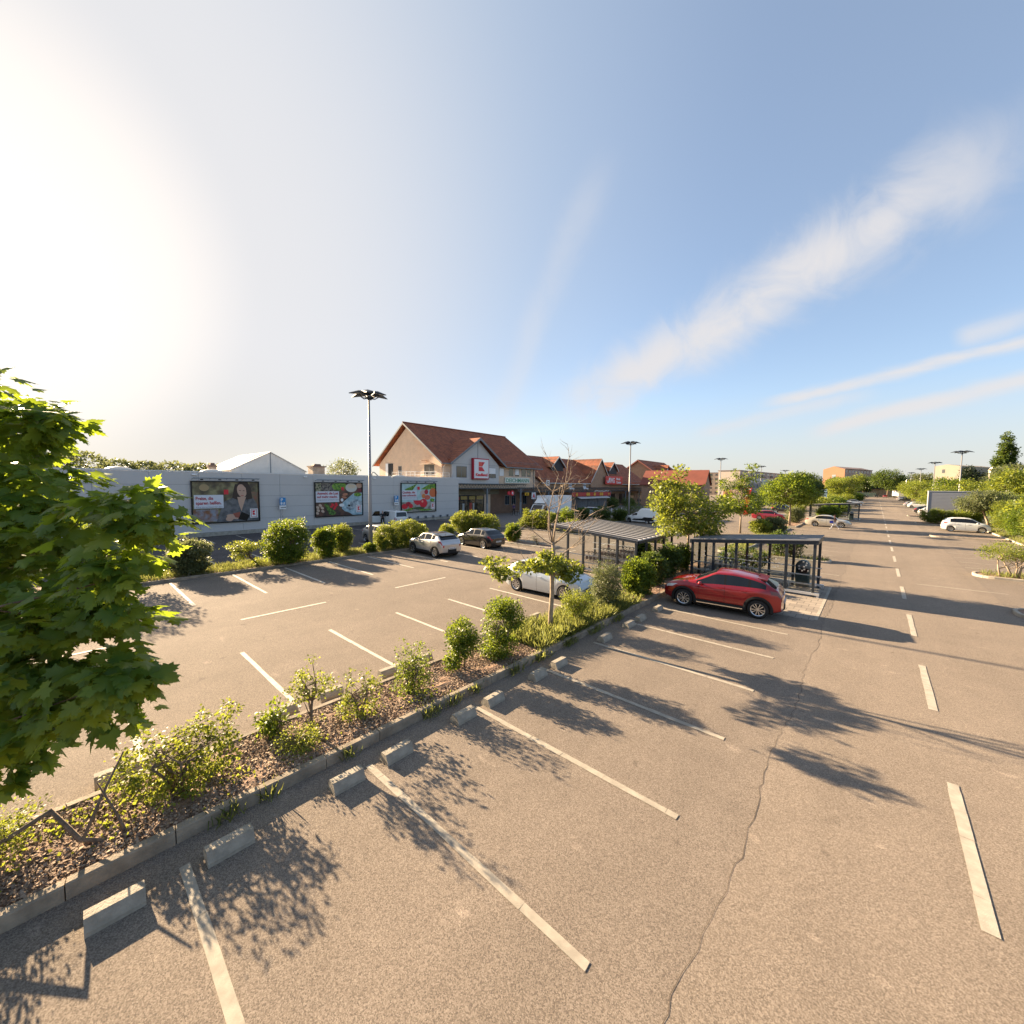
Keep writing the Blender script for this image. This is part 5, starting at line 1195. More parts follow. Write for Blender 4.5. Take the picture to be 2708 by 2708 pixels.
# snack stall behind the truck
ks = thing('snack_stall', 'dark grey snack stall with shutters, awnings and red sign band behind the truck', 'kiosk', (-38.6, 59.6, 0), R_(1.5))
MB().box(-5, 0, 0, 11.2, 0, 2.9).build('wall', mat('stall_grey', (0.07, 0.075, 0.08), 0.6), ks)
b = MB()
for y in (0.3, 4.0, 7.6): b.box(0.0, 0.05, y, y + 3.3, 0.9, 2.6)
b.build('shutter', brick_mat('shutter_m', (0.13, 0.135, 0.14), (0.12, 0.125, 0.13), (0.05, 0.05, 0.055), 1.0, 40, 0.08, 0.012, bump=0.4), ks)
b = MB()
for y in (0.2, 3.9, 7.5): b.add([(0.06, y, 2.85), (0.06, y + 3.5, 2.85), (0.8, y + 3.5, 2.62), (0.8, y, 2.62), (0.06, y, 2.79), (0.06, y + 3.5, 2.79), (0.8, y + 3.5, 2.5), (0.8, y, 2.5)], [(0, 1, 2, 3), (7, 6, 5, 4), (3, 2, 6, 7), (0, 3, 7, 4), (1, 5, 6, 2)])
fixn(b.build('awning', mat('awning_white', (0.5, 0.5, 0.5), 0.6), ks))
MB().box(-0.1, 0.25, -1.3, 12.4, 2.9, 3.6).build('sign_band', mat('band_red', (0.36, 0.02, 0.02), 0.5), ks)
b = MB(); rr = random.Random(5)
for y in (-0.2, 3.3, 3.9, 6.0, 8.2, 8.9, 11.5): b.cyl((0.26, y, 3.25), (0.30, y, 3.25), rr.uniform(0.2, 0.36), n=14)
b.build('emblem', mat('food_yellow', (0.55, 0.3, 0.02), 0.5), ks)
b = MB()
for y in np.arange(6.5, 12, 0.35): b.ellipsoid((0.05, y, 3.7 + rr.uniform(0, .15)), (0.12, 0.12, 0.12), 8)
b.build('flowers', mat('white_flowers', (0.5, 0.5, 0.45), 0.7), ks)
for y in (-0.6, 4.2):
    MB().cyl((-0.9, y, 3.5), (-0.9, y, 4.9), 0.28, 0.28, 12).cyl((-0.9, y, 4.9), (-0.9, y, 5.15), 0.36, 0.2, 12).cyl((-0.9, y, 4.3), (-0.3, y + 0.4, 4.1), 0.25, 0.2, 10).build('vent', STEEL, ks, True)
for i in range(5):
    tag(MB().cyl((-33.2 - 0.05 * i, 60.5 + 1.9 * i, 0), (-33.2 - 0.05 * i, 60.5 + 1.9 * i, 1.0), 0.05, n=8).build('bollard', WHITEP), 'slim white bollard in the row on the paved forecourt by the snack stall', 'bollard', 'white bollards before the snack stall')

# ================================================================ LAMPS
def lamp_mast(label, x, y, h=10.85, az=0.4, first=None):
    if first: return dup(first, (x, y, 0), az, label, 'tall parking lot lamp masts')
    t = thing('lamp_mast', label, 'lamp mast', (x, y, 0), az, 'tall parking lot lamp masts')
    MB().tube([(0, 0, 0), (0, 0, 3), (0, 0, h - 0.35)], [0.12, 0.11, 0.065], 12).build('pole', mat('pole_grey', (0.24, 0.235, 0.24), 0.45, metal=0.3), t, True)
    MB().cyl((0, 0, 0), (0, 0, 0.35), 0.17, 0.14, 12).build('base_collar', STEEL, t)
    b = MB(); b.cyl((0, 0, h - 0.4), (0, 0, h - 0.2), 0.10, n=10)
    for k in range(6):
        a = 2 * math.pi * k / 6; c, s = math.cos(a), math.sin(a); b.tube([(0, 0, h - 0.3), (c * 0.4, s * 0.4, h - 0.33), (c * 0.72, s * 0.72, h - 0.12)], 0.03, 5)
    b.build('arms', DARK, t)
    for k in range(6):
        a = 2 * math.pi * k / 6 + 0.05; c, s = math.cos(a), math.sin(a)
        P = [(0.28, -0.12, 0.02), (0.7, -0.36, 0.17), (1.35, 0, -0.02), (0.7, 0.36, 0.17), (0.28, 0.12, 0.02)]
        top = [(q[0] * c - q[1] * s, q[0] * s + q[1] * c, h - 0.12 + q[2]) for q in P]; bot = [(q[0] * c - q[1] * s, q[0] * s + q[1] * c, h - 0.18 + q[2] * 0.6) for q in P]
        mid = (0.7 * c, 0.7 * s, h + 0.13)
        b = MB(); b.add(top + bot + [mid], [(0, 1, 10), (1, 2, 10), (2, 3, 10), (3, 4, 10), (4, 0, 10), (9, 8, 7, 6, 5)] + [(i, i + 5, (i + 1) % 5 + 5, (i + 1) % 5) for i in range(5)])
        fixn(b.build('lamp_head', DARK, t))
    return t


LM = lamp_mast('tall lamp mast standing in the strip beside the long hedge', -25.75, 14.12)
for lab, x, y in [('tall lamp mast rising between the white delivery van and the dark bushes', -25.7, 53.2), ('lamp mast above the plain red roof', -25.1, 95.0), ('lamp mast in front of the grey apartment slab near its left end', -25.0, 135.7),
                  ('lamp mast before the right end of the grey apartment slab', -24.4, 173), ('thin far lamp mast beyond the right end of the grey apartment slab', -23.6, 203.6), ('smallest farthest lamp mast of the left row', -24.1, 245),
                  ('tallest lamp mast on the right rising behind the grey panel screen', 10.06, 97.6), ('second lamp mast on the right, left of the beige block', 9.8, 135), ('third lamp mast on the right beside the beige block', 9.9, 175.4), ('farthest lamp mast of the right row before the big trees', 9.72, 217.6)]:
    lamp_mast(lab, x, y, az=rnd.uniform(0, 1), first=LM)
t = thing('street_lamp', 'slim single arm street lamp between the right lamp masts', 'street lamp', (7.4, 190, 0), 0)
MB().tube([(0, 0, 0), (0, 0, 7.6), (0.3, 0, 8.0), (1.3, 0, 8.1)], [0.09, 0.07, 0.05, 0.04], 8).build('pole', STEEL, t, True); MB().bbox(1.1, 1.7, -0.12, 0.12, 8.03, 8.15).build('lamp_head', STEEL, t)

# ================================================================ TROLLEY SHELTERS
CLEAR = bpy.data.materials.new('clear_glass'); CLEAR.use_nodes = True
_n = CLEAR.node_tree.nodes; _l = CLEAR.node_tree.links; _n.clear()
_o = _n.new('ShaderNodeOutputMaterial'); _m = _n.new('ShaderNodeMixShader'); _t = _n.new('ShaderNodeBsdfTransparent'); _g = _n.new('ShaderNodeBsdfGlossy'); _fr = _n.new('ShaderNodeFresnel')
_t.inputs[0].default_value = (0.86, 0.89, 0.88, 1); _g.inputs['Roughness'].default_value = 0.03; _fr.inputs[0].default_value = 1.45
_l.new(_fr.outputs[0], _m.inputs[0]); _l.new(_t.outputs[0], _m.inputs[1]); _l.new(_g.outputs[0], _m.inputs[2]); _l.new(_m.outputs[0], _o.inputs[0])
SHELT = mat('shelter_steel', (0.022, 0.03, 0.042), 0.4, metal=0.2)
ROOFM = mat('shelter_roof_glare', (0.52, 0.50, 0.50), 0.4, var=0.08, vscale=2)  # sky reflection and sun glare put into the pale base colour
ROOFD = mat('shelter_roof_dark', (0.075, 0.08, 0.095), 0.4, metal=0.2)
RIBL = mat('rib_light', (0.24, 0.24, 0.25), 0.4)


def shelter(label, loc, rz, L_=5.4, D=5.0, zl=2.08, zh=2.52, prints=False, npost=6):
    """open at local +x (high side); depth along y"""
    t = thing('trolley_shelter', label, 'shelter', loc, rz)
    hx = L_ / 2; hy = D / 2; RH = 0.035 if D < 3 else 0.06
    zr = lambda x: zl + (zh - zl) * (x + hx) / L_
    b = MB(); b.add([(-hx, -hy, zl), (hx, -hy, zh), (hx, hy, zh), (-hx, hy, zl), (-hx, -hy, zl - 0.05), (hx, -hy, zh - 0.05), (hx, hy, zh - 0.05), (-hx, hy, zl - 0.05)], [(0, 1, 2, 3), (7, 6, 5, 4), (0, 4, 5, 1), (1, 5, 6, 2), (2, 6, 7, 3), (3, 7, 4, 0)])
    fixn(b.build('roof', ROOFD if D < 3 else ROOFM, t))
    nb = int(D / 0.55)
    b = MB()
    for i in range(nb + 1):
        y = -hy + D * i / nb; b.add([(-hx, y - 0.025, zl + 0.002), (hx, y - 0.025, zh + 0.002), (hx, y + 0.025, zh + 0.002), (-hx, y + 0.025, zl + 0.002), (-hx, y - 0.02, zl + RH), (hx, y - 0.02, zh + RH), (hx, y + 0.02, zh + RH), (-hx, y + 0.02, zl + RH)], [(4, 5, 6, 7), (0, 1, 5, 4), (2, 3, 7, 6), (1, 2, 6, 5), (3, 0, 4, 7)])
    fixn(b.build('roof_rib', RIBL if D < 3 else mat('rib', (0.06, 0.065, 0.075), 0.4, metal=0.4), t))
    b = MB(); w = 0.05
    for y in (-hy + 0.06, hy - 0.06): b.add([(-hx, y - w, zl - 0.06), (hx, y - w, zh - 0.06), (hx, y + w, zh - 0.06), (-hx, y + w, zl - 0.06), (-hx, y - w, zl - 0.18), (hx, y - w, zh - 0.18), (hx, y + w, zh - 0.18), (-hx, y + w, zl - 0.18)], [(0, 1, 2, 3), (7, 6, 5, 4), (0, 4, 5, 1), (1, 5, 6, 2), (2, 6, 7, 3), (3, 7, 4, 0)])
    b.box(-hx, -hx + 0.1, -hy, hy, zl - 0.2, zl - 0.055).box(hx - 0.1, hx, -hy, hy, zh - 0.2, zh - 0.055)
    fixn(b.build('roof_frame', SHELT, t))
    def post(x, y): MB().bbox(x - 0.055, x + 0.055, y - 0.055, y + 0.055, 0.0, zr(x) - 0.1, 0.005).build('post', SHELT, t)
    for i in range(npost):
        x = -hx + 0.12 + (L_ - 0.24) * i / (npost - 1)
        post(x, -hy + 0.1); post(x, hy - 0.1)
    for k in range(1, int(D / 1.2)): post(-hx + 0.12, -hy + 0.1 + (D - 0.2) * k / int(D / 1.2))
    for i in range(npost - 1):
        x0 = -hx + 0.12 + (L_ - 0.24) * i / (npost - 1) + 0.07; x1 = x0 + (L_ - 0.24) / (npost - 1) - 0.14
        for y in (-hy + 0.1, hy - 0.1):
            b = MB(); b.add([(x0, y, 0.2), (x1, y, 0.2), (x1, y, zr(x1) - 0.24), (x0, y, zr(x0) - 0.24)], [(0, 1, 2, 3)])
            g = b.build('glass_pane', CLEAR, t)
            if prints:
                r = random.Random(i * 7 + int(y * 10)); q = MB()
                for zz in (1.15, 1.32, 1.5):
                    for _ in range(4):
                        xx = r.uniform(x0 + 0.06, x1 - 0.1); z_ = zz + r.uniform(-0.05, 0.05); s = 0.024; yy = y - 0.006
                        q.box(xx - s, xx + s, yy, yy + 0.002, z_ + s * 0.8, z_ + s * 1.2).box(xx - s, xx - s * 0.6, yy, yy + 0.002, z_ - s, z_ + s * 0.8).box(xx + s * 0.6, xx + s, yy, yy + 0.002, z_ - s, z_ + s * 0.8)
                q.build('print', SIGNW, g)
    nb = int(D / 1.2)
    for k in range(nb):
        y_0 = -hy + 0.1 + (D - 0.2) * k / nb + 0.07; y_1 = y_0 + (D - 0.2) / nb - 0.14
        MB().add([(-hx + 0.12, y_0, 0.2), (-hx + 0.12, y_1, 0.2), (-hx + 0.12, y_1, zl - 0.24), (-hx + 0.12, y_0, zl - 0.24)], [(0, 1, 2, 3)]).build('glass_pane', CLEAR, t)
    b = MB()
    for y in (-hy + 0.16, hy - 0.16):
        b.box(-hx + 0.2, hx, y - 0.03, y + 0.03, 0.50, 0.56).box(-hx + 0.2, hx, y - 0.03, y + 0.03, 0.92, 0.96)
        b.box(-hx + 0.1, hx + 0.12, y - 0.14, y - 0.03, 0.10, 0.20)
        for x in (-hx + 0.3, hx + 0.06): b.box(x - 0.04, x + 0.04, y - 0.12, y - 0.03, 0, 0.1)
    for k in (1, 2):
        y = -hy + D * k / 3
        b.tube([(-hx + 0.6, y, 0), (-hx + 0.6, y, 0.55), (hx - 1.2, y, 0.55), (hx - 1.2, y, 0)], 0.025, 6)
    b.build('guide_rail', mat('rail_white', (0.55, 0.56, 0.58), 0.35, metal=0.5), t)
    return t


shelter('large trolley shelter with pale ribbed roof left of the young maple', (-11.45, 21.7, 0), math.pi)
shelter('narrow dark trolley shelter with printed glass panes behind the red crossover', (-4.4, 23.0, 0), 0, 5.35, 2.5, prints=True)
shelter('distant dark trolley shelter beside the walking woman', (-4.75, 81.0, 0), 0, 6.2, 2.6)

# trolleys
WIRE = mat('trolley_wire', (0.42, 0.43, 0.45), 0.3, metal=0.8)
def trolley():
    t = thing('shopping_trolley', 'x', 'trolley', (0, 0, 0), 0)
    b = MB()
    for k in range(6):
        f = k / 5; z = 0.5 + 0.38 * f; w = 0.2 + 0.06 * f; x0 = -0.38 - 0.02 * f; x1 = 0.28 + 0.12 * f
        P = [(x1, -w * 0.8, z), (x0, -w, z), (x0, w, z), (x1, w * 0.8, z), (x1, -w * 0.8, z)]; b.tube(P, 0.006, 4, cap=False)
    for i in range(9):
        f = i / 8; x0 = -0.38 + 0.66 * f; x1 = -0.4 + 0.8 * f
        for s in (-1, 1): b.tube([(x0, s * (0.2 - 0.04 * f), 0.5), (x1, s * (0.26 - 0.052 * f), 0.88)], 0.004, 4, cap=False)
        b.tube([(x0, -(0.2 - 0.04 * f), 0.5), (x0, 0.2 - 0.04 * f, 0.5)], 0.004, 4, cap=False)
    for i in range(5):
        y = -0.16 + 0.08 * i; b.tube([(0.28, y, 0.5), (0.4, y * 1.25, 0.88)], 0.004, 4, cap=False)
    b.build('basket', WIRE, t)
    MB().tube([(-0.42, -0.27, 0.98), (-0.47, -0.26, 1.02), (-0.47, 0.26, 1.02), (-0.42, 0.27, 0.98)], 0.02, 6).build('handle', BLACK, t)
    MB().box(-0.40, -0.37, -0.19, 0.19, 0.6, 0.84).build('child_seat', mat('seat_grey', (0.10, 0.05, 0.055), 0.5), t)
    b = MB()
    for s in (-1, 1): b.tube([(-0.42, s * 0.27, 0.98), (-0.38, s * 0.26, 0.5), (-0.42, s * 0.25, 0.12)], 0.012, 5).tube([(-0.42, s * 0.25, 0.14), (0.38, s * 0.17, 0.14)], 0.012, 5)
    b.build('frame', WIRE, t)
    b = MB()
    for x, w in ((-0.42, 0.25), (0.38, 0.17)):
        for s in (-1, 1): b.cyl((x, s * w - 0.015, 0.06), (x, s * w + 0.015, 0.06), 0.06, n=10)
    b.build('wheels', BLACK, t)
    return t


T0 = trolley(); first = True
ROWS = [(-9.8, 20.0, 9, 'trolley nested in the front row inside the large pale roofed shelter', 'front trolley row in the large shelter'), (-9.8, 21.7, 9, 'trolley nested in the middle row inside the large pale roofed shelter', 'middle trolley row in the large shelter'), (-9.8, 23.2, 7, 'trolley nested in the back row inside the large pale roofed shelter', 'back trolley row in the large shelter')]
for x, y, n_, lab, grp in ROWS:
    for k in range(n_):
        a = (x - 0.24 * k, y, 0)
        if first: T0.location = a; T0.rotation_euler = (0, 0, 0); T0['label'] = lab; T0['group'] = grp; first = False
        else: dup(T0, a, 0, lab, grp)
for k in range(8): dup(T0, (-6.4 + 0.24 * k, 22.45, 0), math.pi, 'trolley nested in the row inside the narrow dark shelter', 'trolley row in the narrow shelter')
for k in range(4): dup(T0, (-6.4 + 0.24 * k, 23.5, 0), math.pi, 'trolley in the short back row of the narrow dark shelter', 'short back trolley row in the narrow shelter')


def bin_(lab, loc):
    t = thing('litter_bin', lab, 'litter bin', loc, 0)
    MB().bbox(-0.28, 0.28, -0.25, 0.25, 0.02, 0.95, 0.05).build('body', mat('bin_green', (0.03, 0.05, 0.045), 0.5), t)
    b = MB(); b.lathe([(0.0, -0.25), (0.29, -0.25), (0.29, 0.25), (0.0, 0.25)], 20, 'y', 0, Matrix.Translation((0, 0, 0.98))); o = b.build('lid', mat('bin_lid', (0.12, 0.13, 0.13), 0.35), t, True)
    MB().box(-0.18, 0.18, -0.30, -0.255, 0.7, 0.85).build('slot', BLACK, t)
bin_('dark green litter bin with rounded lid behind the glass of the narrow shelter', (-2.45, 24.0, 0))
bin_('dark litter bin at the end of the distant shelter', (-2.6, 79.6, 0))

# wheel stops
STOP = mat('stop_concrete', (0.30, 0.262, 0.21), 0.9, var=0.2, vscale=7, bump=0.5, bscale=45)
def stopm():
    b = MB(); b.prism([(-0.13, 0), (0.13, 0), (0.13, 0.05), (0.065, 0.17), (-0.065, 0.17), (-0.13, 0.06)], 'y', -0.25, 0.25)
    me = b.mesh('wheel_stop', STOP); return me
SM = stopm()
ORD = ['nearest', 'second', 'third', 'fourth', 'fifth', 'sixth', 'seventh', 'eighth', 'ninth', 'tenth', 'eleventh', 'twelfth', 'thirteenth', 'fourteenth', 'fifteenth']
for k, (y, L_) in enumerate([(0.2, 1.0), (1.27, 1.0), (2.85, 1.0), (3.76, 1.0), (5.32, 1.0), (6.18, 1.0), (7.77, 1.0), (8.67, 1.0), (11.14, 1.0), (12.8, 1.0), (13.7, 1.0), (15.25, 1.0)]):
    o = bpy.data.objects.new('wheel_stop', SM); C.objects.link(o); o.location = (-6.06, y, 0.0); o.rotation_euler = (0, 0, rnd.uniform(-0.03, 0.03)); o.scale = (1, L_ * rnd.uniform(0.97, 1.04), 1)
    tag(o, ORD[k] + ' concrete wheel stop along the lane side of the planted strip', 'wheel stop', 'wheel stops on the lane side of the planted strip')
for k, (y, hl) in enumerate([(0.55, 0.44), (2.85, 0.30), (3.85, 0.28), (5.35, 0.3), (6.4, 0.22), (7.9, .28), (8.75, .28), (10.3, .28), (11.2, .28)]):
    o = bpy.data.objects.new('wheel_stop', SM); C.objects.link(o); o.location = (-8.92, y, 0.0); o.rotation_euler = (0, 0, math.pi + rnd.uniform(-0.03, 0.03)); o.scale = (1, hl / 0.27, 1)
    tag(o, ORD[k] + ' concrete wheel stop on the far side of the planted strip', 'wheel stop', 'wheel stops on the far side of the planted strip')

# ================================================================ ADVERTISING, SCREEN, FAR BUILDINGS
t = thing('panel_screen', 'tall grey horizontally ribbed metal screen above the clipped hedge', 'screen', (5.75, 84.2, 0))
b = MB(); b.box(0, 5.9, 0, 2.3, 0, 4.4)
for k in range(22): b.box(0.02, 5.88, -0.03, 0.0, 0.05 + k * 0.2, 0.2 + k * 0.2)
b.build('panels', mat('screen_grey', (0.28, 0.29, 0.33), 0.5), t)
MB().box(-0.05, 5.95, -0.08, 2.35, 4.4, 4.48).box(-0.06, 0.0, -0.06, 0.1, 0, 4.4).build('frame', mat('screen_trim', (0.35, 0.36, 0.4), 0.4), t)
def advert(name, lab, x, y, w, z0, z1, rz, bg, blobs):
    t = thing(name, lab, 'billboard', (x, y, 0), rz)
    MB().bbox(0, w, -0.1, 0.1, z0, z1).build('panel', bg, t)
    MB().cyl((w * 0.2, 0.05, 0), (w * 0.2, 0.05, z0), 0.08).cyl((w * 0.8, 0.05, 0), (w * 0.8, 0.05, z0), 0.08).build('legs', STEEL, t)
    for i, (a, b_, c, d, m) in enumerate(blobs): MB().ellipsoid((w * a, -0.105 - i * 0.004, z0 + (z1 - z0) * b_), (w * c, 0.01, (z1 - z0) * d), 14).build('print', m, t)
CORAL = mat('ad_coral', (0.62, 0.16, 0.12), 0.5); ORANGE = mat('ad_orange', (0.6, 0.3, 0.1), 0.5); PINK = mat('ad_pink', (0.55, 0.35, 0.3), 0.5); PURP = mat('ad_purple', (0.25, 0.05, 0.2), 0.5)
advert('billboard', 'colourful billboard with a round orange shape behind the young trees', -20.6, 80, 3.3, 2.3, 4.3, 0, PINK, [(0.28, 0.6, 0.25, 0.42, ORANGE), (0.26, 0.55, 0.16, 0.3, mat('ad_dark', (0.2, 0.06, 0.05), 0.5)), (0.18, 0.2, 0.2, 0.12, PURP), (0.7, 0.35, 0.2, 0.25, mat('ad_cream', (0.6, 0.5, 0.45), 0.5))])
t = thing('advertising_pylon', 'bright red advertising pylon with white marks behind the young trees', 'sign', (-16.9, 80, 0), 0)
b = MB(); b.prism([(-0.25, 0), (0.55, 0), (0.6, 3.2), (0.95, 4.7), (-0.4, 4.7), (-0.1, 3.2)], 'y', -0.15, 0.15); fixn(b.build('panel', mat('pylon_red', (0.65, 0.02, 0.03), 0.45), t))
MB().box(-0.2, 0.5, -0.17, -0.155, 3.25, 3.4).box(0.3, 0.8, -0.17, -0.155, 4.35, 4.5).build('print', SIGNW, t)
advert('billboard', 'tall billboard with blue sky picture and red lower part beside the yellow green trees', -9.65, 110, 1.85, 1.8, 4.45, 0, mat('ad_sky', (0.3, 0.42, 0.55), 0.5), [(0.75, 0.2, 0.28, 0.2, CORAL), (0.4, 0.55, 0.3, 0.2, mat('ad_white', (0.6, 0.6, 0.62), 0.5))])
t = thing('market_hall', 'row of three small grey gabled roofs behind the red pylon', 'building', (-28.5, 130, 0), 0)
for i in range(3): b = MB(); b.prism([(i * 1.6, 0), (i * 1.6 + 1.7, 0), (i * 1.6 + 1.7, 4.7), (i * 1.6 + 0.85, 7.0), (i * 1.6, 4.7)], 'y', i * 1.5, 14); fixn(b.build('roof', mat('zinc', (0.25, 0.25, 0.27), 0.5), t))


def block(name, lab, A, B, depth, z, wallm, roofh=0.0, storeys=5, bays=14, gm=None, winm=None, balcony=False):
    """slab with its long front from A (near) to B; the gable end at A extends away by depth (to the left)"""
    A = Vector(A); B = Vector(B); d = (B - A); L_ = d.length; rz = math.atan2(d.y, d.x)
    t = thing(name, lab, 'building', (A.x, A.y, 0), rz)      # local +x along the front; front faces local -y ; body toward +y
    b = MB()
    if roofh: b.prism([(0, 0), (depth, 0), (depth, z), (depth / 2, z + roofh), (0, z)], 'x', 0, L_)
    else: b.box(0, L_, 0, depth, 0, z)
    fixn(b.build('wall', [wallm], t))
    if gm:
        b = MB(); pts = [(0, 0), (depth, 0), (depth, z), (depth / 2, z + roofh), (0, z)]; b.prism(pts, 'x', -0.05, -0.003); fixn(b.build('gable_wall', gm, t))
    MB().box(-0.3, L_ + 0.3, -0.3, depth + 0.3 if not roofh else 0.0, z, z + 0.25).build('roof_edge', mat('eave_brown', (0.22, 0.13, 0.1), 0.7), t)
    sh = z / storeys
    wm = winm or mat('far_window', (0.08, 0.085, 0.095), 0.2, spec=0.8)
    for k in range(storeys):
        for i in range(bays):
            x0 = L_ * (i + 0.22) / bays; x1 = L_ * (i + 0.72) / bays
            b = MB(); b.box(x0, x1, -0.06, 0.02, k * sh + sh * 0.35, k * sh + sh * 0.80)
            b.build('window', wm, t)
    if balcony:
        b = MB()
        for k in range(1, storeys):
            for i in range(0, bays, 2): b.box(L_ * (i + 0.05) / bays, L_ * (i + 0.95) / bays, -1.1, -0.07, k * sh, k * sh + sh * 0.38)
        b.build('balconies', mat('balcony', (0.32, 0.27, 0.24), 0.7, var=0.2, vscale=0.3), t)
    return t


GW = mat('slab_wall', (0.36, 0.31, 0.27), 0.8, var=0.12, vscale=0.15); PALE = mat('slab_pale', (0.50, 0.42, 0.36), 0.8, var=0.05, vscale=0.2)
block('apartment_slab', 'long grey apartment slab with rows of windows and balconies', (-54.5, 243), (-45.4, 354), 11, 13.6, GW, storeys=5, bays=12, gm=PALE, balcony=True)
block('apartment_slab', 'lower grey flat roofed apartment block behind the plain red roof', (-78, 258), (-63, 262), 10, 13.0, GW, storeys=5, bays=5)
o = block('apartment_block', 'orange painted apartment block with shallow gable and striped long side', (-13.8, 300), (-2.4, 336), 10.6, 15.6, mat('stripe_wall', (0.42, 0.27, 0.2), 0.8, var=0.3, vscale=0.12), roofh=1.7, storeys=5, bays=9, gm=mat('orange_render', (0.35, 0.175, 0.095), 0.8, var=0.06, vscale=0.2))
MB().box(-0.12, -0.05, 4.2, 6.0, 6, 8.6).box(-0.12, -0.05, 4.2, 6.0, 9.8, 12.4).build('stair_window', mat('stair_win', (0.30, 0.33, 0.36), 0.3), o)
bb = thing('apartment_block', 'pale beige apartment block with two small stair windows and dark corner balconies', 'building', (18.0, 250, 0), R_(-26))
b = MB(); b.prism([(0, 0), (7.9, 0), (7.9, 14.2), (4, 15.0), (0, 14.3)], 'y', 0, 30); fixn(b.build('wall', mat('beige_render', (0.28, 0.24, 0.19), 0.8, var=0.05, vscale=0.3), bb))
for z in (8.3, 11.4):
    f = MB().box(2.5, 3.4, -0.06, 0.02, z, z + 1.6).build('window', mat('far_frame', (0.3, 0.28, 0.26), 0.6), bb); MB().box(2.56, 3.34, -0.08, -0.06, z + 0.06, z + 1.54).build('pane', MATS['far_window'], f)
MB().box(7.92, 9.2, 1, 5, 9.4, 10.8).box(7.92, 9.3, 0.9, 5.1, 13.2, 13.4).box(7.92, 9.2, 1, 5, 11.2, 12.3).build('balcony', mat('balcony_dark', (0.10, 0.09, 0.08), 0.7), bb)
t = thing('church_tower', 'small pale tower tops glimpsed between the conifer and the right bank', 'tower', (30.5, 225, 0), 0.2)
MB().box(0, 1.6, 0, 1.6, 0, 11.6).prism([(-0.2, 11.6), (1.8, 11.6), (0.8, 13.0)], 'y', -0.2, 1.8).build('wall', PALE, t)
t = thing('garden_house', 'low pale house front at the far end of the lane under the trees', 'building', (-6, 310, 0), 0)
MB().box(0, 22, 0, 8, 0, 4.2).build('wall', mat('far_house', (0.5, 0.38, 0.25), 0.8, var=0.2, vscale=0.5), t); MB().box(-0.4, 22.4, -0.4, 8.4, 4.2, 4.5).build('roof', mat('far_roof', (0.2, 0.12, 0.09), 0.8), t)
t = thing('white_truck', 'white lorry glimpsed at the far end of the lane', 'truck', (8.5, 292, 0), -math.pi / 2 + 0.3)
MB().bbox(-3, 2, -1.2, 1.2, 0.9, 3.6).build('cargo_box', WHITEP, t); MB().bbox(2.05, 3.9, -1.15, 1.15, 0.6, 2.9, 0.15).build('cab', WHT, t)
for x in (-2, 3): MB().cyl((x, -1.2, 0.5), (x, 1.2, 0.5), 0.5, n=14).build('wheel', TYRE, t)
t = thing('wood_fence', 'grey green fence closing the far end of the lot', 'fence', (-13, 293, 0), 0)
b = MB()
for k in range(24): b.box(k * 0.55, k * 0.55 + 0.5, 0, 0.06, 0, 2.4)
b.build('boards', mat('fence_green', (0.06, 0.10, 0.09), 0.7), t)

# bicycle rack and bicycles before the arcade
def bicycle(lab, loc, rz, colr):
    t = thing('bicycle', lab, 'bicycle', loc, rz)
    for x in (-0.52, 0.52):
        M = Matrix.Translation((x, 0, 0.34)); MB().lathe([(0.31, -0.015), (0.34, 0), (0.31, 0.015), (0.31, -0.015)], 20, 'y', 0, M).build('wheel', TYRE, t)
    MB().tube([(-0.52, 0, 0.34), (-0.1, 0, 0.3), (0.38, 0, 0.75), (-0.2, 0, 0.72), (-0.1, 0, 0.3)], 0.018, 5).tube([(-0.52, 0, 0.34), (-0.2, 0, 0.72), (-0.24, 0, 0.92)], 0.014, 5).tube([(0.52, 0, 0.34), (0.38, 0, 0.75), (0.35, 0, 1.0)], 0.016, 5).build('frame', colr, t)
    MB().tube([(0.25, -0.28, 1.02), (0.36, 0, 1.0), (0.25, 0.28, 1.02)], 0.014, 5).build('handlebar', BLACK, t); MB().ellipsoid((-0.26, 0, 0.95), (0.13, 0.07, 0.04), 8).build('saddle', BLACK, t)
x_, y_, _ = WL(2.6, 39.5)
rk = thing('bicycle_rack', 'low galvanised bicycle rack before the store arcade', 'rack', (x_, y_, 0), BRZ)
b = MB()
for k in range(9): b.tube([(0, k * 0.55, 0), (0, k * 0.55, 0.75), (0.5, k * 0.55 + 0.05, 0.75), (0.5, k * 0.55 + 0.05, 0)], 0.02, 5)
b.box(-0.02, 0.02, -0.1, 4.6, 0, 0.04).build('hoops', STEEL, rk)
for k, (dy, cl, lab) in enumerate([(0.3, BLK, 'black bicycle at the left end of the rack'), (4.7, RCAR, 'red bicycle just right of the rack'), (6.2, SILV, 'silver bicycle under the arcade near the pharmacy sign')]):
    x_, y_, _ = WL(2.4, 39.5 + dy); bicycle(lab, (x_, y_, 0), R_(8 * k - 5), cl)


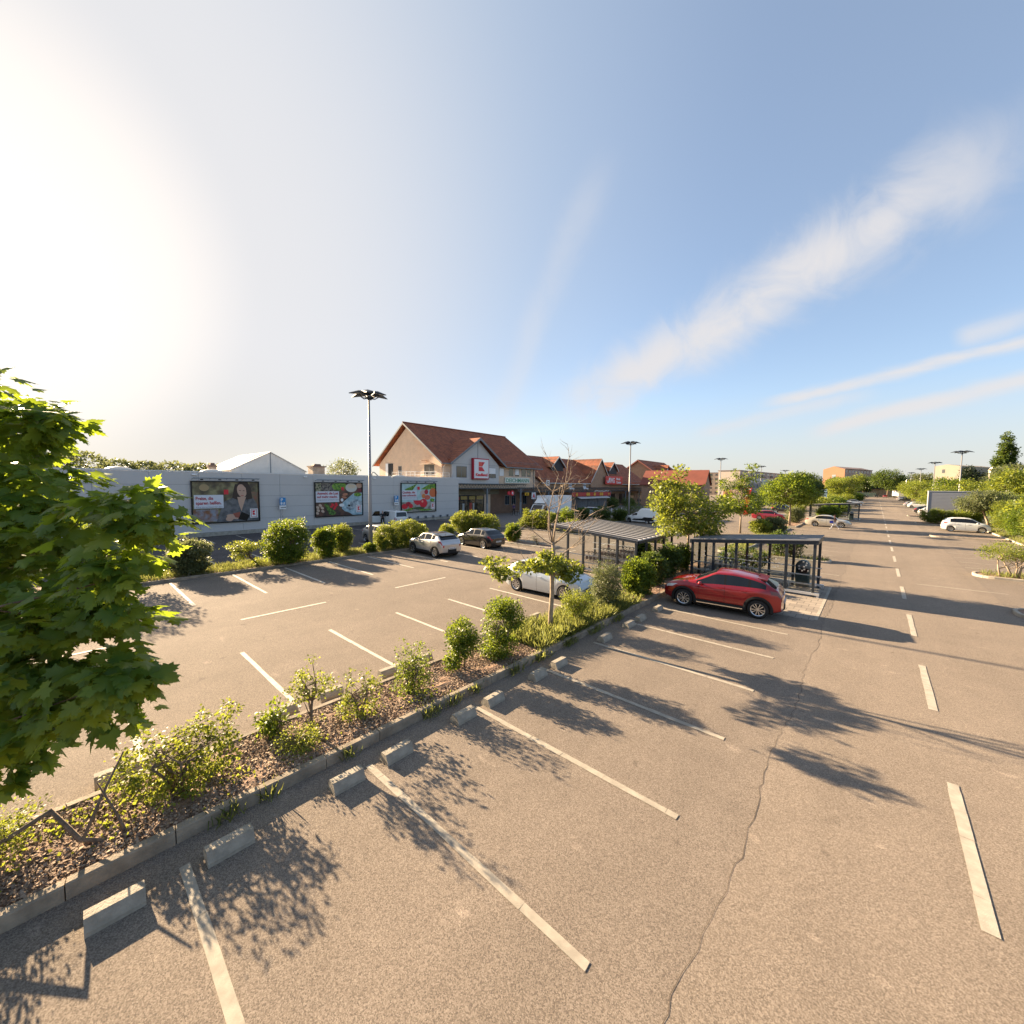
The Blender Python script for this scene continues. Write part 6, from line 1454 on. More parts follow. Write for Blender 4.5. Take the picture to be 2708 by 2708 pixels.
# ================================================================ PEOPLE
def person(label, loc, rz, J, R, mats_, hair, extras=None):
    """J joints dict (local, facing +x), R radii; body grown with a skin modifier and kept as one mesh"""
    t = thing('person', label, 'person', loc, rz)
    names = list(J); idx = {k: i for i, k in enumerate(names)}
    E_ = [('pelvis', 'waist'), ('waist', 'chest'), ('chest', 'neck'), ('neck', 'head0'), ('chest', 'shL'), ('shL', 'elL'), ('elL', 'wrL'), ('wrL', 'haL'), ('chest', 'shR'), ('shR', 'elR'), ('elR', 'wrR'), ('wrR', 'haR'),
          ('pelvis', 'hipL'), ('hipL', 'knL'), ('knL', 'anL'), ('anL', 'toL'), ('pelvis', 'hipR'), ('hipR', 'knR'), ('knR', 'anR'), ('anR', 'toR')]
    me = bpy.data.meshes.new('body'); me.from_pydata([J[k] for k in names], [(idx[a], idx[b]) for a, b in E_], [])
    o = bpy.data.objects.new('body', me); C.objects.link(o)
    md = o.modifiers.new('s', 'SKIN')
    for k in names: sv = me.skin_vertices[0].data[idx[k]]; r = R[k]; sv.radius = (r, r) if not isinstance(r, tuple) else r
    for k in names: me.skin_vertices[0].data[idx[k]].use_root = (k == 'pelvis')
    md2 = o.modifiers.new('d', 'SUBSURF'); md2.levels = 1; md2.render_levels = 1
    bpy.context.view_layer.update(); dg = bpy.context.evaluated_depsgraph_get()
    m2 = bpy.data.meshes.new_from_object(o.evaluated_get(dg)); bpy.data.objects.remove(o)
    m2.name = 'body'; m2.materials.clear()
    for m in mats_: m2.materials.append(m)      # skin, top, trousers, shoes
    wz = J['pelvis'][2] + 0.02
    for p in m2.polygons:
        c = p.center; p.use_smooth = True
        if c.z < 0.085: p.material_index = 3
        elif c.z < wz and abs(c.y) < 0.26 and (Vector(c) - Vector(J['wrL'])).length > 0.16 and (Vector(c) - Vector(J['wrR'])).length > 0.16: p.material_index = 2
        elif c.z > J['neck'][2] - 0.02 or min((Vector(c) - Vector(J[k])).length for k in ('haL', 'haR', 'wrL', 'wrR')) < 0.075: p.material_index = 0
        else: p.material_index = 1
    ob = bpy.data.objects.new('body', m2); C.objects.link(ob); ob.parent = t
    hx, hy, hz = J['head0']
    # head with face, kept small
    h = MB(); h.ellipsoid((hx + 0.01, hy, hz + 0.08), (0.095, 0.078, 0.118), 14); h.ellipsoid((hx + 0.105, hy, hz + 0.065), (0.018, 0.014, 0.022), 8)
    for s in (-1, 1): h.ellipsoid((hx + 0.085, hy + s * 0.032, hz + 0.09), (0.012, 0.012, 0.008), 6, 1).ellipsoid((hx, hy + s * 0.08, hz + 0.07), (0.02, 0.012, 0.03), 6)
    h.ellipsoid((hx + 0.092, hy, hz + 0.025), (0.012, 0.025, 0.006), 6, 2)
    h.build('head', [mats_[0], BLACK, mat('lips', (0.35, 0.12, 0.1), 0.6)], t, True)
    if hair: hm = MB().ellipsoid((hx - 0.02, hy, hz + 0.11), (0.1, 0.09, 0.115), 14); hm.build('hair', hair, t, True)
    # fingers
    for s in ('L', 'R'):
        a = Vector(J['wr' + s]); b_ = Vector(J['ha' + s]); d = (b_ - a).normalized(); side = Vector((1, 0, 0)) - d * d.x; side.normalize(); f = MB()
        for k in range(4):
            p = b_ + side * (0.028 - 0.019 * k) ; f.tube([p - d * 0.02, p + d * (0.04 - abs(k - 1.3) * 0.006), p + d * 0.065 + Vector((0, 0, 0)) + side.cross(d) * 0.012], [0.0095, 0.009, 0.007], 6)
        f.tube([a + side * 0.03 + d * 0.03, b_ + side * 0.05, b_ + side * 0.055 + d * 0.03], [0.011, 0.0095, 0.008], 6)
        f.build('fingers', mats_[0], t, True)
    return t


SKIN = mat('skin', (0.48, 0.28, 0.2), 0.55)
RAD = dict(pelvis=(0.15, 0.12), waist=(0.13, 0.10), chest=(0.16, 0.115), neck=0.05, head0=0.05, shL=0.062, elL=0.045, wrL=0.032, haL=0.036, shR=0.062, elR=0.045, wrR=0.032, haR=0.036, hipL=0.095, knL=0.07, anL=0.05, toL=0.042, hipR=0.095, knR=0.07, anR=0.05, toR=0.042)
# woman striding left in the picture (local +x is her heading)
J = dict(pelvis=(0, 0, 0.92), waist=(0.02, 0, 1.05), chest=(0.05, 0, 1.27), neck=(0.07, 0, 1.42), head0=(0.1, 0, 1.50),
         shL=(0.05, 0.17, 1.36), elL=(-0.06, 0.22, 1.12), wrL=(0.10, 0.24, 0.97), haL=(0.16, 0.24, 0.94), shR=(0.05, -0.17, 1.36), elR=(0.02, -0.22, 1.10), wrR=(0.22, -0.2, 1.02), haR=(0.28, -0.2, 1.01),
         hipL=(0.02, 0.09, 0.86), knL=(0.24, 0.09, 0.52), anL=(0.42, 0.09, 0.11), toL=(0.55, 0.09, 0.05), hipR=(-0.02, -0.09, 0.86), knR=(-0.12, -0.09, 0.48), anR=(-0.42, -0.09, 0.14), toR=(-0.34, -0.09, 0.045))
w = person('woman in white trousers and brown waistcoat walking with a blue bag', (-3.3, 59.3, 0), R_(200), J, RAD, [SKIN, mat('waistcoat', (0.14, 0.085, 0.06), 0.8), mat('white_cloth', (0.68, 0.66, 0.66), 0.8), mat('shoe', (0.4, 0.35, 0.3), 0.7)], mat('hair_auburn', (0.12, 0.035, 0.015), 0.6))
MB().ellipsoid((0.02, 0.0, 1.36), (0.10, 0.16, 0.07), 12).build('white_collar', MATS['white_cloth'], w, True)
bg = thing('shoulder_bag', 'bright blue bag hanging from the arm of the walking woman', 'bag', (-3.62, 59.1, 0.74), R_(200))
MB().bbox(-0.18, 0.18, -0.07, 0.07, 0.0, 0.27, 0.03).build('bag_body', mat('bag_blue', (0.02, 0.05, 0.45), 0.5), bg); MB().tube([(-0.12, 0, 0.27), (-0.05, 0, 0.42), (0.05, 0, 0.42), (0.12, 0, 0.27)], 0.012, 6).build('strap', MATS['bag_blue'], bg)
# man at the van door
J = dict(pelvis=(0, 0, 0.95), waist=(0.0, 0, 1.1), chest=(0.01, 0, 1.33), neck=(0.02, 0, 1.5), head0=(0.04, 0, 1.58),
         shL=(0.01, 0.2, 1.43), elL=(0.0, 0.25, 1.16), wrL=(0.2, 0.13, 1.08), haL=(0.26, 0.08, 1.08), shR=(0.01, -0.2, 1.43), elR=(0.0, -0.25, 1.16), wrR=(0.2, -0.12, 1.06), haR=(0.26, -0.06, 1.06),
         hipL=(0, 0.1, 0.9), knL=(0.03, 0.11, 0.5), anL=(0, 0.12, 0.1), toL=(0.14, 0.14, 0.045), hipR=(0, -0.1, 0.9), knR=(0.03, -0.11, 0.5), anR=(0, -0.12, 0.1), toR=(0.14, -0.14, 0.045))
RM = dict(RAD); RM.update(chest=(0.18, 0.13), waist=(0.16, 0.13), pelvis=(0.16, 0.13), neck=0.06)
person('bald man in dark clothes standing at the open door of the white small van', (-41.35, 24.15, 0), R_(-30), J, RM, [SKIN, mat('dark_cloth', (0.015, 0.017, 0.022), 0.8), mat('dark_trousers', (0.02, 0.018, 0.018), 0.8), BLACK], None)
# shopper in the shade of the arcade
x_, y_, _ = WL(1.2, 41.2)
person('person in a purple top standing in the shade by the bicycle rack', (x_, y_, 0), R_(-60), J, RAD, [SKIN, mat('purple_cloth', (0.10, 0.05, 0.14), 0.8), MATS['dark_trousers'], BLACK], MATS['hair_auburn'])
# ================================================================ PLANTS
LEAF_A = leaf_mat('leaf_bright', (0.05, 0.09, 0.012), (0.11, 0.165, 0.022), (0.34, 0.42, 0.035), 0.47)
LEAF_B = leaf_mat('leaf_yellowgreen', (0.085, 0.125, 0.018), (0.18, 0.215, 0.035), (0.40, 0.44, 0.05), 0.48)
LEAF_D = leaf_mat('leaf_deep', (0.035, 0.065, 0.014), (0.075, 0.11, 0.025), (0.20, 0.27, 0.035), 0.4)
LEAF_G = leaf_mat('leaf_greyish', (0.085, 0.105, 0.045), (0.15, 0.17, 0.08), (0.28, 0.31, 0.11), 0.4)
LEAF_M = leaf_mat('leaf_maple_near', (0.06, 0.12, 0.018), (0.10, 0.175, 0.026), (0.40, 0.52, 0.035), 0.46, 0.42)
BARK = mat('bark', (0.16, 0.115, 0.08), 0.95, var=0.35, vscale=9, bump=0.8, bscale=30)
BARKL = mat('bark_light', (0.30, 0.23, 0.165), 0.95, var=0.3, vscale=9, bump=0.6, bscale=30)
BLOSSOM = mat('blossom', (0.65, 0.64, 0.55), 0.8)


def leaf_shape(kind):
    if kind == 'quad': V = [(0, 0, 0), (0.5, -0.36, 0.06), (1.0, 0, -0.04), (0.5, 0.36, 0.06)]; F = [(0, 1, 2, 3)]
    elif kind == 'blade': V = [(0, -0.035, 0), (0, 0.035, 0), (0.6, 0.02, 0.06), (1.0, 0, 0.2), (0.6, -0.02, 0.06)]; F = [(0, 1, 2, 3, 4)]
    elif kind == 'fold': V = [(0, 0, 0), (0.45, -0.34, 0.12), (1.0, 0, -0.12), (0.45, 0.34, 0.12), (0.5, 0, 0)]; F = [(0, 1, 4), (1, 2, 4), (2, 3, 4), (3, 0, 4)]
    elif kind == 'five':
        V = [(0.35, 0, 0), (0, 0, 0), (0.05, -0.35, -.05), (0.35, -0.22, 0.04), (0.55, -0.48, -.1), (0.62, -0.18, 0.02), (1.0, 0, -0.15), (0.62, 0.18, 0.02), (0.55, 0.48, -.1), (0.35, 0.22, 0.04), (0.05, 0.35, -.05)]
        F = [(0, i, i + 1) for i in range(1, 10)] + [(0, 10, 1)]
    else:  # maple: lobed with points
        P = [(0, 0), (-0.10, -0.20), (-0.20, -0.30), (0.02, -0.36), (0.06, -0.56), (0.20, -0.46), (0.38, -0.60), (0.40, -0.42), (0.52, -0.42), (0.42, -0.20), (0.62, -0.26), (0.66, -0.14), (0.82, -0.16), (0.84, -0.05), (1.05, 0)]
        P = P + [(x, -y) for x, y in P[-2:0:-1]]
        V = [(0.3, 0, 0.04)] + [(x, y, -0.14 * (abs(y) / 0.6) ** 1.5 - 0.10 * max(0, x - 0.3)) for x, y in P]
        F = [(0, i, i + 1) for i in range(1, len(P))] + [(0, len(P), 1)]
    return np.array(V, float), F


def leaf_mesh(name, pos, dirs, ups, sizes, kind, mt):
    """one mesh of many leaves; pos Nx3, dirs (leaf axis), ups (leaf normal)"""
    V, F = leaf_shape(kind); n = len(pos); k = len(V)
    d = dirs / np.linalg.norm(dirs, axis=1)[:, None]
    u = ups - d * np.sum(ups * d, 1)[:, None]; u /= np.maximum(np.linalg.norm(u, axis=1)[:, None], 1e-6)
    s = np.cross(u, d)
    co = pos[:, None, :] + sizes[:, None, None] * (V[None, :, 0:1] * d[:, None, :] + V[None, :, 1:2] * s[:, None, :] + V[None, :, 2:3] * u[:, None, :])
    co = co.reshape(-1, 3)
    ln = [len(f) for f in F]; flat = np.concatenate([np.array(f) for f in F]); nf = len(F); nl = len(flat)
    loops = (flat[None, :] + (np.arange(n) * k)[:, None]).reshape(-1)
    starts = np.concatenate([[0], np.cumsum(ln)[:-1]]); starts = (starts[None, :] + (np.arange(n) * nl)[:, None]).reshape(-1)
    me = bpy.data.meshes.new(name)
    me.vertices.add(n * k); me.vertices.foreach_set('co', co.ravel())
    me.loops.add(n * nl); me.loops.foreach_set('vertex_index', loops.astype(np.int32))
    me.polygons.add(n * nf); me.polygons.foreach_set('loop_start', starts.astype(np.int32))
    me.materials.append(mt); me.update(calc_edges=True); me.validate()
    return me


def crown_points(lobes, ncl, per, crad, rs, shell=(0.45, 1.0), flat=0.8):
    """clusters of leaves spread through ellipsoid lobes; returns positions, outward dirs, cluster centres"""
    vol = np.array([l[1][0] * l[1][1] * l[1][2] for l in lobes]) ** 0.67; vol /= vol.sum()
    cs = []; outs = []
    while len(cs) < ncl:
        i = rs.choice(len(lobes), p=vol); c, r = lobes[i]
        v = rs.normal(size=3); v /= np.linalg.norm(v)
        q = shell[0] + (shell[1] - shell[0]) * rs.random() ** 0.5
        p = np.array(c) + v * np.array(r) * q
        inside = False
        for j, (c2, r2) in enumerate(lobes):
            if j != i and np.sum(((p - np.array(c2)) / np.array(r2)) ** 2) < 0.25: inside = True; break
        if inside and rs.random() < 0.7: continue
        cs.append(p); outs.append(v / np.array(r))
    cs = np.array(cs); outs = np.array(outs); outs /= np.linalg.norm(outs, axis=1)[:, None]
    k = rs.uniform(0.6, 1.3, ncl)
    m = np.maximum(3, (per * k * rs.uniform(0.6, 1.4, ncl))).astype(int); idx = np.repeat(np.arange(ncl), m)
    off = rs.normal(size=(len(idx), 3)) * (crad * k[idx])[:, None] * 0.62; off[:, 2] *= flat
    pos = cs[idx] + off
    out = outs[idx] + 0.8 * off / np.maximum(np.linalg.norm(off, axis=1)[:, None], 1e-5)
    return pos, out, cs


def foliage(name, parent, lobes, ncl, per, crad, size, kind, mt, seed, shell=(0.45, 1.0), up=0.9, droop=0.25, flat=0.8, zmin=None):
    rs = np.random.default_rng(seed)
    pos, out, cs = crown_points(lobes, ncl, per, crad, rs, shell, flat)
    if zmin is not None:
        k = pos[:, 2] > zmin; pos = pos[k]; out = out[k]
    n = len(pos)
    dirs = out + rs.normal(size=(n, 3)) * 0.6; dirs[:, 2] -= droop
    ups = rs.normal(size=(n, 3)) * 0.55 + out * 0.45; ups[:, 2] += up
    sz = size * rs.uniform(0.6, 1.25, n)
    me = leaf_mesh(name, pos, dirs, ups, sz, kind, mt)
    o = bpy.data.objects.new(name, me); C.objects.link(o); o.parent = parent
    return o, cs


def branches(mb, base, cs, rs, r0, n=10, sub=0.5):
    base = Vector(base)
    pick = rs.choice(len(cs), min(n, len(cs)), replace=False)
    for i in pick:
        e = Vector(cs[i]); L_ = (e - base).length
        m = base.lerp(e, 0.5) + Vector(rs.normal(size=3) * L_ * 0.08) + Vector((0, 0, L_ * 0.05))
        mb.tube([base, base.lerp(m, 0.5) + Vector(rs.normal(size=3) * L_ * 0.03), m, e], [r0, r0 * 0.75, r0 * 0.5, r0 * 0.12], 5)
        for _ in range(2):
            j = rs.choice(len(cs)); e2 = Vector(cs[j])
            if (e2 - m).length < L_ * 0.9: mb.tube([m, m.lerp(e2, 0.55) + Vector(rs.normal(size=3) * 0.03 * L_), e2], [r0 * 0.42, r0 * 0.25, r0 * 0.07], 4)


def tree(name, label, loc, trunk, lobes, ncl, per, crad, size, kind='five', mt=None, seed=1, group=None, cat='tree', r0=0.1, nb=12, bark=None, zm=None, shell=(0.45, 1.0), up=0.9, rz=0.0, stems=None):
    """trunk: list of points from the ground up; lobes relative to loc"""
    dist = math.hypot(loc[0], loc[1])
    if 17 < dist < 60 and cat in ('shrub',): size *= 1.55; per = per * 0.8; crad *= 0.9; ncl = int(ncl * 1.15)
    far = loc[1] > 60
    if far: ncl = int(ncl * 1.5); size *= 1.12; per = per * 1.15
    t = thing(name, label, cat, loc, rz, group)
    o, cs = foliage('crown' if cat == 'tree' else 'foliage', t, lobes, ncl, per, crad, size, kind, mt or LEAF_A, seed, shell, up, zmin=zm)
    rs = np.random.default_rng(seed + 99); mb = MB()
    st = stems or [trunk]
    for s in st:
        k = len(s); mb.tube(s, [r0 * (1.25 if i == 0 else 1 - 0.5 * i / max(1, k - 1)) for i in range(k)], 9)
        up_ = [c for c in cs if c[2] > s[-1][2] - 0.3 * abs(s[-1][2])] or list(cs)
        branches(mb, s[-1], np.array(up_), rs, r0 * 0.5, max(3, nb // len(st)))
        if k > 2: branches(mb, s[-2], np.array(up_), rs, r0 * 0.4, max(2, nb // 2 // len(st)))
    mb.build('trunk' if cat == 'tree' else 'stems', bark or BARK, t, True)
    return t


def E(x, y, z, a, b, c): return ((x, y, z), (a, b, c))


def shrub(label, x, y, w, h, mt=None, seed=1, n=None, size=0.05, kind='quad', lobes=None, r0=0.025, z0=0.14, group=None, name='shrub', dense=1.0, d=None, ns=3, shell=(0.35, 1.0), crad=None, per=22):
    d = d or w; rs = np.random.default_rng(seed + 5)
    if lobes is None:
        lobes = [E(0, 0, h * 0.52, w / 2 * 0.82, d / 2 * 0.82, h * 0.46)]
        for k in range(5):
            a = rs.uniform(0, 6.28); q = rs.uniform(0.2, 0.5)
            lobes.append(E(math.cos(a) * w / 2 * q, math.sin(a) * d / 2 * q, h * rs.uniform(0.35, 0.78), w * rs.uniform(0.22, 0.32), d * rs.uniform(0.22, 0.32), h * rs.uniform(0.16, 0.24)))
    k0 = len(lobes)
    for k in range(5 if w > 0.9 else 0):      # ragged outline: stray shoots and a low skirt
        c_, r_ = lobes[rs.integers(k0)]; a = rs.uniform(0, 6.28); up_ = rs.uniform(0.1, 1.0)
        lobes.append(E(c_[0] + math.cos(a) * r_[0] * 0.8, c_[1] + math.sin(a) * r_[1] * 0.8, min(h * 1.02, c_[2] + r_[2] * up_), 0.11 * w ** 0.5, 0.11 * w ** 0.5, 0.16 * h ** 0.5))
    if w > 1.2: lobes.append(E(0, 0, h * 0.2, w * 0.36, d * 0.36, h * 0.17))
    area = sum(l[1][0] * l[1][1] + l[1][0] * l[1][2] + l[1][1] * l[1][2] for l in lobes) * 3
    cr = crad or 0.11
    ncl = int((n or area / (cr * cr) * 0.42 * dense) * (1.0 if y < 5.5 and x > -9 else 1.35)); per = per * (1 if y < 5.5 and x > -9 else 1.25)
    st = []
    for k in range(ns):
        a = rs.uniform(0, 6.28); st.append([(0.06 * math.cos(a), 0.06 * math.sin(a), -0.05), (0.10 * w * math.cos(a), 0.10 * d * math.sin(a), h * 0.22), (0.2 * w * math.cos(a), 0.2 * d * math.sin(a), h * 0.45)])
    return tree(name, label, (x, y, z0), None, lobes, ncl, per, cr, size, kind, mt, seed, group, 'shrub', r0, 9, stems=st, zm=0.02, shell=shell)


GI = 'shrubs in the strip between the front bays'
# --- island between the front bays, from the camera outward
shrub('low tangled shrub with a fallen forked branch at the near end of the planted strip', -7.7, -0.75, 0.9, 0.62, LEAF_B, 11, size=0.04, group=GI, dense=0.6, crad=0.1)
b = thing('fallen_branch', 'bare forked dead branch lying over the low tangled shrub', 'branch', (-7.3, -0.35, 0.12), 0.2)
MB().tube([(-0.5, -0.9, 0.0), (-0.25, -0.45, 0.35), (-0.05, 0.1, 0.62), (0.1, 0.3, 0.15), (0.25, 0.55, 0.02)], [0.03, 0.032, 0.03, 0.03, 0.02], 7).tube([(0.12, 0.32, 0.15), (-0.15, 0.6, 0.5), (-0.3, 0.85, 0.85)], [0.022, 0.02, 0.012], 6).tube([(0.3, 0.7, -0.02), (0.05, 0.65, 0.25), (-0.2, 0.55, 0.62)], [0.02, 0.016, 0.01], 5).build('branch', BARK, b, True)
shrub('wide open shrub with pale blossom, nearest to the camera on the planted strip', -7.68, 1.0, 1.8, 1.25, LEAF_B, 12, size=0.058, kind='fold', group=GI, lobes=[E(-0.29, -0.35, 0.70, 0.26, 0.28, 0.23), E(0.12, 0.00, 0.88, 0.20, 0.25, 0.15), E(-0.08, 0.33, 0.88, 0.22, 0.25, 0.18), E(0.08, 0.55, 0.62, 0.19, 0.20, 0.23), E(0.04, -0.04, 0.31, 0.31, 0.34, 0.22), E(0.00, -0.55, 0.48, 0.22, 0.21, 0.20), E(0.20, 0.35, 0.31, 0.20, 0.25, 0.18), E(-0.16, 0.70, 0.86, 0.10, 0.11, 0.11), E(0.16, -0.31, 0.44, 0.21, 0.20, 0.18)], n=185, per=22, crad=0.085, r0=0.028, ns=5, shell=(0.3, 1.0))
tree('sapling', 'slender sapling with a sparse crown on a single stem in the planted strip', (-7.6, 2.92, 0.15), [(0, 0, -.05), (0.01, 0.0, 0.3), (0.0, 0.02, 0.62)], [E(0, 0, 0.9, 0.32, 0.36, 0.22), E(0.05, -0.1, 1.2, 0.12, 0.16, 0.2), E(-0.1, 0.28, 0.8, 0.2, 0.22, 0.12), E(0, -0.3, 0.82, 0.18, 0.2, 0.1), E(0, 0.02, 1.4, 0.06, 0.06, 0.12)], 75, 14, 0.07, 0.048, 'quad', LEAF_B, 13, GI, 'sapling', 0.035, 9)
shrub('small leafy bush leaning over the inner kerb beside the slender sapling', -8.0, 2.45, 0.5, 0.6, LEAF_A, 14, size=0.07, kind='fold', group=GI, dense=0.6, crad=0.1)
shrub('yellow green weed clump at the foot of the slender sapling', -7.25, 2.55, 0.75, 0.42, LEAF_B, 15, size=0.035, group=GI, dense=0.8, crad=0.09)
shrub('pair of upright leafy shoots between the slender sapling and the loose shrub', -7.45, 3.8, 0.75, 1.02, LEAF_B, 16, size=0.055, group=GI, lobes=[E(0, -0.22, 0.7, 0.1, 0.12, 0.34), E(0.05, 0.12, 0.62, 0.13, 0.14, 0.3), E(0, 0.4, 0.55, 0.1, 0.1, 0.22), E(0, -0.3, 0.25, 0.2, 0.2, 0.18), E(0.1, 0.1, 0.2, 0.2, 0.25, 0.15)], n=85, per=14, crad=0.075, ns=4, shell=(0.1, 1.0))
shrub('loose shrub with feathery shoots above a dense green base', -7.45, 5.0, 0.85, 1.35, LEAF_A, 17, size=0.045, group=GI, lobes=[E(0, 0, 0.3, 0.4, 0.42, 0.26), E(-0.1, -0.18, 0.85, 0.13, 0.14, 0.4), E(0, 0.1, 0.85, 0.16, 0.17, 0.42), E(0.05, 0.32, 0.75, 0.12, 0.12, 0.4), E(0, 0, 0.6, 0.25, 0.3, 0.2)], n=200, per=15, crad=0.08, ns=5, shell=(0.1, 1.0))
shrub('compact oval bush standing on thin stems', -7.6, 6.6, 0.8, 1.32, LEAF_A, 18, size=0.06, group=GI, lobes=[E(0, 0, 0.88, 0.34, 0.36, 0.4), E(0.05, 0.05, 0.62, 0.3, 0.3, 0.3), E(0, -0.3, 0.35, 0.18, 0.15, 0.22)], n=150, per=20, crad=0.09, ns=4)
shrub('dense green bush leaning toward the young maple', -7.35, 7.75, 1.3, 1.65, LEAF_A, 19, size=0.055, group=GI, lobes=[E(-0.05, -0.15, 0.45, 0.42, 0.4, 0.45), E(0.0, 0.05, 1.0, 0.45, 0.5, 0.38), E(0.05, 0.3, 1.25, 0.35, 0.4, 0.28), E(0.1, 0.5, 0.95, 0.25, 0.25, 0.22)], n=290, per=22, crad=0.1, ns=4)
shrub('low yellow green bush on thin stems right of the young maple', -7.25, 11.35, 1.2, 1.2, LEAF_B, 20, size=0.045, group=GI, lobes=[E(0, 0, 0.85, 0.5, 0.56, 0.3), E(0.1, -0.2, 0.7, 0.3, 0.35, 0.25), E(0, 0.2, 0.6, 0.3, 0.35, 0.3), E(0, 0, .3, .2, .3, .2)], n=210, per=20, crad=0.09, ns=5)
shrub('tall rounded bush with brown green leaves behind the low yellow green bush', -7.45, 13.7, 1.35, 1.95, LEAF_G, 21, size=0.05, group=GI, n=430, per=20, crad=0.105)
shrub('broad glossy bush right of the tall brown green bush', -7.45, 16.4, 1.6, 1.65, LEAF_A, 22, size=0.065, group=GI, n=400, per=20, crad=0.12)
shrub('round dark green bush beside the nose of the red crossover', -7.75, 18.6, 1.5, 1.55, LEAF_D, 23, size=0.065, group=GI, n=330, per=20, crad=0.12)
shrub('dark untidy bush between the two trolley shelters', -7.75, 20.6, 1.3, 1.75, LEAF_D, 24, size=0.06, group=GI, n=280, per=20, crad=0.12)
shrub('green undergrowth below the tree between the shelters', -7.7, 22.6, 1.1, 1.5, LEAF_A, 25, size=0.06, group=GI, n=200, per=18, crad=0.12, dense=0.7)

# young maple with a dead top
t = thing('young_maple', 'young maple with low leafy skirt and bare dead upper branches', 'tree', (-7.62, 10.4, 0.15), 0)
lobes = [E(0.0, -2.6, 2.5, 0.33, 0.4, 0.15), E(0.2, -2.45, 2.26, 0.3, 0.35, 0.14), E(-0.35, -1.65, 2.12, 0.34, 0.36, 0.14), E(-0.1, -1.1, 2.2, 0.42, 0.42, 0.14), E(-0.15, 0.35, 1.75, 0.3, 0.3, 0.14), E(0.12, -0.75, 2.2, 0.52, 0.5, 0.18), E(0.12, -0.15, 2.24, 0.55, 0.5, 0.2), E(0.3, 0.5, 2.0, 0.45, 0.45, 0.2), E(0.5, 0.35, 1.8, 0.3, 0.3, 0.18), E(0.0, -0.4, 2.5, 0.16, 0.2, 0.1), E(0, 0.1, 2.0, 0.35, 0.35, 0.18)]
o, cs = foliage('crown', t, lobes, 190, 15, 0.12, 0.105, 'five', LEAF_B, 31, (0.2, 1.0), up=1.0, droop=0.35, flat=0.6)
mb = MB(); rs = np.random.default_rng(4)
mb.tube([(0, 0, -0.1), (0.0, 0.0, 0.5), (0.03, 0.02, 1.2), (0.0, 0.03, 1.9), (0.05, 0.05, 2.5), (0.02, 0.03, 2.85)], [0.095, 0.075, 0.07, 0.062, 0.055, 0.05], 10)
branches(mb, (0.0, 0.03, 1.75), cs, rs, 0.028, 12)
def dead(mb, p, d, L_, r, depth, rs):
    p = Vector(p); d = Vector(d).normalized(); n = 4; pts = [p]; q = p.copy()
    for i in range(n):
        d = (d + Vector(rs.normal(size=3)) * 0.12 + Vector((0, 0, 0.05))).normalized(); q = q + d * L_ / n; pts.append(q.copy())
    mb.tube(pts, [r * (1 - 0.75 * i / n) for i in range(n + 1)], 5)
    if depth:
        for i in range(2, n + 1):
            for _ in range(2 if i < n else 1):
                v = (d + Vector(rs.normal(size=3)) * 0.65).normalized(); dead(mb, pts[i], v, L_ * 0.42, r * 0.42, depth - 1, rs)
for d, L_, r in (((-0.25, -0.15, 1), 2.3, 0.032), ((0.12, 0.15, 1), 2.4, 0.036), ((0.6, 0.55, 0.75), 1.5, 0.03), ((0.35, 0.4, 0.9), 1.4, 0.022), ((-0.6, -0.5, 0.45), 1.1, 0.02), ((-0.45, -0.6, 0.9), 0.9, 0.016), ((0.05, -0.1, 1), 2.0, 0.022)):
    dead(mb, (0.02, 0.03, 2.75), d, L_, r, 2, rs)
dead(mb, (0.0, 0.03, 2.0), (-0.75, -0.6, 0.15), 1.6, 0.024, 2, rs); dead(mb, (0.0, 0.03, 2.2), (0.7, 0.6, 0.5), 1.5, 0.028, 2, rs)
mb.build('trunk', BARKL, t, True)

# near maple at the left edge; crown around and beside the camera
def cpt(x, y, d): v = _f2 * d + _r3 * (d * (x - 1354) / 1069.4) - _u3 * (d * (y - 1354) / 1069.4); return Vector((v.x, v.y, v.z + 4.8))
nm = thing('maple_tree', 'big leafy maple filling the left edge close to the camera', 'tree', (-8.1, -3.3, 0.1), 0)
base = Vector((-8.1, -3.3, 0.1)); lobes = []
for (x, y, r, d) in [(40, 1120, 130, 3.9), (130, 1120, 60, 3.8), (-160, 1200, 200, 4.3), (100, 1330, 150, 3.7), (270, 1330, 105, 3.3), (375, 1345, 85, 3.15), (415, 1400, 62, 3.05), (330, 1450, 110, 3.1), (70, 1560, 210, 3.4), (300, 1560, 95, 3.0), (170, 1720, 170, 3.1), (330, 1790, 62, 2.9), (385, 1795, 36, 2.85), (230, 1850, 95, 2.95), (40, 1850, 150, 3.1), (60, 1985, 85, 3.0), (-20, 2030, 80, 3.0), (-260, 1500, 380, 4.4), (-200, 1850, 200, 3.8), (-450, 1350, 420, 5.2)]:
    p = cpt(x, y, d) - base; R = r * d / 1069.4 * 0.93; lobes.append(E(p.x, p.y, p.z, R, R, R * 0.9))
rsn = np.random.default_rng(77)
pos, out, cs = crown_points(lobes, 1150, 15, 0.13, rsn, (0.35, 1.0), 0.55)
n_ = len(pos); dirs = out * np.array([1, 1, 0.3]) + rsn.normal(size=(n_, 3)) * 0.45; dirs[:, 2] -= 0.65
ups = rsn.normal(size=(n_, 3)) * 0.35 + out * 0.75; ups[:, 2] += 0.75
o = bpy.data.objects.new('crown', leaf_mesh('crown', pos, dirs, ups, 0.135 * rsn.uniform(0.55, 1.25, n_), 'maple', LEAF_M)); C.objects.link(o); o.parent = nm
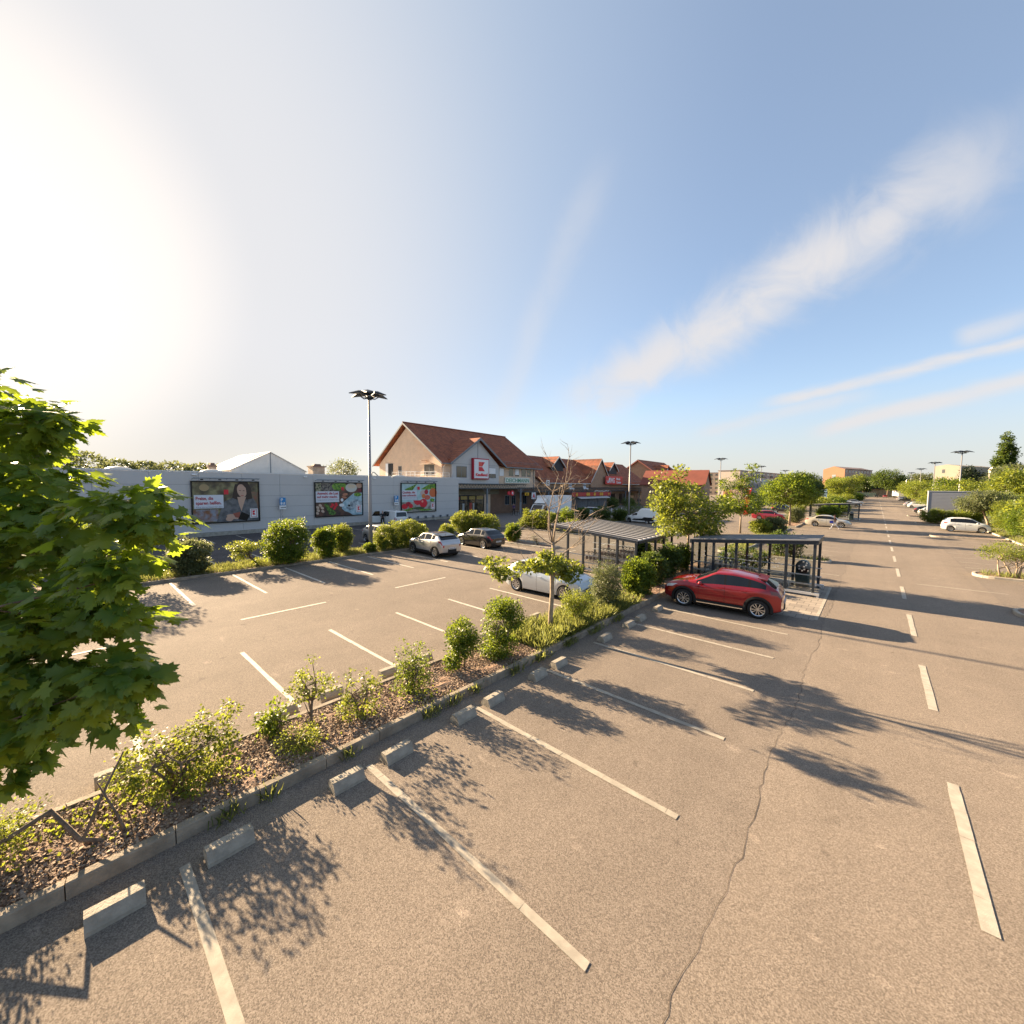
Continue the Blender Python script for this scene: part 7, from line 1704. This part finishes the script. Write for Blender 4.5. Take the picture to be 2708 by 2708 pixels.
mb = MB(); mb.tube([(0, 0, -0.1), (0.05, 0.05, 1.2), (0.1, 0.15, 2.4), (0.2, 0.5, 3.6), (0.5, 1.0, 4.8)], [0.22, 0.17, 0.15, 0.12, 0.07], 12)
branches(mb, (0.1, 0.15, 2.4), cs, rsn, 0.04, 9); branches(mb, (0.2, 0.5, 3.6), cs, rsn, 0.035, 9)
mb.build('trunk', BARK, nm, True)

# --- strip before the hall lot
GH = 'shrubs in the strip before the hall lot'
tree('small_tree', 'small tree in the hall strip hidden behind the big maple, its shadow on the bays', (-25.8, 1.3, 0.1), [(0, 0, -.05), (0, 0, 1.2), (0, 0, 2.0)], [E(0, 0, 2.3, 1.3, 1.3, 0.9), E(0.3, 0.4, 1.5, 0.9, 0.9, 0.6)], 260, 20, 0.2, 0.1, 'quad', LEAF_A, 40, GH)
shrub('dark two tiered clipped bush nearest the big maple in the hall strip', -25.9, 4.2, 1.9, 1.7, LEAF_G, 41, size=0.055, group=GH, lobes=[E(0, 0.05, 1.25, 0.9, 0.92, 0.42), E(0.1, -0.45, 0.75, 0.6, 0.55, 0.45), E(0, 0.15, 0.5, 0.7, 0.7, 0.4)], n=620, per=22, crad=0.12)
tree('shrub', 'crooked little shrub with flat yellow green crown on a bent stem', (-25.7, 6.9, 0.1), [(0, 0.35, -0.05), (-0.05, 0.2, 0.3), (-0.1, -0.05, 0.65)], [E(-0.15, -0.35, 1.2, 0.7, 0.85, 0.24), E(-0.1, -0.5, 0.75, 0.35, 0.4, 0.25), E(0, 0.35, 0.3, 0.2, 0.2, 0.18)], 150, 15, 0.12, 0.06, 'quad', LEAF_B, 42, GH, 'shrub', 0.045, 10)
bigw = shrub('big rounded bush with white blossom and ragged shoots in the hall strip', -25.4, 8.65, 2.9, 2.55, LEAF_A, 43, size=0.06, group=GH, n=760, per=22, crad=0.15)
rsb = np.random.default_rng(9); b = MB()
for _ in range(70):
    a = rsb.uniform(0, 6.28); e = rsb.uniform(-0.3, 1.1); q = 1.3; b.ellipsoid((q * math.cos(a) * math.cos(e), q * math.sin(a) * math.cos(e), 1.3 + 1.1 * math.sin(e)), (0.035, 0.035, 0.03), 6)
b.build('blossom', BLOSSOM, bigw)
shrub('bright green bush at the right foot of the big blossoming bush', -25.8, 11.05, 1.65, 1.9, LEAF_A, 44, size=0.06, group=GH, n=420, per=20, crad=0.12)
shrub('taller lighter bush just behind the bright green bush, left of the lamp mast', -26.9, 12.6, 1.6, 2.0, LEAF_B, 45, size=0.055, group=GH, n=400, per=20, crad=0.12)
shrub('small bush at the foot of the near lamp mast', -25.7, 14.0, 0.9, 0.6, LEAF_A, 46, size=0.06, group=GH, n=90, per=18, crad=0.1)
shrub('long clipped hedge behind the silver small SUV', -25.9, 16.8, 1.5, 2.0, LEAF_B, 47, size=0.06, group=GH, d=4.4, name='hedge', lobes=[E(0, -1.5, 0.9, 0.62, 0.75, 0.85), E(0, -0.6, 1.05, 0.65, 0.8, 0.95), E(0, 0.5, 1.15, 0.65, 0.9, 0.9), E(0, 1.4, 0.9, 0.6, 0.75, 0.75), E(0.1, -1.9, 0.5, 0.5, 0.4, 0.45)], n=880, per=19, crad=0.13, ns=6)
shrub('small bush showing between the long clipped hedge and the big wide hedge', -27.2, 21.9, 1.5, 1.25, LEAF_B, 48, size=0.06, group=GH, n=190, per=19, crad=0.12)
shrub('big wide hedge behind the black hatchback', -27.3, 25.6, 4.8, 2.15, LEAF_B, 49, size=0.065, group=GH, name='hedge', d=2.0, lobes=[E(-1.6, -0.6, 1.1, 0.9, 0.9, 1.0), E(-0.6, -0.2, 1.15, 0.9, 0.9, 1.0), E(0.5, 0.2, 1.05, 0.9, 0.85, 1.0), E(1.5, 0.3, 0.95, 0.8, 0.8, 0.95)], n=1000, per=19, crad=0.14, ns=8)
shrub('upright bush at the tail of the black hatchback', -22.3, 25.0, 1.5, 1.6, LEAF_A, 50, size=0.065, group=GH, n=280, per=19, crad=0.12)
shrub('bare brownish twiggy bush on the cross strip', -19.6, 24.95, 1.8, 0.8, LEAF_G, 51, size=0.03, group=GH, n=60, per=5, crad=0.15, ns=9, r0=0.014)
GC = 'hedges on the second cross strip'
shrub('broad sunlit hedge below the windscreen of the box truck', -26.6, 34.1, 4.4, 2.0, LEAF_B, 52, size=0.07, group=GC, name='hedge', d=1.7, lobes=[E(-1.3, 0, 1.0, 0.9, 0.8, 0.85), E(0, 0, 1.15, 1.0, 0.85, 0.9), E(1.3, 0, 1.0, 0.9, 0.8, 0.85), E(-2.0, -0.1, 0.6, 0.6, 0.6, 0.6)], n=760, per=19, crad=0.15, ns=8)
shrub('round bush with darker top right of the broad sunlit hedge', -24.2, 35.6, 2.2, 2.35, LEAF_A, 53, size=0.07, group=GC, n=420, per=19, crad=0.15)
shrub('loose low bush on the cross strip left of the pale shelter roof', -22.5, 34.1, 2.2, 1.3, LEAF_B, 54, size=0.065, group=GC, n=240, per=16, crad=0.15)
shrub('low scruffy undergrowth along the cross strip behind the pale roofed shelter', -17.9, 34.1, 6.0, 0.8, LEAF_G, 55, size=0.06, group=GC, d=1.2, n=420, per=14, crad=0.15)
for i, (x, y, w_, h_, m_, lab) in enumerate([(-26.8, 47.5, 3.0, 2.0, LEAF_D, 'dark bush in front of the snack stall'), (-25.6, 50.2, 2.2, 1.7, LEAF_D, 'dark bush at the nose of the white delivery van'), (-29.3, 47.0, 2.2, 1.7, LEAF_D, 'dark bush left of the silver estate car'),
      (-27.3, 58.5, 3.4, 2.2, LEAF_D, 'dark clipped hedge behind the second lamp mast'), (-41.3, 78.0, 3.2, 2.3, LEAF_D, 'dark bush against the brick wing right of the snack stall'), (-41.0, 84.5, 3.8, 2.3, LEAF_D, 'wider dark bush against the brick wing near the lamp mast'), (-41, 98, 3.8, 2.1, LEAF_D, 'dark bush by the far shop windows'), (-37, 104, 4.4, 2.3, LEAF_D, 'round bush near the end of the brick wing')]):
    shrub(lab, x, y, w_, h_, m_, 60 + i, size=0.09, group='dark bushes before the brick wing', n=200, per=18, crad=0.2)

# --- trees of the middle rows
tree('maple_tree', 'full young maple standing between the two trolley shelters', (-7.65, 23.2, 0.1), [(0, 0, -.05), (0.02, 0, 1.0), (0, 0.03, 2.0), (0.0, 0.0, 3.2)], [E(0, 0, 3.2, 1.7, 1.7, 1.0), E(-0.2, -0.3, 4.2, 1.2, 1.2, 0.85), E(-0.6, -0.9, 2.7, 0.9, 0.9, 0.65), E(0.7, 0.7, 2.7, 1.0, 1.0, 0.7), E(-1.1, -0.9, 3.8, 0.7, 0.7, 0.55), E(-0.5, -0.5, 5.1, 0.45, 0.45, 0.6), E(1.2, 0.9, 3.6, 0.7, 0.7, 0.6), E(-1.3, -1.1, 5.0, 0.35, 0.35, 0.35), E(-0.9, -0.75, 4.6, .4, .4, .4)], 430, 17, 0.24, 0.15, 'five', LEAF_B, 71, 'young maples in the middle strip', r0=0.09, nb=22, bark=BARKL)
tree('maple_tree', 'slender young maple with a sparse spire, right of the full young maple', (-10.2, 46.5, 0.1), [(0, 0, -.05), (0.02, 0, 1.5), (0, 0.03, 3.0), (0.05, 0.0, 4.8)], [E(0, 0, 3.1, 2.0, 2.0, 1.1), E(-0.8, -0.4, 2.8, 1.1, 1.1, .6), E(0.7, 0.4, 2.6, 1.2, 1.2, 0.7), E(0.2, 0.2, 4.9, 0.8, 0.8, 0.7), E(-1.2, -1, 4.9, 0.9, 0.9, 0.55), E(0.8, 0.7, 6.2, 0.55, 0.55, 0.95), E(-0.6, -0.3, 6.1, 0.35, 0.35, 0.4)], 330, 17, 0.28, 0.17, 'five', LEAF_A, 72, 'young maples in the middle strip', r0=0.09, nb=22, bark=BARKL)
tree('maple_tree', 'broad round maple with pale trunk left of the beige saloon', (-7.75, 59.8, 0.1), [(0, 0, -.05), (0.02, 0, 1.3), (0, 0.03, 2.6), (0.0, 0.0, 4.0)], [E(0, 0, 4.1, 2.6, 2.6, 1.6), E(-1.6, -1.0, 3.6, 1.5, 1.5, 1.2), E(1.4, 1.0, 3.7, 1.6, 1.6, 1.1), E(-0.3, 0, 5.4, 1.5, 1.5, 1.0), E(0.9, .7, 5.2, 1.2, 1.2, .8)], 520, 17, 0.32, 0.2, 'five', LEAF_A, 73, 'young maples in the middle strip', r0=0.13, nb=24, bark=BARKL)
tree('maple_tree', 'darker maple behind the broad round maple', (-9.8, 76, 0.1), [(0, 0, -.05), (0.02, 0, 1.5), (0, 0.03, 2.8), (0.0, 0.0, 4.2)], [E(0, 0, 4.4, 3.0, 3.0, 1.9), E(1.8, 1.2, 4.3, 2.0, 2.0, 1.5), E(-1.5, -1, 4.0, 1.8, 1.8, 1.4), E(1, 1, 5.8, 1.5, 1.5, 1)], 420, 17, 0.38, 0.24, 'five', LEAF_D, 74, 'young maples in the middle strip', r0=0.15, nb=20)
shrub('round bright bush beyond the narrow shelter roof', -8.5, 46.9, 2.3, 1.35, LEAF_B, 81, size=0.08, n=230, per=18, crad=0.17)
shrub('tall dry looking bush right of the round bright bush', -7.4, 48.2, 2.3, 1.7, LEAF_G, 82, size=0.08, n=240, per=18, crad=0.17)
shrub('brownish bushes on the kerb strip behind the beige saloon', -8.0, 65.5, 2.4, 2.0, LEAF_G, 83, size=0.09, n=220, per=16, crad=0.2)
shrub('yellow green bush left of the distant shelter', -8.3, 72, 2.4, 2.2, LEAF_B, 84, size=0.09, n=220, per=16, crad=0.2)
shrub('sparse plants growing behind the glass of the narrow shelter', -5.4, 26.2, 3.2, 1.2, LEAF_D, 85, size=0.07, d=1.0, n=150, per=14, crad=0.16)
shrub('leafy bush on the cross strip seen through the narrow shelter', -4.4, 32.9, 2.6, 1.6, LEAF_D, 86, size=0.08, d=1.0, n=200, per=16, crad=0.17)
for i, (x, y, w_, h_, m_, lab) in enumerate([(-4.6, 84.5, 4.6, 2.2, LEAF_A, 'bushy hedge behind the distant shelter'), (-5.2, 77.6, 3.4, 1.7, LEAF_A, 'clipped bush before the distant shelter behind the walking woman'), (-7.0, 118, 4.5, 2.3, LEAF_A, 'low flowering hedge along the left lane edge'), (-6.8, 165, 5.0, 2.6, LEAF_B, 'flowering hedge farther along the left lane edge'), (-5.5, 205, 6, 2.8, LEAF_A, 'sunlit hedge row before the parked cars at the far left')]):
    shrub(lab, x, y, w_, h_, m_, 90 + i, size=0.13 if y < 100 else 0.2, name='hedge', group='hedges along the left lane edge', d=3.0 if y < 100 else 12, n=260 if y < 100 else 420, per=16, crad=0.25 if y < 100 else 0.45)

# --- right side
tree('small_tree', 'little multi stemmed tree with a flat crown on the near right kerb island', (5.75, 33.8, 0.1), None, [E(0.1, 0.05, 1.45, 1.5, 1.2, 0.33), E(-0.6, -0.1, 1.2, 0.75, 0.7, 0.3), E(0.6, 0.1, 1.3, 0.8, 0.7, 0.3)], 300, 18, 0.15, 0.07, 'quad', LEAF_B, 101, None, 'tree', 0.05, 14, BARKL, stems=[[(0, 0, -.05), (0.05, 0, 0.5), (-0.05, 0.02, 1.05)], [(-0.05, 0, -.05), (-0.25, 0, 0.4), (-0.5, 0.02, 0.95)], [(-0.5, -0.05, -.05), (-0.6, 0, 0.4), (-0.65, 0.02, 0.9)], [(0.1, 0, -.05), (0.2, .05, 0.5), (0.6, 0.05, 1.0)]])
shrub('clipped green hedge in front of the grey panel screen', 6.9, 78.7, 4.8, 1.85, LEAF_B, 102, size=0.1, name='hedge', d=1.8, lobes=[E(-1.2, 0, 1.0, 1.1, 0.8, 0.8), E(0, 0, 1.05, 1.2, 0.8, 0.75), E(1.2, 0, 1.0, 1.1, 0.8, 0.78)], n=360, per=18, crad=0.22, ns=6)
tree('leaning_tree', 'leaning tree with spreading crown partly hiding the grey panel screen', (9.9, 72.5, 0.1), [(0.2, 0, -.05), (0.0, 0, 0.9), (-0.35, 0.03, 2.0), (-0.6, 0, 2.8)], [E(-0.4, 0, 3.1, 2.3, 2.2, 0.8), E(-1.4, -0.6, 2.8, 1.4, 1.2, 0.5), E(0.8, 0, 3.3, 1.8, 1.6, 0.9), E(-0.4, 0, 3.9, 1.3, 1.3, 0.6)], 300, 17, 0.32, 0.16, 'quad', LEAF_G, 103, None, 'tree', 0.13, 16, BARKL)
GR = 'bushes and trees on the right bank'
RB = [(10.9, 39.5, 2.6, 2.3, LEAF_B, 'yellow green bush at the right picture edge behind the little multi stemmed tree'), (11.0, 44.5, 3.4, 3.1, LEAF_A, 'green bush reaching out of the right picture edge'), (11.0, 50, 3.6, 3.4, LEAF_B, 'bright bush behind the right kerb, third from the front'), (11.2, 56, 4.0, 3.7, LEAF_B, 'tall yellow green bush at the end of the kerbed cross strip'), (11.0, 62.5, 3.6, 3.0, LEAF_A, 'leafy bush before the nose of the white hatchback'), (11.4, 69.5, 4.0, 3.4, LEAF_B, 'bush behind the bonnet of the white hatchback'),
      (12.4, 77, 4.6, 4.0, LEAF_A, 'green thicket right of the leaning tree'), (9.5, 80.5, 3.0, 2.3, LEAF_B, 'low bush at the right end of the clipped hedge')]
for i, (x, y, w_, h_, m_, lab) in enumerate(RB): shrub(lab, x, y, w_, h_, m_, 110 + i, size=0.11, group=GR, n=330, per=17, crad=0.26, ns=5)


def big(name, lab, x, y, w_, h_, mt, seed, group=None, n=330, size=None, z0=0.18, narrow=False, per=16):
    r = np.random.default_rng(seed); L_ = []
    if narrow:
        for k in range(9):
            f = k / 8; L_.append(E(r.normal() * w_ * 0.06, r.normal() * w_ * 0.06, h_ * (0.16 + 0.76 * f), w_ / 2 * (0.75 + 0.3 * math.sin(f * 3.1) - 0.5 * f ** 3), w_ / 2 * (0.8 - 0.35 * f * f), h_ * 0.11))
    else:
        L_.append(E(0, 0, h_ * 0.62, w_ * 0.36, w_ * 0.36, h_ * 0.30))
        for k in range(8):
            a = r.uniform(0, 6.28); q = r.uniform(0.15, 0.34); zz = r.uniform(z0 + 0.15, 0.86); L_.append(E(math.cos(a) * w_ * q, math.sin(a) * w_ * q, h_ * zz, w_ * r.uniform(0.13, 0.2), w_ * r.uniform(0.13, 0.2), h_ * r.uniform(0.09, 0.15)))
    return tree(name, lab, (x, y, 0), [(0, 0, -.1), (0.0, 0, h_ * 0.15), (0.02 * h_, 0, h_ * 0.32), (0, 0, h_ * 0.55)], L_, n, per, w_ * 0.075 if not narrow else w_ * 0.12, size or h_ * 0.034, 'quad', mt, seed, group, 'tree', h_ * 0.02, 14)


for i, (x, y, w_, h_, m_, lab) in enumerate([(13.8, 86, 7, 7.6, LEAF_B, 'tall bright tree filling the upper right edge'), (15.5, 98, 8, 9.4, LEAF_G, 'tall flowering tree top at the right picture edge'), (12.6, 95, 6.5, 6.2, LEAF_B, 'bright rounded tree behind the grey panel screen, right of the tallest lamp'), (9.0, 118, 6.5, 5.6, LEAF_B, 'low rounded tree left of the tallest right lamp above the panel screen'), (12, 128, 7, 7.4, LEAF_A, 'dense round tree before the beige block'), (8.4, 150, 7.5, 6.6, LEAF_B, 'yellow green tree left of the panel screen'), (8.8, 178, 8, 7, LEAF_B, 'spreading tree behind the right row of parked cars'), (14.5, 145, 8, 7.2, LEAF_B, 'bushy tree right of the dense round tree'), (9.8, 205, 9, 8.2, LEAF_B, 'rounded tree at the far end of the right row')]):
    big('bank_tree', lab, x, y, w_, h_, m_, 130 + i, GR, n=300)
big('poplar', 'tall narrow poplar standing against the sky on the right', 24.6, 164, 4.1, 18.8, LEAF_D, 150, n=520, narrow=True, size=0.42)
big('conifer', 'dark pointed conifer right of the beige block', 24.5, 215, 8, 12.2, leaf_mat('leaf_conifer', (0.012, 0.022, 0.010), (0.025, 0.04, 0.015), (0.04, 0.06, 0.02), 0.2), 151, n=330, size=0.45, narrow=True)
GF = 'trees closing the far end of the lot'
for i, (x, y, w_, h_, m_, lab) in enumerate([(4.5, 292, 17, 15.6, LEAF_D, 'big spreading tree above the far end of the lane'), (12.5, 300, 13, 13.0, LEAF_D, 'dark tree right of the big spreading tree'), (-5.5, 300, 12, 12.5, LEAF_D, 'dark tree left of the big spreading tree before the orange block'), (17, 285, 10, 13, LEAF_G, 'light olive tree just left of the beige block'), (-16, 265, 9, 10.8, LEAF_D, 'dark tree at the foot of the orange block'),
     (-7.5, 190, 9, 9.4, LEAF_B, 'bright yellow green tree beside the tall billboard'), (-10.5, 215, 9, 9.6, LEAF_B, 'second bright tree in the row left of the lane'), (-9.8, 168, 7.5, 8.0, LEAF_B, 'bright young tree directly right of the tall billboard'), (-20, 200, 11, 11.6, LEAF_D, 'dark rounded tree behind the row of young trees'), (-27, 230, 13, 12, LEAF_D, 'wide dark tree before the right end of the grey slab'), (-16, 145, 8.5, 7.8, LEAF_A, 'leafy tree left of the tall billboard'), (-18, 112, 7, 6.6, LEAF_A, 'young tree right of the red pylon'), (-21.5, 98, 5, 5.0, LEAF_A, 'small tree beside the colourful billboard'), (-45, 205, 12, 9, LEAF_D, 'broad dark tree below the grey slab'), (-60, 190, 13, 11.5, LEAF_G, 'tree top just above the plain red roof')]):
    big('lot_tree', lab, x, y, w_, h_, m_, 160 + i, GF, n=330 if y > 250 else 260)
for i, (x, y, h_, lab) in enumerate([(-118, 56, 12.6, 'rounded tree top above the hall roof left of the lamp mast'), (-96, 66, 8.2, 'small tree top above the hall roof just right of the lamp mast')]): big('roof_line_tree', lab, x, y, h_ * 0.9, h_, LEAF_G, 180 + i, 'single tree tops behind the hall', n=220)

# far woods that read as one mass
def wood(name, label, pts, size, mt, seed, nper=170):
    rs = np.random.default_rng(seed); P = []; O = []
    for (x, y, r, h) in pts:
        v = rs.normal(size=(nper * 6, 3)); v /= np.linalg.norm(v, axis=1)[:, None]; v[:, 2] = np.abs(v[:, 2]) * 1.0 - 0.15
        q = rs.uniform(0.8, 1.03, (len(v), 1)); P.append(np.array([x, y, h * 0.5]) + v * q * np.array([r, r, h * 0.5])); O.append(v)
    P = np.concatenate(P); O = np.concatenate(O); n = len(P)
    me = leaf_mesh(name, P, O + rs.normal(size=(n, 3)) * 0.7, O + rs.normal(size=(n, 3)) * 0.6 + np.array([0, 0, 0.6]), size * rs.uniform(0.6, 1.3, n), 'quad', mt)
    o = bpy.data.objects.new(name, me); C.objects.link(o); o['label'] = label; o['category'] = 'wood'; return stuff(o)


r = random.Random(12)
wood('far_wood', 'hazy line of distant trees behind the long hall roof', [(-205 - r.uniform(0, 20), -75 + 7.5 * k + r.uniform(-2, 2), r.uniform(6, 9), 16.3 - 0.09 * abs(k - 7) ** 1.7 + r.uniform(-1.2, 1.2)) for k in range(21)], 1.0, LEAF_G, 3)
wood('far_wood', 'dark belt of distant trees along the horizon beyond the lot', [(x, 330 + r.uniform(-12, 20), r.uniform(8, 12), r.uniform(8.5, 11)) for x in range(-110, 110, 9)], 1.3, LEAF_D, 4)
wood('bank_thicket', 'dense green thicket covering the right bank', [(14 + r.uniform(-1, 4), 60 + 6 * k, r.uniform(3, 4.5), r.uniform(3.4, 5.2)) for k in range(26)] + [(17 + r.uniform(-1, 3), 50 + 9 * k, 5, r.uniform(4, 6.5)) for k in range(8)], 0.3, LEAF_B, 5, 400)
wood('bank_thicket', 'green undergrowth below the trees left of the far lane', [(-9 + r.uniform(-2, 1), 100 + 9 * k, r.uniform(3, 4), r.uniform(2.2, 3.4)) for k in range(18)], 0.3, LEAF_B, 6, 260)

# ground cover
def scatter(name, label, boxes, n, size, kind, mt, seed, upright=True, z=0.1, keep=None):
    rs = np.random.default_rng(seed); A = np.array([(b_[1] - b_[0]) * (b_[3] - b_[2]) for b_ in boxes]); k = rs.choice(len(boxes), n * 2, p=A / A.sum()); B = np.array(boxes)[k]
    x = B[:, 0] + (B[:, 1] - B[:, 0]) * rs.random(n * 2); y = B[:, 2] + (B[:, 3] - B[:, 2]) * rs.random(n * 2)
    if keep is not None: m = keep(x, y, rs); x = x[m]; y = y[m]
    x = x[:n]; y = y[:n]; n = len(x)
    pos = np.stack([x, y, np.full(n, z) + rs.uniform(0, 0.02, n)], 1)
    if upright: d = rs.normal(size=(n, 3)) * 0.45; d[:, 2] = 1.0; u = rs.normal(size=(n, 3))
    else: d = rs.normal(size=(n, 3)); d[:, 2] *= 0.3; u = rs.normal(size=(n, 3)) * 0.45; u[:, 2] += 1
    o = bpy.data.objects.new(name, leaf_mesh(name, pos, d, u, size * rs.uniform(0.5, 1.5, n), kind, mt)); C.objects.link(o); o['label'] = label; o['category'] = 'ground cover'; return stuff(o)


CHIP = leaf_mat('bark_chip', (0.13, 0.08, 0.055), (0.50, 0.38, 0.28), (0.05, 0.03, 0.02), 0.05, 0.9)
scatter('bark_mulch', 'reddish brown bark chips covering the planted strip', [(-8.27, -6.8, -1.5, 9.5)], 34000, 0.042, 'quad', CHIP, 1, False, 0.165)
scatter('bark_mulch', 'bark chips on the farther beds', [(-8.27, -6.8, 9.5, 18.4), (-27.6, -25.2, 0, 24)], 14000, 0.06, 'quad', CHIP, 2, False, 0.155)
GRASS = leaf_mat('grass_blade', (0.10, 0.14, 0.03), (0.30, 0.30, 0.10), (0.40, 0.42, 0.10), 0.5, 0.6)
def clump(cx):
    cx = np.array(cx)
    def f(x, y, rs): d = np.min(((x[:, None] - cx[None, :, 0]) ** 2 + (y[:, None] - cx[None, :, 1]) ** 2) / cx[None, :, 2] ** 2, 1); return rs.random(len(x)) < np.exp(-d)
    return f
scatter('grass', 'dry yellow green grass around the young maple in the planted strip', [(-8.3, -6.75, 8.8, 15.5)], 15000, 0.26, 'blade', GRASS, 3, True, 0.15, lambda x, y, rs: rs.random(len(x)) < 0.25 + 0.75 * (np.sin(y * 2.1 + x * 3) > -0.2))
scatter('grass', 'tufts of grass and weeds along the kerb of the planted strip', [(-6.85, -6.5, 0, 18)], 2600, 0.2, 'blade', GRASS, 4, True, 0.02, clump([(-6.62, 4.9, .2), (-6.6, 5.5, .2), (-6.62, 6.2, .12), (-6.62, 7.6, .25), (-6.6, 8.6, .3), (-6.6, 10, .3), (-6.6, 11.5, .4), (-6.6, 3.2, .1), (-6.6, 1.4, .15), (-6.6, 13, .3), (-6.6, 1.9, .1)]))
scatter('grass', 'yellow green ground cover between the near shrubs', [(-8.3, -6.8, -1.5, 6)], 2300, 0.05, 'quad', LEAF_B, 5, True, 0.15, clump([(-7.9, -0.1, .45), (-7.5, .2, .3), (-8.0, .5, .3), (-7.3, 1.6, .25), (-7.3, 2.7, .3), (-7.9, 3.2, .2), (-7.5, 4.0, .2), (-7.2, 5.1, .35), (-7.6, -0.9, .4)]))
scatter('grass', 'straw coloured grass in the strip before the hall lot', [(-27.4, -25.2, 2, 24)], 16000, 0.22, 'blade', GRASS, 6, True, 0.07)
scatter('grass', 'grass and weeds on the middle cross strips', [(-22, -14.6, 33.6, 34.7), (-27.6, -25.2, 35, 70), (-8.5, -7.2, 34, 56), (-8.5, -2, 32.4, 33.4), (4.6, 10, 33.3, 34.6), (9.6, 10.3, 36, 90), (4.8, 10, 23.8, 25)], 20000, 0.25, 'blade', GRASS, 7, True, 0.08)
